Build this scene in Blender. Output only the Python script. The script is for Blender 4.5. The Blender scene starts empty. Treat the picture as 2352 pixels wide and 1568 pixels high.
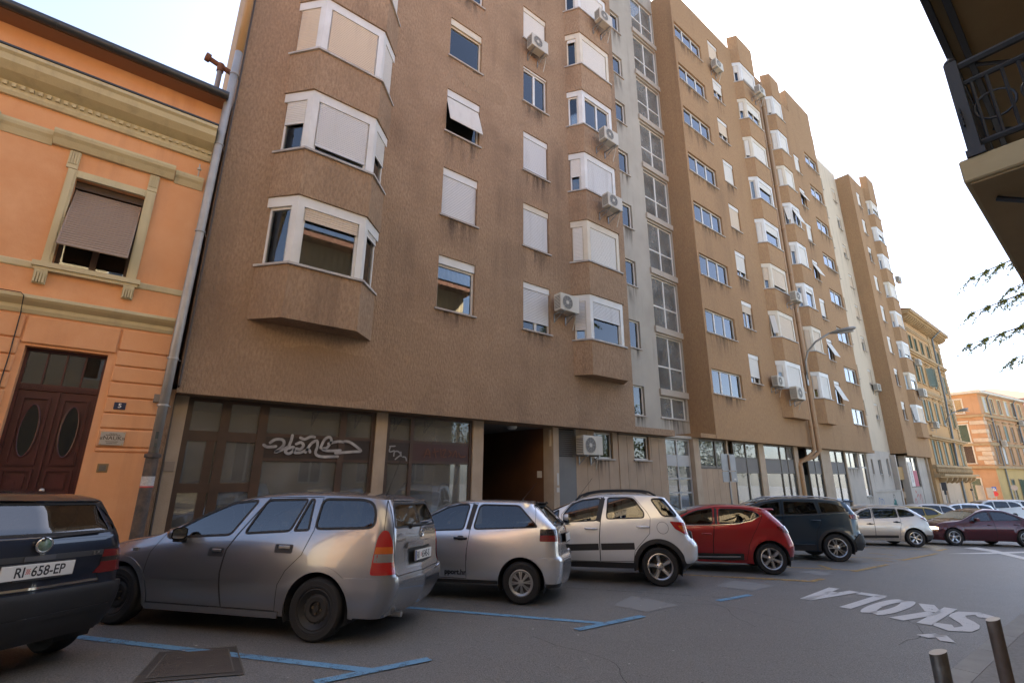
import bpy, bmesh, math, random
import numpy as np
from mathutils import Vector, Matrix
from mathutils.geometry import delaunay_2d_cdt

random.seed(7); RNG = np.random.RandomState(7)
S = bpy.context.scene
COL = S.collection
rad = math.radians

# ---------------------------------------------------------------- camera
EYE = 1.50
YAW, PITCH, ROLL, FPX = rad(52.001), rad(15.522), rad(0.4169), 1084.74
hd = np.array([math.cos(YAW), math.sin(YAW), 0]); r0 = np.array([math.sin(YAW), -math.cos(YAW), 0]); zz = np.array([0, 0, 1.])
fw = hd * math.cos(PITCH) + zz * math.sin(PITCH); u0 = -hd * math.sin(PITCH) + zz * math.cos(PITCH)
rt = r0 * math.cos(ROLL) + u0 * math.sin(ROLL); upv = -r0 * math.sin(ROLL) + u0 * math.cos(ROLL)
cd = bpy.data.cameras.new('camera'); cam = bpy.data.objects.new('camera', cd); COL.objects.link(cam)
M = Matrix(((rt[0], upv[0], -fw[0], 0), (rt[1], upv[1], -fw[1], 0), (rt[2], upv[2], -fw[2], EYE), (0, 0, 0, 1)))
cam.matrix_world = M
cd.sensor_fit = 'HORIZONTAL'; cd.sensor_width = 36; cd.lens = 36 * FPX / 2352; cd.clip_start = 0.05; cd.clip_end = 2000
S.camera = cam

# ---------------------------------------------------------------- sky, sun, exposure
SUN_AZ, SUN_EL = rad(38), rad(47)          # azimuth measured from +X towards +Y (behind the apartment blocks)
W = bpy.data.worlds.new('World'); S.world = W; W.use_nodes = True
wn = W.node_tree.nodes; wl = W.node_tree.links
for n in list(wn): wn.remove(n)
wo = wn.new('ShaderNodeOutputWorld'); bg = wn.new('ShaderNodeBackground'); sk = wn.new('ShaderNodeTexSky')
sk.sky_type = 'NISHITA'; sk.sun_disc = False; sk.sun_elevation = SUN_EL; sk.sun_rotation = math.pi / 2 - SUN_AZ
sk.air_density = .7; sk.dust_density = 1.0; sk.ozone_density = .35
bg.inputs[1].default_value = 0.075
hs = wn.new('ShaderNodeHueSaturation'); hs.inputs['Saturation'].default_value = .84; wb_ = wn.new('ShaderNodeMix'); wb_.data_type = 'RGBA'; wb_.blend_type = 'MULTIPLY'; wb_.inputs[0].default_value = 1; wb_.inputs[7].default_value = (1.0, 1.0, 1.0, 1)
wl.new(sk.outputs[0], hs.inputs['Color']); wl.new(hs.outputs[0], wb_.inputs[6]); wl.new(wb_.outputs[2], bg.inputs[0]); wl.new(bg.outputs[0], wo.inputs[0])
sd = bpy.data.lights.new('sun', 'SUN'); sun = bpy.data.objects.new('sun', sd); COL.objects.link(sun)
sd.energy = 5.0; sd.angle = rad(0.53); sd.color = (1, 0.93, 0.82)
sv = Vector((math.cos(SUN_AZ) * math.cos(SUN_EL), math.sin(SUN_AZ) * math.cos(SUN_EL), math.sin(SUN_EL)))
sun.rotation_euler = sv.to_track_quat('Z', 'Y').to_euler(); sun.location = (0, 0, 60)
vs = S.view_settings; S.display_settings.display_device = 'sRGB'
vs.view_transform = 'Standard'; vs.look = 'None'; vs.exposure = 2.75; vs.gamma = 1; vs.use_curve_mapping = False
S.render.engine = 'CYCLES'; cy = S.cycles
cy.use_denoising = True; cy.max_bounces = 8; cy.diffuse_bounces = 4; cy.glossy_bounces = 4; cy.transmission_bounces = 4
cy.transparent_max_bounces = 10; cy.caustics_reflective = False; cy.caustics_refractive = False; cy.sample_clamp_indirect = 6

# ---------------------------------------------------------------- mesh helpers
ROOTLOC = {}
class MB:
    def __init__(s): s.v = []; s.f = []; s.m = []; s.T = None; s.n = 0
    def add(s, V, F, m=0):
        V = np.asarray(V, float).reshape(-1, 3)
        if s.T is not None: V = V @ s.T[:3, :3].T + s.T[:3, 3]
        b = s.n; s.v.append(V); s.n += len(V)
        for f in F: s.f.append(tuple(b + i for i in f)); s.m.append(m)
    def box(s, x0, x1, y0, y1, z0, z1, m=0):
        s.add([(x0,y0,z0),(x1,y0,z0),(x1,y1,z0),(x0,y1,z0),(x0,y0,z1),(x1,y0,z1),(x1,y1,z1),(x0,y1,z1)],
              [(0,3,2,1),(4,5,6,7),(0,1,5,4),(1,2,6,5),(2,3,7,6),(3,0,4,7)], m)
    def bbox(s, x0, x1, y0, y1, z0, z1, b=.01, m=0):      # box with bevelled edges
        V = []; 
        for sx in (0, 1):
            for sy in (0, 1):
                for sz in (0, 1):
                    X, Y, Z = (x0, x1)[sx], (y0, y1)[sy], (z0, z1)[sz]
                    dx, dy, dz = b * (1 - 2 * sx), b * (1 - 2 * sy), b * (1 - 2 * sz)
                    V += [(X, Y + dy, Z + dz), (X + dx, Y, Z + dz), (X + dx, Y + dy, Z)]
        c = lambda sx, sy, sz, k: (sx * 4 + sy * 2 + sz) * 3 + k
        F = []
        F += [(c(0,0,0,0), c(0,0,1,0), c(0,1,1,0), c(0,1,0,0)), (c(1,0,0,0), c(1,1,0,0), c(1,1,1,0), c(1,0,1,0))]
        F += [(c(0,0,0,1), c(1,0,0,1), c(1,0,1,1), c(0,0,1,1)), (c(0,1,0,1), c(0,1,1,1), c(1,1,1,1), c(1,1,0,1))]
        F += [(c(0,0,0,2), c(0,1,0,2), c(1,1,0,2), c(1,0,0,2)), (c(0,0,1,2), c(1,0,1,2), c(1,1,1,2), c(0,1,1,2))]
        for sx in (0, 1):
            for sy in (0, 1):
                F.append((c(sx,sy,0,0), c(sx,sy,0,1), c(sx,sy,1,1), c(sx,sy,1,0)))
        for sx in (0, 1):
            for sz in (0, 1): F.append((c(sx,0,sz,0), c(sx,0,sz,2), c(sx,1,sz,2), c(sx,1,sz,0)))
        for sy in (0, 1):
            for sz in (0, 1): F.append((c(0,sy,sz,1), c(0,sy,sz,2), c(1,sy,sz,2), c(1,sy,sz,1)))
        for sx in (0, 1):
            for sy in (0, 1):
                for sz in (0, 1): F.append((c(sx,sy,sz,0), c(sx,sy,sz,1), c(sx,sy,sz,2)))
        s.add(V, F, m)
    def quad(s, a, b, c, d, m=0): s.add([a, b, c, d], [(0, 1, 2, 3)], m)
    def prism(s, P, z0, z1, m=0, caps=True):              # polygon P [(x,y)] extruded in z
        n = len(P); V = [(x, y, z0) for x, y in P] + [(x, y, z1) for x, y in P]
        F = [(i, (i + 1) % n, n + (i + 1) % n, n + i) for i in range(n)]
        if caps: F += [tuple(range(n - 1, -1, -1)), tuple(range(n, 2 * n))]
        s.add(V, F, m)
    def extr(s, P, a0, a1, ax='x', m=0):                  # profile P extruded along an axis; ax x: P=(y,z), ax y: P=(x,z)
        n = len(P)
        g = (lambda p, a: (a, p[0], p[1])) if ax == 'x' else ((lambda p, a: (p[0], a, p[1])) if ax == 'y' else (lambda p, a: (p[0], p[1], a)))
        V = [g(p, a0) for p in P] + [g(p, a1) for p in P]
        F = [(i, (i + 1) % n, n + (i + 1) % n, n + i) for i in range(n)] + [tuple(range(n - 1, -1, -1)), tuple(range(n, 2 * n))]
        s.add(V, F, m)
    def tube(s, P, r, n=8, m=0, caps=True):
        P = [np.array(p, float) for p in P]; R = r if hasattr(r, '__len__') else [r] * len(P)
        V = []; ref = None
        for i, p in enumerate(P):
            t = P[min(i + 1, len(P) - 1)] - P[max(i - 1, 0)]; t = t / (np.linalg.norm(t) + 1e-12)
            if ref is None: ref = np.array([0, 0, 1.]) if abs(t[2]) < .9 else np.array([1., 0, 0])
            a = np.cross(t, ref); a /= np.linalg.norm(a) + 1e-12; b = np.cross(t, a); ref = -b if np.dot(-b, ref) > 0 else b
            for k in range(n):
                q = 2 * math.pi * k / n; V.append(p + R[i] * (math.cos(q) * a + math.sin(q) * b))
        F = []
        for i in range(len(P) - 1):
            for k in range(n):
                k2 = (k + 1) % n; F.append((i * n + k, i * n + k2, (i + 1) * n + k2, (i + 1) * n + k))
        if caps: F += [tuple(range(n - 1, -1, -1)), tuple((len(P) - 1) * n + k for k in range(n))]
        s.add(V, F, m)
    def lathe(s, prof, n=24, axis='y', c=(0, 0, 0), m=0, closed=False):   # prof [(r, h)]
        V = []; k = len(prof)
        for i in range(n):
            a = 2 * math.pi * i / n; ca, sa = math.cos(a), math.sin(a)
            for r, h in prof:
                V.append((c[0] + r * ca, c[1] + h, c[2] + r * sa) if axis == 'y' else (c[0] + r * ca, c[1] + r * sa, c[2] + h))
        F = []
        for i in range(n):
            i2 = (i + 1) % n
            for j in range(k if closed else k - 1):
                j2 = (j + 1) % k; F.append((i * k + j, i2 * k + j, i2 * k + j2, i * k + j2))
        s.add(V, F, m)
    def mesh(s, name, mats, smooth=False, weld=False):
        me = bpy.data.meshes.new(name)
        V = np.concatenate(s.v) if s.v else np.zeros((0, 3))
        me.from_pydata(V.tolist(), [], s.f)
        mats = mats if isinstance(mats, (list, tuple)) else [mats]
        for m in mats: me.materials.append(m)
        if any(s.m): me.polygons.foreach_set('material_index', s.m)
        if smooth is not False:
            if smooth is True: me.polygons.foreach_set('use_smooth', [True] * len(s.f))
            else:
                me.polygons.foreach_set('use_smooth', [True] * len(s.f)); me.set_sharp_from_angle(angle=rad(smooth))
        me.update()
        return me
    def obj(s, name, mats, parent=None, loc=(0, 0, 0), smooth=False, world=True, fix=False):
        """vertices given in world coordinates (world=True) or local to loc"""
        if parent is not None and world:
            o = np.array(ROOTLOC[parent.name]); s.v = [a - o for a in s.v]
        if fix:
            me = s.mesh(name, mats, smooth); bm = bmesh.new(); bm.from_mesh(me); bmesh.ops.recalc_face_normals(bm, faces=bm.faces); bm.to_mesh(me); bm.free()
        else: me = s.mesh(name, mats, smooth)
        return put(name, me, parent, loc)
def put(name, me, parent=None, loc=(0, 0, 0), rot=None):
    o = bpy.data.objects.new(name, me); COL.objects.link(o); o.location = loc
    if rot is not None: o.rotation_euler = rot
    if parent is not None:
        o.parent = parent; ROOTLOC[o.name] = tuple(np.array(ROOTLOC[parent.name]) + np.array(loc))
    else: ROOTLOC[o.name] = tuple(loc)
    return o
def tag(o, label=None, cat=None, group=None, kind=None):
    if label: o['label'] = label
    if cat: o['category'] = cat
    if group: o['group'] = group
    if kind: o['kind'] = kind
    return o
def thing(name, label, cat, loc=(0, 0, 0), group=None, rotz=0):
    o = bpy.data.objects.new(name, None); COL.objects.link(o); o.location = loc; o.rotation_euler = (0, 0, rotz)
    o.empty_display_size = .3; ROOTLOC[o.name] = tuple(loc)
    return tag(o, label, cat, group)
def fixn(me):
    bm = bmesh.new(); bm.from_mesh(me); bmesh.ops.recalc_face_normals(bm, faces=bm.faces); bm.to_mesh(me); bm.free(); return me
def text_mesh(txt, size, depth=.0, name='lettering', align='CENTER', shear=0., xs=1.0, bold=0.):
    c = bpy.data.curves.new(name, 'FONT'); c.body = txt; c.size = size; c.extrude = depth; c.align_x = align; c.align_y = 'CENTER'
    c.shear = shear; c.offset = bold; c.resolution_u = 3
    o = bpy.data.objects.new(name, c); COL.objects.link(o); bpy.context.view_layer.update()
    me = bpy.data.meshes.new_from_object(o.evaluated_get(bpy.context.evaluated_depsgraph_get())); bpy.data.objects.remove(o)
    me.name = name
    if xs != 1: me.transform(Matrix.Diagonal((xs, 1, 1, 1)))
    return me

# ---------------------------------------------------------------- materials
MATS = {}
def mat(name, col, rough=.6, metal=0., spec=.5, coat=0., var=None, bump=None, streak=None, emit=None, coat_rough=.05, back=None, obj=False):
    """var=(colour2, scale, contrast): blotches; streak=(colour2, amount): drips running down; bump=(scale, strength, zstretch)"""
    if name in MATS: return MATS[name]
    m = bpy.data.materials.new(name); m.use_nodes = True; N = m.node_tree.nodes; L = m.node_tree.links
    b = N['Principled BSDF']; b.inputs['Base Color'].default_value = (*col, 1); b.inputs['Roughness'].default_value = rough
    b.inputs['Metallic'].default_value = metal; b.inputs['Specular IOR Level'].default_value = spec
    b.inputs['Coat Weight'].default_value = coat; b.inputs['Coat Roughness'].default_value = coat_rough
    if emit: b.inputs['Emission Color'].default_value = (*emit[0], 1); b.inputs['Emission Strength'].default_value = emit[1]
    pos = None
    def P():
        if obj: t = N.new('ShaderNodeTexCoord'); return t.outputs['Object']
        return N.new('ShaderNodeNewGeometry').outputs['Position']
    def noise(scale, sc=(1, 1, 1), det=4, ro=.6):
        mp = N.new('ShaderNodeMapping'); mp.inputs['Scale'].default_value = sc; L.new(P(), mp.inputs[0])
        t = N.new('ShaderNodeTexNoise'); t.inputs['Scale'].default_value = scale; t.inputs['Detail'].default_value = det; t.inputs['Roughness'].default_value = ro
        L.new(mp.outputs[0], t.inputs['Vector']); return t.outputs[0]
    def mixc(fac, a, c2):
        x = N.new('ShaderNodeMix'); x.data_type = 'RGBA'
        if isinstance(fac, float): x.inputs[0].default_value = fac
        else: L.new(fac, x.inputs[0])
        if isinstance(a, tuple): x.inputs[6].default_value = (*a, 1)
        else: L.new(a, x.inputs[6])
        if isinstance(c2, tuple): x.inputs[7].default_value = (*c2, 1)
        else: L.new(c2, x.inputs[7])
        return x.outputs[2]
    def ramp(src, lo, hi, amt=1.):
        r = N.new('ShaderNodeMapRange'); r.inputs[1].default_value = lo; r.inputs[2].default_value = hi; r.inputs[4].default_value = amt; L.new(src, r.inputs[0]); return r.outputs[0]
    c = col; src = None
    if var:
        for v in (var if isinstance(var, list) else [var]):
            sc = v[3] if len(v) > 3 else (1, 1, 1)
            f = ramp(noise(v[1], sc), .5 - .25 / v[2], .5 + .25 / v[2]); src = mixc(f, src or c, v[0])
    if streak:
        f = ramp(noise(streak[2] if len(streak) > 2 else 3., (1, 1, .06), 5), .5, .72, streak[1]); mk = N.new('ShaderNodeMath'); mk.operation = 'MULTIPLY'; L.new(f, mk.inputs[0]); L.new(ramp(noise(.45, (1, 1, 1), 3), .42, .6, 1.5), mk.inputs[1]); f = mk.outputs[0]; src = mixc(f, src or c, streak[0])
    if back is not None:
        g = N.new('ShaderNodeNewGeometry'); src = mixc(g.outputs['Backfacing'], src or c, back)
    if src: L.new(src, b.inputs['Base Color'])
    if bump:
        z = bump[2] if len(bump) > 2 else 1.
        bn = N.new('ShaderNodeBump'); bn.inputs['Strength'].default_value = bump[1]; bn.inputs['Distance'].default_value = bump[3] if len(bump) > 3 else .01
        L.new(noise(bump[0], (1, 1, z), 3), bn.inputs['Height']); L.new(bn.outputs[0], b.inputs['Normal'])
    MATS[name] = m; return m
def glass_mat(name, tint, refl=1.0, rough=.01, ior=1.5):
    m = bpy.data.materials.new(name); m.use_nodes = True; N = m.node_tree.nodes; L = m.node_tree.links
    for n in list(N): N.remove(n)
    o = N.new('ShaderNodeOutputMaterial'); mx = N.new('ShaderNodeMixShader'); t = N.new('ShaderNodeBsdfTransparent'); g = N.new('ShaderNodeBsdfGlossy')
    t.inputs[0].default_value = (*tint, 1); g.inputs['Roughness'].default_value = rough; g.inputs[0].default_value = (.95, .97, 1, 1)
    f = N.new('ShaderNodeFresnel'); f.inputs[0].default_value = ior
    mr = N.new('ShaderNodeMath'); mr.operation = 'MULTIPLY_ADD'; mr.inputs[1].default_value = refl; mr.inputs[2].default_value = .03; mr.use_clamp = True
    L.new(f.outputs[0], mr.inputs[0]); L.new(mr.outputs[0], mx.inputs[0]); L.new(t.outputs[0], mx.inputs[1]); L.new(g.outputs[0], mx.inputs[2]); L.new(mx.outputs[0], o.inputs[0])
    MATS[name] = m; return m
brown = mat('brown_render', (.40, .268, .168), .95, spec=.15, var=[((.30, .198, .125), .28, 1.9), ((.45, .305, .195), 1.4, 1.2), ((.265, .176, .112), 24., 1.15, (1, 1, .38))], streak=((.17, .115, .08), .42, 1.3), bump=(24, 1., .4, .035))
brown2 = mat('ochre_brown_render', (.445, .285, .15), .95, spec=.15, var=[((.37, .235, .125), .25, 1.2), ((.31, .19, .11), 16., 1.0, (1, 1, .35))], streak=((.22, .14, .085), .35, 1.3), bump=(20, .8, .35, .03))
cream = mat('pale_grey_render', (.45, .405, .34), .9, spec=.2, var=[((.37, .33, .275), .5, 1.4)], streak=((.26, .235, .20), .5, 2.4), bump=(30, .3, .5))
creamwarm = mat('cream_render', (.60, .505, .38), .9, spec=.2, var=[((.58, .49, .37), .5, 1.2)], streak=((.36, .30, .23), .5, 2.4), bump=(30, .3, .5))
beige = mat('beige_slab', (.44, .325, .225), .85, spec=.25, var=[((.37, .27, .185), 1.2, 1.3)], streak=((.26, .20, .15), .5, 5.), bump=(40, .3))
pillarm = mat('pillar_stone', (.46, .36, .26), .85, var=[((.38, .29, .2), 2., 1.2)], streak=((.28, .22, .16), .4, 5.), bump=(40, .3))
white = mat('white_frame', (.70, .685, .65), .45, var=[((.59, .575, .53), 1.6, 1.3)])
offwhite = mat('cream_frame', (.66, .59, .47), .55, var=[((.56, .49, .37), 2., 1.2)])
shut_w = mat('white_shutter', (.66, .64, .595), .5, streak=((.55, .52, .47), .4, 6.))
shut_g = mat('grey_shutter', (.62, .62, .62), .5, streak=((.46, .45, .44), .4, 6.))
shut_b = mat('beige_shutter', (.62, .52, .40), .55, streak=((.48, .39, .3), .4, 6.))
shut_br = mat('brown_shutter', (.33, .25, .19), .55, streak=((.25, .19, .145), .4, 6.))
brownframe = mat('dark_brown_frame', (.055, .032, .02), .5, var=[((.08, .045, .028), 3., 1.2)], bump=(60, .2))
greyframe = mat('grey_metal_frame', (.42, .41, .39), .5)
sillm = mat('sill_stone', (.42, .37, .32), .8)
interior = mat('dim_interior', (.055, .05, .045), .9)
curtain_w = mat('white_curtain', (.62, .61, .58), .9)
curtain_d = mat('grey_curtain', (.16, .15, .13), .9); curtain_s = mat('shop_curtain', (.30, .30, .28), .9)
glass = glass_mat('window_glass', (.80, .83, .82), 1.6)
shopglass = glass_mat('shop_glass', (.62, .64, .62), 1.7)
def dust_and_sheen(m, col, amt):
    N = m.node_tree.nodes; L = m.node_tree.links; o = [n for n in N if n.type == 'OUTPUT_MATERIAL'][0]; old = o.inputs[0].links[0].from_socket
    d = N.new('ShaderNodeBsdfDiffuse'); d.inputs[0].default_value = (*col, 1); x = N.new('ShaderNodeMixShader'); g = N.new('ShaderNodeNewGeometry'); n = N.new('ShaderNodeTexNoise'); n.inputs['Scale'].default_value = 1.3; n.inputs['Detail'].default_value = 5
    r = N.new('ShaderNodeMapRange'); r.inputs[1].default_value = .3; r.inputs[2].default_value = .75; r.inputs[3].default_value = amt * .5; r.inputs[4].default_value = amt * 1.5
    L.new(g.outputs['Position'], n.inputs['Vector']); L.new(n.outputs[0], r.inputs[0]); L.new(r.outputs[0], x.inputs[0]); L.new(old, x.inputs[1]); L.new(d.outputs[0], x.inputs[2]); L.new(x.outputs[0], o.inputs[0])
dust_and_sheen(shopglass, (.40, .40, .37), .26)  # grey film: dust plus the veil of reflected houses, put into the colour
stairglass = glass_mat('stair_glass', (.62, .64, .63), 1.6); dust_and_sheen(stairglass, (.46, .46, .44), .30)  # grey film paints pale sky reflection and interior into the pane colour
black = mat('black_rubber', (.016, .016, .017), .65)
steel = mat('weathered_steel', (.30, .31, .31), .42, metal=.8, var=[((.42, .43, .43), 4., 1.2)], bump=(60, .15))
zinc = mat('zinc_pipe', (.44, .42, .39), .5, metal=.45, var=[((.34, .33, .31), 3., 1.2)], streak=((.25, .23, .21), .4, 5.))
acwhite = mat('ac_casing', (.50, .465, .39), .5, streak=((.42, .38, .31), .5, 8.))
acdark = mat('ac_grille', (.07, .07, .07), .6)
rust = mat('rusty_iron', (.20, .085, .045), .9, bump=(80, .4))

def stain_mat(name, col):
    m = bpy.data.materials.new(name); m.use_nodes = True; N = m.node_tree.nodes; L = m.node_tree.links; b = N['Principled BSDF']; b.inputs['Base Color'].default_value = (*col, 1); b.inputs['Roughness'].default_value = .95
    tc = N.new('ShaderNodeTexCoord'); g = N.new('ShaderNodeNewGeometry'); mp = N.new('ShaderNodeMapping'); mp.inputs['Scale'].default_value = (1, 1, .12); L.new(g.outputs['Position'], mp.inputs[0])
    n = N.new('ShaderNodeTexNoise'); n.inputs['Scale'].default_value = 7; n.inputs['Detail'].default_value = 5; L.new(mp.outputs[0], n.inputs['Vector'])
    sx = N.new('ShaderNodeSeparateXYZ'); L.new(tc.outputs['UV'], sx.inputs[0])
    e = N.new('ShaderNodeMath'); e.operation = 'MULTIPLY_ADD'; e.inputs[1].default_value = 4; e.inputs[2].default_value = 0; e.use_clamp = True
    d = N.new('ShaderNodeMath'); d.operation = 'PINGPONG'; d.inputs[1].default_value = .5; L.new(sx.outputs[0], d.inputs[0]); L.new(d.outputs[0], e.inputs[0])
    pw_ = N.new('ShaderNodeMath'); pw_.operation = 'POWER'; pw_.inputs[1].default_value = 1.6; L.new(sx.outputs[1], pw_.inputs[0])
    r = N.new('ShaderNodeMapRange'); r.inputs[1].default_value = .42; r.inputs[2].default_value = .66; r.inputs[4].default_value = .75; L.new(n.outputs[0], r.inputs[0])
    a = N.new('ShaderNodeMath'); a.operation = 'MULTIPLY'; L.new(r.outputs[0], a.inputs[0]); L.new(pw_.outputs[0], a.inputs[1]); a2 = N.new('ShaderNodeMath'); a2.operation = 'MULTIPLY'; L.new(a.outputs[0], a2.inputs[0]); L.new(e.outputs[0], a2.inputs[1])
    t = N.new('ShaderNodeBsdfTransparent'); mx = N.new('ShaderNodeMixShader'); L.new(a2.outputs[0], mx.inputs[0]); L.new(t.outputs[0], mx.inputs[1]); L.new(b.outputs[0], mx.inputs[2]); L.new(mx.outputs[0], N['Material Output'].inputs[0]); return m
stainm = stain_mat('rain_stain', (.085, .065, .05))
def stain_mesh(w, h):
    me = bpy.data.meshes.new('rain_stain'); me.from_pydata([(0, 0, -h), (w, 0, -h), (w, 0, 0), (0, 0, 0)], [], [(0, 1, 2, 3)]); me.materials.append(stainm); uv = me.uv_layers.new(name='uv')
    for i, c in enumerate(((0, 0), (1, 0), (1, 1), (0, 1))): uv.data[i].uv = c
    return me
# ================================================================ ground and street
def gz(x, y):
    z = -.04 * x if x < 60 else -2.4 - .012 * (x - 60)
    return z - .03 * (min(max(y, 1.35), 8.9) - 1.35)
asphalt = mat('asphalt', (.15, .151, .138), .5, spec=.6, var=[((.108, .109, .1), .4, 1.5), ((.175, .175, .16), 1.9, 1.4), ((.062, .06, .056), 85, 2.6), ((.25, .24, .225), 75, 1.7)], bump=(85, .6, 1, .02))
pave = mat('pavement_concrete', (.22, .21, .19), .8, var=[((.17, .16, .145), 1.2, 1.2), ((.27, .26, .24), 30, 1.2)], bump=(60, .4))
kerbm = mat('kerb_stone', (.34, .33, .30), .8, var=((.26, .25, .23), 3., 1.2), bump=(50, .35))
xs = list(range(-60, 60, 2)) + [60, 80, 110, 150, 220, 320]
ys = [-140, -60, -20, -6, -.75, 1.35, 3, 4.5, 6, 7.5, 8.9, 11, 14, 30, 80, 160]
g = MB(); V = [(x, y, gz(x, y)) for x in xs for y in ys]; ny = len(ys)
g.add(V, [(i * ny + j, (i + 1) * ny + j, (i + 1) * ny + j + 1, i * ny + j + 1) for i in range(len(xs) - 1) for j in range(ny - 1)])
tag(g.obj('road', asphalt), kind='structure')
def strip(mb, y0, y1, h, x0=-40, x1=60, st=2., m=0):                # a raised strip that follows the street's slope
    x = x0
    while x < x1 - 1e-6:
        x2 = min(x + st, x1); c = .004
        A = [(x + c, y0, gz(x, y0) - .2), (x2 - c, y0, gz(x2, y0) - .2), (x2 - c, y1, gz(x2, y1) - .2), (x + c, y1, gz(x, y1) - .2)]
        ya, yb = (y0, y1)
        zt = [gz(x, 1.35 if y1 < 2 else 8.9) + h, gz(x2, 1.35 if y1 < 2 else 8.9) + h]
        B = [(x + c, y0, zt[0]), (x2 - c, y0, zt[1]), (x2 - c, y1, zt[1]), (x + c, y1, zt[0])]
        mb.add(A + B, [(4,5,6,7), (0,1,5,4), (1,2,6,5), (2,3,7,6), (3,0,4,7)], m); x = x2
m = MB(); strip(m, 9.08, 11.2, .125, x0=-40, x1=66, st=40); tag(m.obj('pavement', pave), kind='structure')
m = MB(); strip(m, -.75, 1.178, .118, x1=40, st=40); tag(m.obj('pavement', pave), kind='structure')
def kerb_run(y0, y1, h, x0, x1):
    r = tag(thing('kerb', None, None, (x0, y0, 0)), kind='structure'); x = x0
    while x < x1:
        k = MB(); strip(k, y0, y1, h, x, x + 1., 1.); k.obj('kerb_stone', kerbm, r); x += 1.
kerb_run(1.18, 1.35, .12, 3, 24); kerb_run(8.9, 9.07, .13, -3, 34)
# opposite side ground beyond the kerb, painted lines follow further down

# ================================================================ window kit
CACHE = {}
def cm(key, fn):
    if key not in CACHE: CACHE[key] = fn()
    return CACHE[key]
def R(x): return round(x, 3)
def frame_mesh(w, h, hb, leaves, mt, t=.055, y0=.10, y1=.16, rows=None):
    def f():
        b = MB(); b.box(0, w, y0, y1, 0, t); b.box(0, w, y0, y1, h - hb - t, h - hb)
        xs = [w * i / leaves for i in range(leaves + 1)] if not hasattr(leaves, '__len__') else [w * q for q in leaves]
        for i, x in enumerate(xs):
            a, c = (x, x + t) if i == 0 else ((x - t, x) if i == len(xs) - 1 else (x - t * .8, x + t * .8))
            b.box(a, c, y0 - .004, y1 + .004, t, h - hb - t)
        for zr in rows or []: b.box(t, w - t, y0 - .002, y1 + .002, zr - t * .6, zr + t * .6)
        if hb > .02: b.box(.0, w, y0 - .06, y1 + .05, h - hb + .002, h)
        return b.mesh('frame', mt)
    return cm(('fr', R(w), R(h), R(hb), str(leaves), mt.name, t, R(y0), str(rows)), f)
def pane_mesh(w, h, mt=None):
    mt = mt or glass
    def f():
        b = MB(); b.box(0, w, .125, .135, 0, h); return b.mesh('pane', mt)
    return cm(('pa', R(w), R(h), mt.name), f)
def shutter_mesh(w, h, mt, tilt=0., y=.075, st=.05):
    def f():
        n = max(2, int(round(h / st))); s = h / n; P = []
        for i in range(n):
            z = -i * s; P += [(y, z), (y - .012, z - .25 * s), (y - .012, z - .8 * s)]
        P.append((y, -h))
        c, sn = math.cos(tilt), math.sin(tilt)
        P = [(y0 * c + z0 * sn, -y0 * sn + z0 * c) for y0, z0 in P]
        b = MB(); V = [(0, p, q) for p, q in P] + [(w, p, q) for p, q in P]; k = len(P)
        b.add(V, [(i, i + 1, k + i + 1, k + i) for i in range(k - 1)])
        if tilt:
            a, e = P[0], P[-1]
            for x in (0, w): b.tube([(x, a[0], a[1]), (x, e[0], e[1])], .014, 5)
            b.tube([(0, e[0], e[1]), (w, e[0], e[1])], .016, 5)
        else: b.box(0, w, y - .02, y + .012, -h - .03, -h)
        return b.mesh('shutter', mt)
    return cm(('sh', R(w), R(h), mt.name, R(tilt), y), f)
def curtain_mesh(w, h, mt):
    def f():
        n = int(w / .045) + 2; V = []
        for i in range(n):
            x = w * i / (n - 1); yy = .24 + .022 * math.sin(i * 1.9) + .01 * math.sin(i * .7)
            V += [(x, yy, 0), (x, yy, h)]
        b = MB(); b.add(V, [(2 * i, 2 * i + 2, 2 * i + 3, 2 * i + 1) for i in range(n - 1)]); return b.mesh('curtain', mt, True)
    return cm(('cu', R(w), R(h), mt.name), f)
def sill_mesh(w, mt, o=.06, d=.12, t=.045):
    def f():
        b = MB(); b.box(-o, w + o, -o, d, -t, 0); return b.mesh('sill', mt)
    return cm(('si', R(w), mt.name, o, d, t), f)
def fill(part, off, w, h, frac=0., fm=None, sm=None, hb=.2, leaves=1, curtain=None, tilt=0., rot=None, rows=None, gm=None, frame=False, t=.055):
    """panes, shutter and curtain as children of a window part"""
    fm = fm or white; sm = sm or shut_w
    def child(n, me, dx=0, dz=0):
        if rot: o = put(n, me, part, (off[0] + dx * math.cos(rot), off[1] + dx * math.sin(rot), off[2] + dz), (0, 0, rot))
        else: o = put(n, me, part, (off[0] + dx, off[1], off[2] + dz))
        return o
    if frame: child('frame', frame_mesh(w, h, hb, leaves, fm, t, rows=rows))
    gh = h - hb
    if frac < .97 or tilt:
        xs = [i / leaves for i in range(leaves + 1)] if not hasattr(leaves, '__len__') else leaves
        for a, c in zip(xs[:-1], xs[1:]): child('pane', pane_mesh((c - a) * w - .02, gh - .02, gm), a * w + .01, .01)
        if curtain: child('curtain', curtain_mesh(w - .04, gh - .02, curtain), .02, .01)
    if tilt: child('shutter', shutter_mesh(w - .06, (gh - .03) * frac, sm, tilt), .03, gh)
    elif frac > .02: child('shutter', shutter_mesh(w - .06, (gh - .035) * frac, sm), .03, gh)
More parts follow.
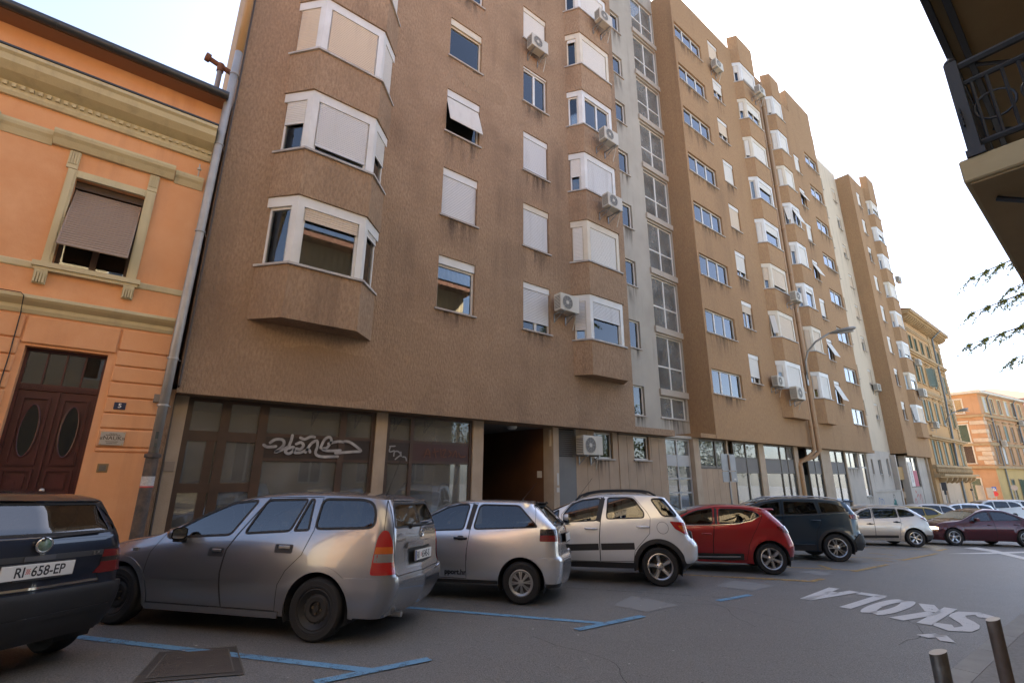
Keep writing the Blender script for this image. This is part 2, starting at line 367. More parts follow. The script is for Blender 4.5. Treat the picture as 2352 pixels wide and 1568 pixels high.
def window(par, x, z, Y, w, h, frac=0., fm=None, sm=None, hb=.2, leaves=1, curtain=None, tilt=0., sill=sillm, rot=None, rows=None, gm=None, t=.055):
    o = ROOTLOC[par.name]
    p = put('window', frame_mesh(w, h, hb, leaves, fm or white, t, rows=rows), par, (x - o[0], Y - o[1], z - o[2]), (0, 0, rot) if rot else None)
    fill(p, (0, 0, 0), w, h, frac, fm, sm, hb, leaves, curtain, tilt, None, rows, gm)
    if sill:
        put('sill', sill_mesh(w, sill), p)
        if not rot: hh_ = [.8, 1.15, .6][int(abs(x * 7 + z * 3)) % 3]; put('rain_stain', cm(('st', R(w), hh_), lambda: stain_mesh(w + .2, hh_)), p, (-.1, -.003, -.046))
    return p
def holed_wall(mb, x0, x1, z0, z1, holes, depth=.3, m=0, T=None):
    """front face at y=0 looking -y with rectangular holes (x0,x1,z0,z1) and their reveals"""
    xs = sorted({x0, x1, *[R(v) for h in holes for v in h[:2]]}); zs = sorted({z0, z1, *[R(v) for h in holes for v in h[2:]]})
    xs = [x for x in xs if x0 <= x <= x1]; zs = [z for z in zs if z0 <= z <= z1]
    for i in range(len(xs) - 1):
        run = None
        for j in range(len(zs) - 1):
            cx, cz = (xs[i] + xs[i+1]) / 2, (zs[j] + zs[j+1]) / 2
            inside = any(h[0] < cx < h[1] and h[2] < cz < h[3] for h in holes)
            if not inside and run is None: run = zs[j]
            if inside and run is not None:
                mb.quad((xs[i], 0, run), (xs[i+1], 0, run), (xs[i+1], 0, zs[j]), (xs[i], 0, zs[j]), m); run = None
        if run is not None: mb.quad((xs[i], 0, run), (xs[i+1], 0, run), (xs[i+1], 0, z1), (xs[i], 0, z1), m)
    for a, c, d, e in holes:
        mb.quad((a,0,d),(a,depth,d),(a,depth,e),(a,0,e),m); mb.quad((c,0,d),(c,0,e),(c,depth,e),(c,depth,d),m)
        mb.quad((a,0,e),(a,depth,e),(c,depth,e),(c,0,e),m); mb.quad((a,0,d),(c,0,d),(c,depth,d),(a,depth,d),m)
def TR(x, y, z=0, a=0.):
    c, s = math.cos(a), math.sin(a); return np.array([[c,-s,0,x],[s,c,0,y],[0,0,1,z],[0,0,0,1.]])
def mass(mb, x0, x1, y0, y1, z0, z1, front=False):                  # sides, back, roof and underside
    mb.quad((x0,y0,z0),(x0,y0,z1),(x0,y1,z1),(x0,y1,z0)); mb.quad((x1,y0,z0),(x1,y1,z0),(x1,y1,z1),(x1,y0,z1))
    mb.quad((x0,y1,z0),(x0,y1,z1),(x1,y1,z1),(x1,y1,z0)); mb.quad((x0,y0,z1),(x1,y0,z1),(x1,y1,z1),(x0,y1,z1))
    mb.quad((x0,y0,z0),(x0,y1,z0),(x1,y1,z0),(x1,y0,z0))
def bay(par, P, zbot, zsill, ztop, wall, cfg, fm=None, first=False, top=None):
    """one storey of an angular bay: parapet (the part), corner posts, header, three windows; P four plan points"""
    o = np.array(ROOTLOC[par.name]); b = MB(); P = [np.array(p, float) for p in P]
    b.prism([tuple(p) for p in P], zbot, zsill - .05)
    v = [np.array(ROOTLOC[par.name][:2])]
    part = b.obj('bay_window', wall, par)
    c0 = (P[0] + P[3]) / 2
    inn = [P[0] + (0.04, 0), P[1] + (.025, .045), P[2] + (-.025, .045), P[3] + (-.04, 0)]
    out = [P[0] + (-.05, 0), P[1] + (-.03, -.055), P[2] + (.03, -.055), P[3] + (.05, 0)]
    s = MB(); s.prism([tuple(p) for p in out], zsill - .05, zsill); s.obj('sill', mat('bay_sill', (.55, .52, .48), .7, var=((.3, .27, .24), 2., 1.2)), part)
    k = MB(); hb = .24
    k.prism([tuple(p) for p in inn], ztop - hb, ztop - .004)
    for q in (1, 2):
        a = inn[q]; d1 = (inn[q-1] - a) / np.linalg.norm(inn[q-1] - a); d2 = (inn[q+1] - a) / np.linalg.norm(inn[q+1] - a)
        pw = .14; i1 = a + (0, .09)
        k.prism([tuple(a), tuple(a + d2 * pw), tuple(a + d2 * pw + (0, .1)), tuple(i1 + (0, .06)), tuple(a + d1 * pw + (0, .1)), tuple(a + d1 * pw)][::-1], zsill, ztop - hb)
    k.obj('frame', fm or white, part, fix=True)
    fl = MB(); cc = [tuple(p + (np.array([c0[0], c0[1]]) - p) * .02) for p in inn]
    for i, (f, sm, tl, cur, lv) in enumerate(cfg):
        a, c = inn[i], inn[i + 1]; d = c - a; L = np.linalg.norm(d); d = d / L
        s0 = .14 if i > 0 else .05; s1 = .14 if i < 2 else .05
        st = a + d * s0; w = L - s0 - s1; rot = math.atan2(d[1], d[0])
        nrm = np.array([-d[1], d[0]]); st = st - nrm * .04
        fill(part, (st[0] - o[0], st[1] - o[1], zsill - o[2]), w, ztop - hb - zsill, f, fm, sm, 0.0, lv, cur, tl, rot, frame=True, t=.05)
    return part

# ================================================================ apartment block with the passage (nearest)
YA = 10.5; P_ = 2.76
A = thing('apartment_block', 'brown rendered apartment block with graffiti on its dark ground floor shop windows', 'building', (.45, YA, 0))
b = MB(); holes = []
A2 = [(.0, white, shut_w, curtain_d, 0), (1, white, shut_g, None, 0), (.8, white, shut_w, None, rad(17)), (0, offwhite, shut_b, curtain_w, 0), (.0, white, shut_w, curtain_w, 0), (1, white, shut_w, None, 0), (.5, white, shut_w, None, 0), (1, white, shut_w, None, 0)]
A3 = [(.78, white, shut_g, None), (1, offwhite, shut_g, None), (.9, white, shut_g, None), (0, white, shut_w, curtain_w), (1, offwhite, shut_w, None), (1, white, shut_w, None), (.4, white, shut_w, None), (1, white, shut_w, None)]
for k in range(8):
    holes += [(5.66, 6.85, 5.68 + P_ * k, 7.22 + P_ * k), (8.63, 9.75, 5.68 + P_ * k, 7.22 + P_ * k)]
b.T = TR(0, YA); holed_wall(b, .45, 13.72, 2.87, 27.5, holes); b.T = None
mass(b, .45, 13.72, YA, 24, 2.87, 27.5); b.obj('wall', brown, A)
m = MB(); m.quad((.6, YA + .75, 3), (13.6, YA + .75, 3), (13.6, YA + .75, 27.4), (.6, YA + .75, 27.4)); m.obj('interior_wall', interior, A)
for k in range(8):
    f, fm, sm, cu, tl = A2[k]; window(A, 5.66, 5.68 + P_ * k, YA, 1.19, 1.54, f, fm, sm, .24, 1, cu, tl)
    f, fm, sm, cu = A3[k]; window(A, 8.63, 5.68 + P_ * k, YA, 1.12, 1.54, f, fm, sm, .2 if k != 3 else .06, 2, cu, sill=sillm)
B1 = [((0, shut_w, 0, None, 1), (.2, shut_b, 0, curtain_d, 1), (.1, shut_w, 0, None, 1)), ((.45, shut_w, 0, None, 1), (.86, shut_g, 0, None, 1), (.5, shut_w, 0, None, 1)), ((1, shut_b, 0, None, 1), (1, shut_b, 0, None, 1), (1, shut_w, 0, None, 1)),
      ((1, shut_w, 0, None, 1), (.6, shut_w, 0, None, 1), (1, shut_w, 0, None, 1))]
B2 = [((.75, shut_g, 0, None, 1), (.42, shut_g, 0, None, 1), (.5, shut_w, 0, None, 1)), ((.95, shut_w, 0, None, 1), (1, shut_w, 0, None, 1), (1, shut_w, 0, None, 1)), ((.55, shut_w, 0, None, 1), (1, shut_g, 0, None, 1), (1, shut_w, 0, None, 1)),
      ((0, shut_w, 0, curtain_w, 1), (0, shut_w, 0, curtain_w, 2), (1, shut_w, 0, None, 1)), ((.1, shut_w, 0, None, 1), (1, shut_w, 0, None, 1), (1, shut_w, 0, None, 1)), ((.2, shut_w, 0, curtain_w, 1), (.85, shut_w, 0, None, 1), (1, shut_w, 0, None, 1))]
for k in range(8):
    z = P_ * k
    bay(A, [(1.37, YA), (1.88, 9.9), (3.42, 9.9), (3.98, YA)], (4.46 if k == 0 else 4.50) + z, 5.66 + z, 7.26 + z, brown, B1[k % 4], white)
    bay(A, [(10.73, YA), (11.08, 9.98), (12.80, 9.98), (13.22, YA)], (4.52 if k == 0 else 4.50) + z, 5.70 + z, 7.26 + z, brown, B2[k % 6], [white, offwhite, white, white, offwhite, white][k % 6])

# ---- its ground floor
YG = 10.95
b = MB(); b.box(.45, 16.1, YA + .02, YG + 3, 2.872, 3.1); b.obj('soffit_slab', brown, A)
for x0, x1 in ((.45, .69), (4.45, 4.73), (7.2, 7.54), (10.15, 10.38)):
    b = MB(); b.box(x0, x1, YG - .06, YG + .4, -1.2, 2.87); b.obj('pillar', pillarm, A)
def grid_front(par, name, x0, x1, z0, z1, verts, rows, fmat, Y=YG, gm=shopglass, solid=(), d=.07, panel=None):
    """glazed shop front; verts [(a,b)] posts, rows: for each gap between posts a list of (z0,z1) rails; solid: (x0,x1,z0,z1) closed panels"""
    b = MB(); b.box(x0, x1, Y, Y + d, z1 - .07, z1); b.box(x0, x1, Y, Y + d, z0, z0 + .1)
    for a, c in verts: b.box(a, c, Y - .012, Y + d + .012, z0, z1 - .002)
    gaps = [(p[1], q[0]) for p, q in zip(verts[:-1], verts[1:])]
    for (ga, gb), rr in zip(gaps, rows):
        for r in rr: b.box(ga, gb, Y + .001, Y + d - .001, r[0], r[1])
    w = b.obj(name, fmat, par); o = ROOTLOC[w.name]
    for (ga, gb), rr in zip(gaps, rows):
        zs = [z0 + .1] + [v for r in sorted(rr) for v in r] + [z1 - .07]
        for a, c in zip(zs[0::2], zs[1::2]):
            p = MB(); p.box(ga + .002, gb - .002, Y + .03, Y + .04, a, c); p.obj('pane', gm, w)
    for (a, c, d0, e, mt) in solid:
        p = MB(); p.box(a, c, Y + .012, Y + .06, d0, e); p.obj('panel', mt, w)
    return w
T2_ = (2.05, 2.24)
panelbr = mat('dark_fascia_panel', (.03, .02, .016), .45, var=((.045, .03, .022), 2., 1.2))
w1 = grid_front(A, 'shop_window', .69, 4.45, -.35, 2.86, [(.69, .78), (1.27, 1.43), (1.95, 2.12), (3.62, 3.76), (4.36, 4.45)],
    [[(1.10, 1.27), T2_], [(1.10, 1.27), T2_], [(1.70, 1.76), (2.19, 2.26)], [(1.70, 1.76), (2.19, 2.26)]], brownframe,
    solid=[(1.10, 1.24, .0, 2.06, brownframe), (2.125, 3.615, 1.76, 2.19, panelbr), (3.765, 4.355, 1.76, 2.19, panelbr)])
w2 = grid_front(A, 'shop_window', 4.73, 7.2, -.4, 2.86, [(4.73, 4.82), (5.37, 5.46), (7.12, 7.2)], [[(1.70, 1.76), (2.19, 2.26)], [(1.70, 1.76), (2.19, 2.26)]], brownframe,
    solid=[(4.825, 5.365, 1.76, 2.19, panelbr), (5.465, 7.115, 1.76, 2.19, mat('red_brown_fascia', (.06, .022, .016), .5))])
m = MB(); m.quad((.5, YG + 2.6, -1), (7.5, YG + 2.6, -1), (7.5, YG + 2.6, 2.9), (.5, YG + 2.6, 2.9)); m.quad((.5, YG, -.5), (7.5, YG, -.7), (7.5, YG + 2.6, -.7), (.5, YG + 2.6, -.5))
m.obj('shop_interior', mat('shop_interior', (.16, .15, .135), .9, var=((.11, .10, .09), .8, 1.2)), A)
b = MB(); b.box(.265, .452, 10.72, 12, -1.5, 2.95); b.obj('party_wall', brown, A)
for x0, x1, z0, z1, c in ((4.3, 5.6, 3.2, 5.2, (.405, .273, .172)), (2.0, 4.2, 3.0, 4.1, (.375, .25, .157)), (5.9, 7.9, 13.2, 13.9, (.41, .275, .172))):
    b = MB(); n = 26; P = [(x0 + (x1 - x0) * (.5 + .5 * np.sign(math.cos(a)) * abs(math.cos(a)) ** .45) + RNG.uniform(-.05, .05), z0 + (z1 - z0) * (.5 + .5 * np.sign(math.sin(a)) * abs(math.sin(a)) ** .45) + RNG.uniform(-.05, .05)) for a in np.linspace(0, 2 * math.pi, n, endpoint=False)]
    b.add([(x, YA - .004, z) for x, z in P], [tuple(range(n))]); b.obj('render_patch', mat('render_patch_%d' % int(c[0] * 100 + x0), c, .95, spec=.15, var=[((c[0] * .85, c[1] * .85, c[2] * .85), 1.4, 1.2), ((.265, .176, .112), 24., 1.15, (1, 1, .38))], bump=(24, 1., .4, .035)), A)
# graffiti sprayed on the fascia panels (traced strokes, pixels of a close view turned into metres)
def graf(par, strokes, mt, r, Y, conv, name='graffiti'):
    b = MB()
    for st in strokes:
        P = [conv(*p) for p in st]; Q = [P[0]]
        for i in range(len(P) - 1):                                 # Catmull-Rom smoothing
            p0, p1, p2, p3 = P[max(i-1,0)], P[i], P[i+1], P[min(i+2,len(P)-1)]
            for t in (.25, .5, .75, 1.):
                Q.append(tuple(.5 * ((2*b1) + (-a+c)*t + (2*a-5*b1+4*c-d)*t*t + (-a+3*b1-3*c+d)*t**3) for a, b1, c, d in zip(p0, p1, p2, p3)))
        V = []
        for i, q in enumerate(Q):
            a, c = Q[max(i-1,0)], Q[min(i+1,len(Q)-1)]; dx, dz = c[0]-a[0], c[1]-a[1]; l = math.hypot(dx, dz) + 1e-9
            V += [(q[0] - dz/l*r, Y, q[1] + dx/l*r), (q[0] + dz/l*r, Y, q[1] - dx/l*r)]
        b.add(V, [(2*i, 2*i+1, 2*i+3, 2*i+2) for i in range(len(Q)-1)])
        for q in (Q[0], Q[-1]): b.add([(q[0] + r*math.cos(k*.785), Y - .0005, q[1] + r*math.sin(k*.785)) for k in range(8)], [tuple(range(8))])
    return b.obj(name, mt, par)
cv1 = lambda x, y: (2.10 + (x - 1040) / 985 * 2.28, 2.235 - (y - 465 - .055 * (x - 1040)) / 215 * .47)
sprayw = mat('white_spray', (.52, .50, .475), .8, var=((.2, .19, .185), 6., 1.1))
graf(A, [[(1040,565),(1075,585),(1140,580)], [(1090,545),(1130,515),(1190,520),(1205,560),(1180,600),(1140,635),(1190,615),(1235,590)], [(1268,478),(1262,530),(1245,590),(1225,630),(1255,650),(1290,625),(1290,590),(1250,600)],
  [(1310,560),(1350,545),(1375,575),(1350,610),(1310,605),(1305,640),(1360,640),(1420,615),(1440,640)], [(1340,500),(1380,515),(1430,490),(1465,495)], [(1400,640),(1440,560),(1490,530),(1500,590),(1490,650),(1540,685),(1700,690)],
  [(1530,600),(1560,520),(1600,495),(1625,530),(1590,600),(1545,610),(1600,630),(1720,630)], [(1600,560),(1680,540),(1740,545)], [(1750,540),(1800,545),(1870,590),(1925,640),(1850,645),(1675,655)]], sprayw, .029, YG - .018, cv1)
cv2 = lambda x, y: (4.80 + (x - 180) / 190 * .56, 2.14 - (y - 540) / 170 * .42)
graf(A, [[(195,560),(240,555)], [(200,560),(195,610),(235,600)], [(235,650),(240,610),(270,605),(295,635),(270,660),(250,680)], [(295,610),(300,650)], [(315,655),(340,660),(350,690)]], mat('grey_spray', (.28, .27, .26), .8), .016, YG - .018, cv2)
cv3 = lambda x, y: (5.75 + (x - 480) / 410 * 1.25, 2.10 - (y - 560) / 120 * .32)
graf(A, [[(490,650),(520,570),(545,650)], [(500,620),(545,625)], [(580,570),(600,650)], [(570,600),(620,590)], [(640,570),(650,640)], [(660,580),(690,575),(665,640),(700,640)], [(720,580),(745,610),(720,640)], [(760,640),(790,580),(800,640)], [(820,600),(845,640),(890,630)]], mat('rust_spray', (.16, .06, .03), .8), .012, YG - .012, cv3)

# ---- the passage, the grey louvred door and the slab wall beside it
b = MB()
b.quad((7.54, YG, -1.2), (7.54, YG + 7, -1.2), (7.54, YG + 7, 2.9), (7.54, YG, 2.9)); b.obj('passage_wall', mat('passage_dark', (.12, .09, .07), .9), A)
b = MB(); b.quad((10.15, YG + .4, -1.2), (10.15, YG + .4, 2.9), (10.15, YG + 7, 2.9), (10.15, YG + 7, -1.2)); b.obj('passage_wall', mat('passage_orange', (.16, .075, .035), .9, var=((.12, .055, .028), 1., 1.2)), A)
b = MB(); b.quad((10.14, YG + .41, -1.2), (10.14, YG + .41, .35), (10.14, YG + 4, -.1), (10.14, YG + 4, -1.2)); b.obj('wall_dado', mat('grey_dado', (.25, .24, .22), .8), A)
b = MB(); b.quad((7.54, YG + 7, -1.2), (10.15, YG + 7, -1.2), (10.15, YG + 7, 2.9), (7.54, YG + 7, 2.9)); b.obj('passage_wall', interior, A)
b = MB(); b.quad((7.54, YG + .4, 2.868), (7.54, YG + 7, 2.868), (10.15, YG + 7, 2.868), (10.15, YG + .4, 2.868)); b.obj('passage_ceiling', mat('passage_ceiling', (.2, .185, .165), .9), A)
b = MB(); b.lathe([(0, -.10), (.10, -.095), (.15, -.06), (.16, -.0), (.16, .0)], 20, 'z', (9.0, 11.5, 2.868)); b.obj('ceiling_lamp', mat('opal_lamp', (.6, .62, .6), .3), A, smooth=True)
b = MB(); b.box(9.98, 10.0, 11.38, 11.55, 1.35, 1.55); b.T = TR(10.13, 11.5, 0); b.T = None
b = MB(); b.box(10.115, 10.14, 11.42, 11.62, 1.36, 1.56); b.obj('notice_board', white, A)
b = MB(); b.box(10.11, 10.146, YG + .02, YG + .1, 2.3, 2.8); b.obj('light_tube', offwhite, A)
b = MB(); b.box(10.25, 10.36, YG - .075, YG - .062, .95, 1.08); b.box(10.27, 10.35, YG - .075, YG - .062, 1.15, 1.5); b.obj('doorbell_panel', mat('bell_panel', (.5, .47, .42), .4), A)
dg = mat('grey_door', (.17, .165, .155), .6, var=((.14, .135, .13), 1.5, 1.2))
b = MB(); b.box(10.38, 11.2, YG + .02, YG + .06, -.8, 2.0); b.box(10.38, 10.44, YG, YG + .06, 2.0, 2.87); b.box(11.14, 11.2, YG, YG + .06, 2.0, 2.87)
d = b.obj('metal_door', dg, A)
for i in range(13):
    s = MB(); z = 2.03 + i * .062; s.extr([(YG + .005, z), (YG + .055, z + .05), (YG + .06, z + .04), (YG + .012, z - .008)], 10.44, 11.14); s.obj('louvre_slat', dg, d)
m = MB(); m.box(10.38, 11.2, YG + .08, YG + .12, -1, 2.9); m.obj('door_back', interior, A)

def slabs(par, x0, x1, z0, z1, Y, w, mt, holes=(), gap=.012, dep=.06):
    n = max(1, round((x1 - x0) / w)); w = (x1 - x0) / n
    for i in range(n):
        a, c = x0 + i * w + gap / 2, x0 + (i + 1) * w - gap / 2; dz = [(z0, z1)]
        segs = [(a, c, z0, z1)]
        for h in holes:
            new = []
            for s in segs:
                if s[1] <= h[0] or s[0] >= h[1] or s[3] <= h[2] or s[2] >= h[3]: new.append(s); continue
                if s[2] < h[2]: new.append((s[0], s[1], s[2], h[2]))
                if s[3] > h[3]: new.append((s[0], s[1], h[3], s[3]))
                if s[0] < h[0]: new.append((s[0], h[0], max(s[2], h[2]), min(s[3], h[3])))
                if s[1] > h[1]: new.append((h[1], s[1], max(s[2], h[2]), min(s[3], h[3])))
            segs = new
        b = MB()
        for s in segs: b.box(s[0], s[1], Y, Y + dep, s[2], s[3])
        if segs: b.obj('wall_slab', mt, par)
slabs(A, 11.2, 13.3, -1.3, 2.87, YG + .02, .50, beige, [(12.08, 13.02, 1.97, 2.87)])
b = MB(); b.box(11.2, 16.1, YG + .17, YG + .25, -1.5, 2.85); b.obj('backing_wall', mat('slab_backing', (.2, .16, .12), .9), A)
window(A, 12.1, 1.98, YG + .02, .92, .86, 0, white, None, .0, 1, None)
slabs(A, 13.3, 16.08, -1.5, 2.82, YG, .50, beige, [(14.14, 15.05, 1.97, 2.82)])
window(A, 14.14, 1.98, YG, .91, .84, 0, white, None, .0, 1, None)
b = MB(); b.box(13.28, 16.1, YG - .06, 11.7, 2.83, 2.872); b.obj('ledge', mat('mossy_ledge', (.16, .14, .11), .9), A)

# ================================================================ stair tower between the two brown blocks
YS = 11.67
ST = thing('stair_tower', 'pale grey stair tower with large four pane stairwell windows between two brown blocks', 'building', (13.0, YS, 0))
holes = [(17.05, 19.02, 7.72 + P_ * k, 10.12 + P_ * k) for k in range(7)] + [(17.0, 18.9, 3.75, 4.66), (17.05, 19.02, 4.96, 7.36)]
sw = [(15.15, 15.95, 3.72 + P_ * k, 4.92 + P_ * k) for k in range(9)]
b = MB(); b.T = TR(0, YS); holed_wall(b, 13.0, 19.1, 2.87, 28., holes + sw); b.T = None; mass(b, 13.0, 19.1, YS, 24, 2.87, 28.); b.obj('wall', cream, ST)
m = MB(); m.quad((13.1, YS + .9, 2.9), (19.0, YS + .9, 2.9), (19.0, YS + .9, 27.8), (13.1, YS + .9, 27.8)); m.obj('interior_wall', mat('stair_interior', (.42, .39, .34), .9), ST)
m = MB()
for k in range(9): m.extr([(YS + .3, 5.4 + P_ * k), (YS + .8, 5.4 + P_ * k), (YS + .8, 5.55 + P_ * k), (YS + .3, 5.55 + P_ * k)], 17, 19.05)
m.obj('stair_landing', mat('landing', (.42, .40, .36), .8), ST)
grfr = mat('grey_white_frame', (.74, .72, .67), .5)
for k in range(8):
    z = 4.96 + P_ * k
    p = window(ST, 17.05, z, YS, 1.97, 2.40, 0, grfr, None, 0, 2, None, sill=None, rows=[1.02], t=.05, gm=stairglass)
    l = MB(); l.box(16.98, 19.06, YS - .09, YS + .1, z - .27, z - .0); l.obj('window_ledge', mat('ledge_render', (.44, .38, .31), .9, streak=((.28, .24, .2), .4, 5.)), ST)
window(ST, 17.0, 3.75, YS, 1.9, .91, 0, grfr, None, 0, 2, None, sill=sillm, gm=stairglass)
for k in range(9): window(ST, 15.15, 3.72 + P_ * k, YS, .8, 1.2, 0, grfr, None, 0, 1, curtain_w if k % 3 == 1 else None, sill=sillm)
b = MB(); b.box(16.1, 17.9, YG - .01, YS + .1, 2.87, 2.98); b.obj('soffit_slab', cream, ST)
grid_front(ST, 'glazed_door', 16.12, 17.86, -1.4, 2.86, [(16.12, 16.19), (16.93, 17.0), (17.79, 17.86)], [[(.1, .16), (.77, .83), (1.30, 1.36), (1.80, 2.22)]] * 2, greyframe, Y=YG + .12)
m = MB(); m.quad((16.1, YG + 1.4, -1.6), (17.9, YG + 1.4, -1.6), (17.9, YG + 1.4, 2.87), (16.1, YG + 1.4, 2.87)); m.obj('interior_wall', interior, ST)

# ================================================================ second brown block with two columns of bays
XB0, XB1 = 19.05, 38.6
B = thing('apartment_block', 'brown apartment block with strip windows and two columns of white bays beside twin drainpipes', 'building', (XB0, YA, 0))
holes = []
for k in range(8):
    holes += [(19.22, 21.85, 4.86 + P_ * k, 5.96 + P_ * k), (22.8, 23.9, 5.76 + P_ * k, 7.2 + P_ * k), (36.0, 38.35, 4.66 + P_ * k, 5.7 + P_ * k)]
    if k < 7: holes.append((33.7, 34.65, 5.76 + P_ * k, 7.2 + P_ * k))
b = MB(); b.T = TR(0, YA); holed_wall(b, XB0, 29.5, 2.93, 27.6, [h for h in holes if h[1] < 29.5]); holed_wall(b, 29.5, 34.5, 2.93, 27.9, []) if 0 else None
holed_wall(b, 29.5, XB1, 2.93, 27.6, [h for h in holes if h[0] > 29.5]); b.T = None
mass(b, XB0, XB1, YA, 24, 2.93, 27.6); b.box(34.4, 38.58, YA + .02, 20, 27.6, 29.7); b.obj('wall', brown2, B)
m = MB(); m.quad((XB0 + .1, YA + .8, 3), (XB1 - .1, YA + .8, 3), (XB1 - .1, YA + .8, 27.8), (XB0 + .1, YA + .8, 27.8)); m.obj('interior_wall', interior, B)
m = MB(); m.extr([(YA + .1, 27.6), (YA + 2.5, 27.6), (YA + 2.5, 29.6)], 32.6, 34.38); m.obj('roof_light', mat('rooflight', (.75, .75, .75), .4), B)
nf = [.9, .35, .1, 1, .9, .6, .2, 1]; tiltk = {0: 0, 1: 0}
for k in range(8):
    z = P_ * k
    window(B, 19.22, 4.86 + z, YA, 2.63, 1.10, 0, white, None, 0, 3, curtain_w if k % 3 != 1 else None)
    window(B, 22.8, 5.76 + z, YA, 1.1, 1.44, [.75, .3, .7, .9, 1, .6, .45, 1][k], white, [shut_w, shut_b][k % 2], .2, 2, None)
    window(B, 36.0, 4.66 + z, YA, 2.35, 1.04, 0, white, None, 0, 2, curtain_d if k % 2 else None)
    if k < 7: window(B, 33.7, 5.76 + z, YA, .95, 1.44, [.9, .85, .8, .8, .8, .6, 1][k], white, shut_w, .2, 1, None, tilt=rad(22) if k in (0, 1, 3, 5) else 0)
B3 = [((.3, shut_w, 0, None, 1), (1, shut_w, 0, None, 1), (1, shut_w, 0, None, 1)), ((.9, shut_w, rad(14), None, 1), (1, shut_b, 0, None, 1), (1, shut_w, 0, None, 1)), ((.6, shut_b, 0, None, 1), (.8, shut_b, 0, None, 1), (1, shut_w, 0, None, 1)), ((1, shut_w, 0, None, 1), (.35, shut_w, 0, None, 1), (1, shut_w, 0, None, 1)),
      ((.0, shut_w, 0, curtain_w, 1), (.3, shut_w, 0, curtain_w, 1), (1, shut_w, 0, None, 1)), ((.85, shut_w, 0, None, 1), (1, shut_w, 0, None, 1), (1, shut_w, 0, None, 1)), ((.5, shut_w, 0, None, 1), (.4, shut_w, 0, None, 2), (1, shut_w, 0, None, 1)), ((.4, shut_w, 0, None, 1), (.7, shut_w, 0, None, 1), (1, shut_w, 0, None, 1))]
B4 = [((.6, shut_b, 0, None, 1), (1, shut_w, 0, None, 1), (1, shut_w, 0, None, 1)), ((1, shut_b, 0, None, 1), (1, shut_b, 0, None, 1), (1, shut_w, 0, None, 1)), ((.0, shut_w, 0, None, 1), (.2, shut_w, 0, curtain_w, 1), (1, shut_w, 0, None, 1)), ((.3, shut_w, 0, None, 1), (1, shut_w, 0, None, 1), (1, shut_w, 0, None, 1)),
      ((.9, shut_w, rad(16), None, 1), (.9, shut_w, rad(18), None, 2), (1, shut_w, 0, None, 1)), ((1, shut_w, 0, None, 1), (1, shut_w, 0, None, 1), (1, shut_w, 0, None, 1)), ((1, shut_w, 0, None, 1), (.9, shut_w, 0, None, 2), (1, shut_w, 0, None, 1)), ((.85, shut_w, 0, None, 1), (1, shut_w, 0, None, 1), (1, shut_w, 0, None, 1))]
for k in range(8):
    z = P_ * k
    bay(B, [(25.65, YA), (25.98, 10.1), (27.9, 10.1), (28.25, YA)], (4.3 if k == 0 else 4.50) + z, 5.78 + z, 7.26 + z, brown2, B3[k], [white, offwhite, offwhite, white][k % 4])
    bay(B, [(30.1, YA), (30.42, 10.1), (31.8, 10.1), (32.2, YA)], (4.3 if k == 0 else 4.50) + z, 5.74 + z, 7.26 + z, brown2, B4[k], [white, offwhite, white, white][k % 4])
for P in ([(25.65, YA + .1), (25.98, 10.1), (27.9, 10.1), (28.25, YA + .1)], [(30.1, YA + .1), (30.42, 10.1), (31.8, 10.1), (32.2, YA + .1)]):
    b = MB(); b.prism(P, 26.57, 28.65 if P[0][0] < 28 else 28.4); b.obj('bay_cap', brown2, B)
# ground floor of the second block: pillars, shop fronts, slab wall
b = MB(); b.box(17.9, 39.0, YA + .02, YG + 3, 2.932, 3.1); b.obj('soffit_slab', brown2, B)
for x0, x1 in ((17.9, 18.32), (20.5, 20.62), (23.45, 24.0), (27.35, 27.85), (30.85, 32.2), (34.55, 34.75)):
    b = MB(); b.box(x0, x1, YG - .06, YG + .4, -2.2, 2.93); b.obj('pillar', pillarm, B)
slabs(B, 18.32, 21.1, -2., 1.72, YG, .47, beige)
grid_front(B, 'shop_window', 18.32, 20.5, 1.74, 2.92, [(18.32, 18.4), (19.6, 19.7), (20.42, 20.5)], [[], []], mat('bronze_frame', (.09, .075, .055), .5))
bronze = MATS['bronze_frame']; grayp = mat('grey_fascia', (.16, .15, .14), .7)
def shop(x0, x1, posts):
    xs = [x0] + posts + [x1]; v = [(x0, x0 + .07)] + [(p - .035, p + .035) for p in posts] + [(x1 - .07, x1)]
    w = grid_front(B, 'shop_window', x0, x1, -2.0, 2.92, v, [[(1.55, 1.6), (2.2, 2.26)]] * (len(v) - 1), bronze, solid=[(a[1] + .003, c[0] - .003, 1.6, 2.2, grayp) for a, c in zip(v[:-1], v[1:])])
    o = ROOTLOC[w.name]; put('curtain', curtain_mesh(x1 - x0 - .2, 3.4, curtain_s), w, (x0 + .1 - o[0], YG + .1 - o[1], -1.9 - o[2]))
shop(21.12, 23.45, [22.3]); shop(24.0, 27.35, [25.8, 26.6]); shop(29.05, 30.85, [30.0]); shop(32.2, 34.55, [33.3])
m = MB(); m.quad((18, YG + 1.5, -2.5), (39, YG + 1.5, -3), (39, YG + 1.5, 2.93), (18, YG + 1.5, 2.93)); m.obj('shop_interior', MATS['shop_interior'], B)
wt = mat('whitewash', (.50, .44, .37), .9, var=((.43, .38, .32), 1., 1.2), streak=((.34, .3, .26), .45, 2.))
b = MB(); b.T = TR(0, YG); holed_wall(b, 34.75, 39.4, -3., 2.93, [(34.85, 37.0, 1.93, 2.9), (37.45, 38.7, .2, 2.9)], .2); b.T = None; b.obj('ground_floor_wall', wt, B)
window(B, 34.85, 1.93, YG, 2.15, .97, 0, greyframe, None, 0, 2, curtain_d); window(B, 37.45, .2, YG, 1.25, 2.7, 0, white, None, 0, 1, curtain_w, rows=[1.8])

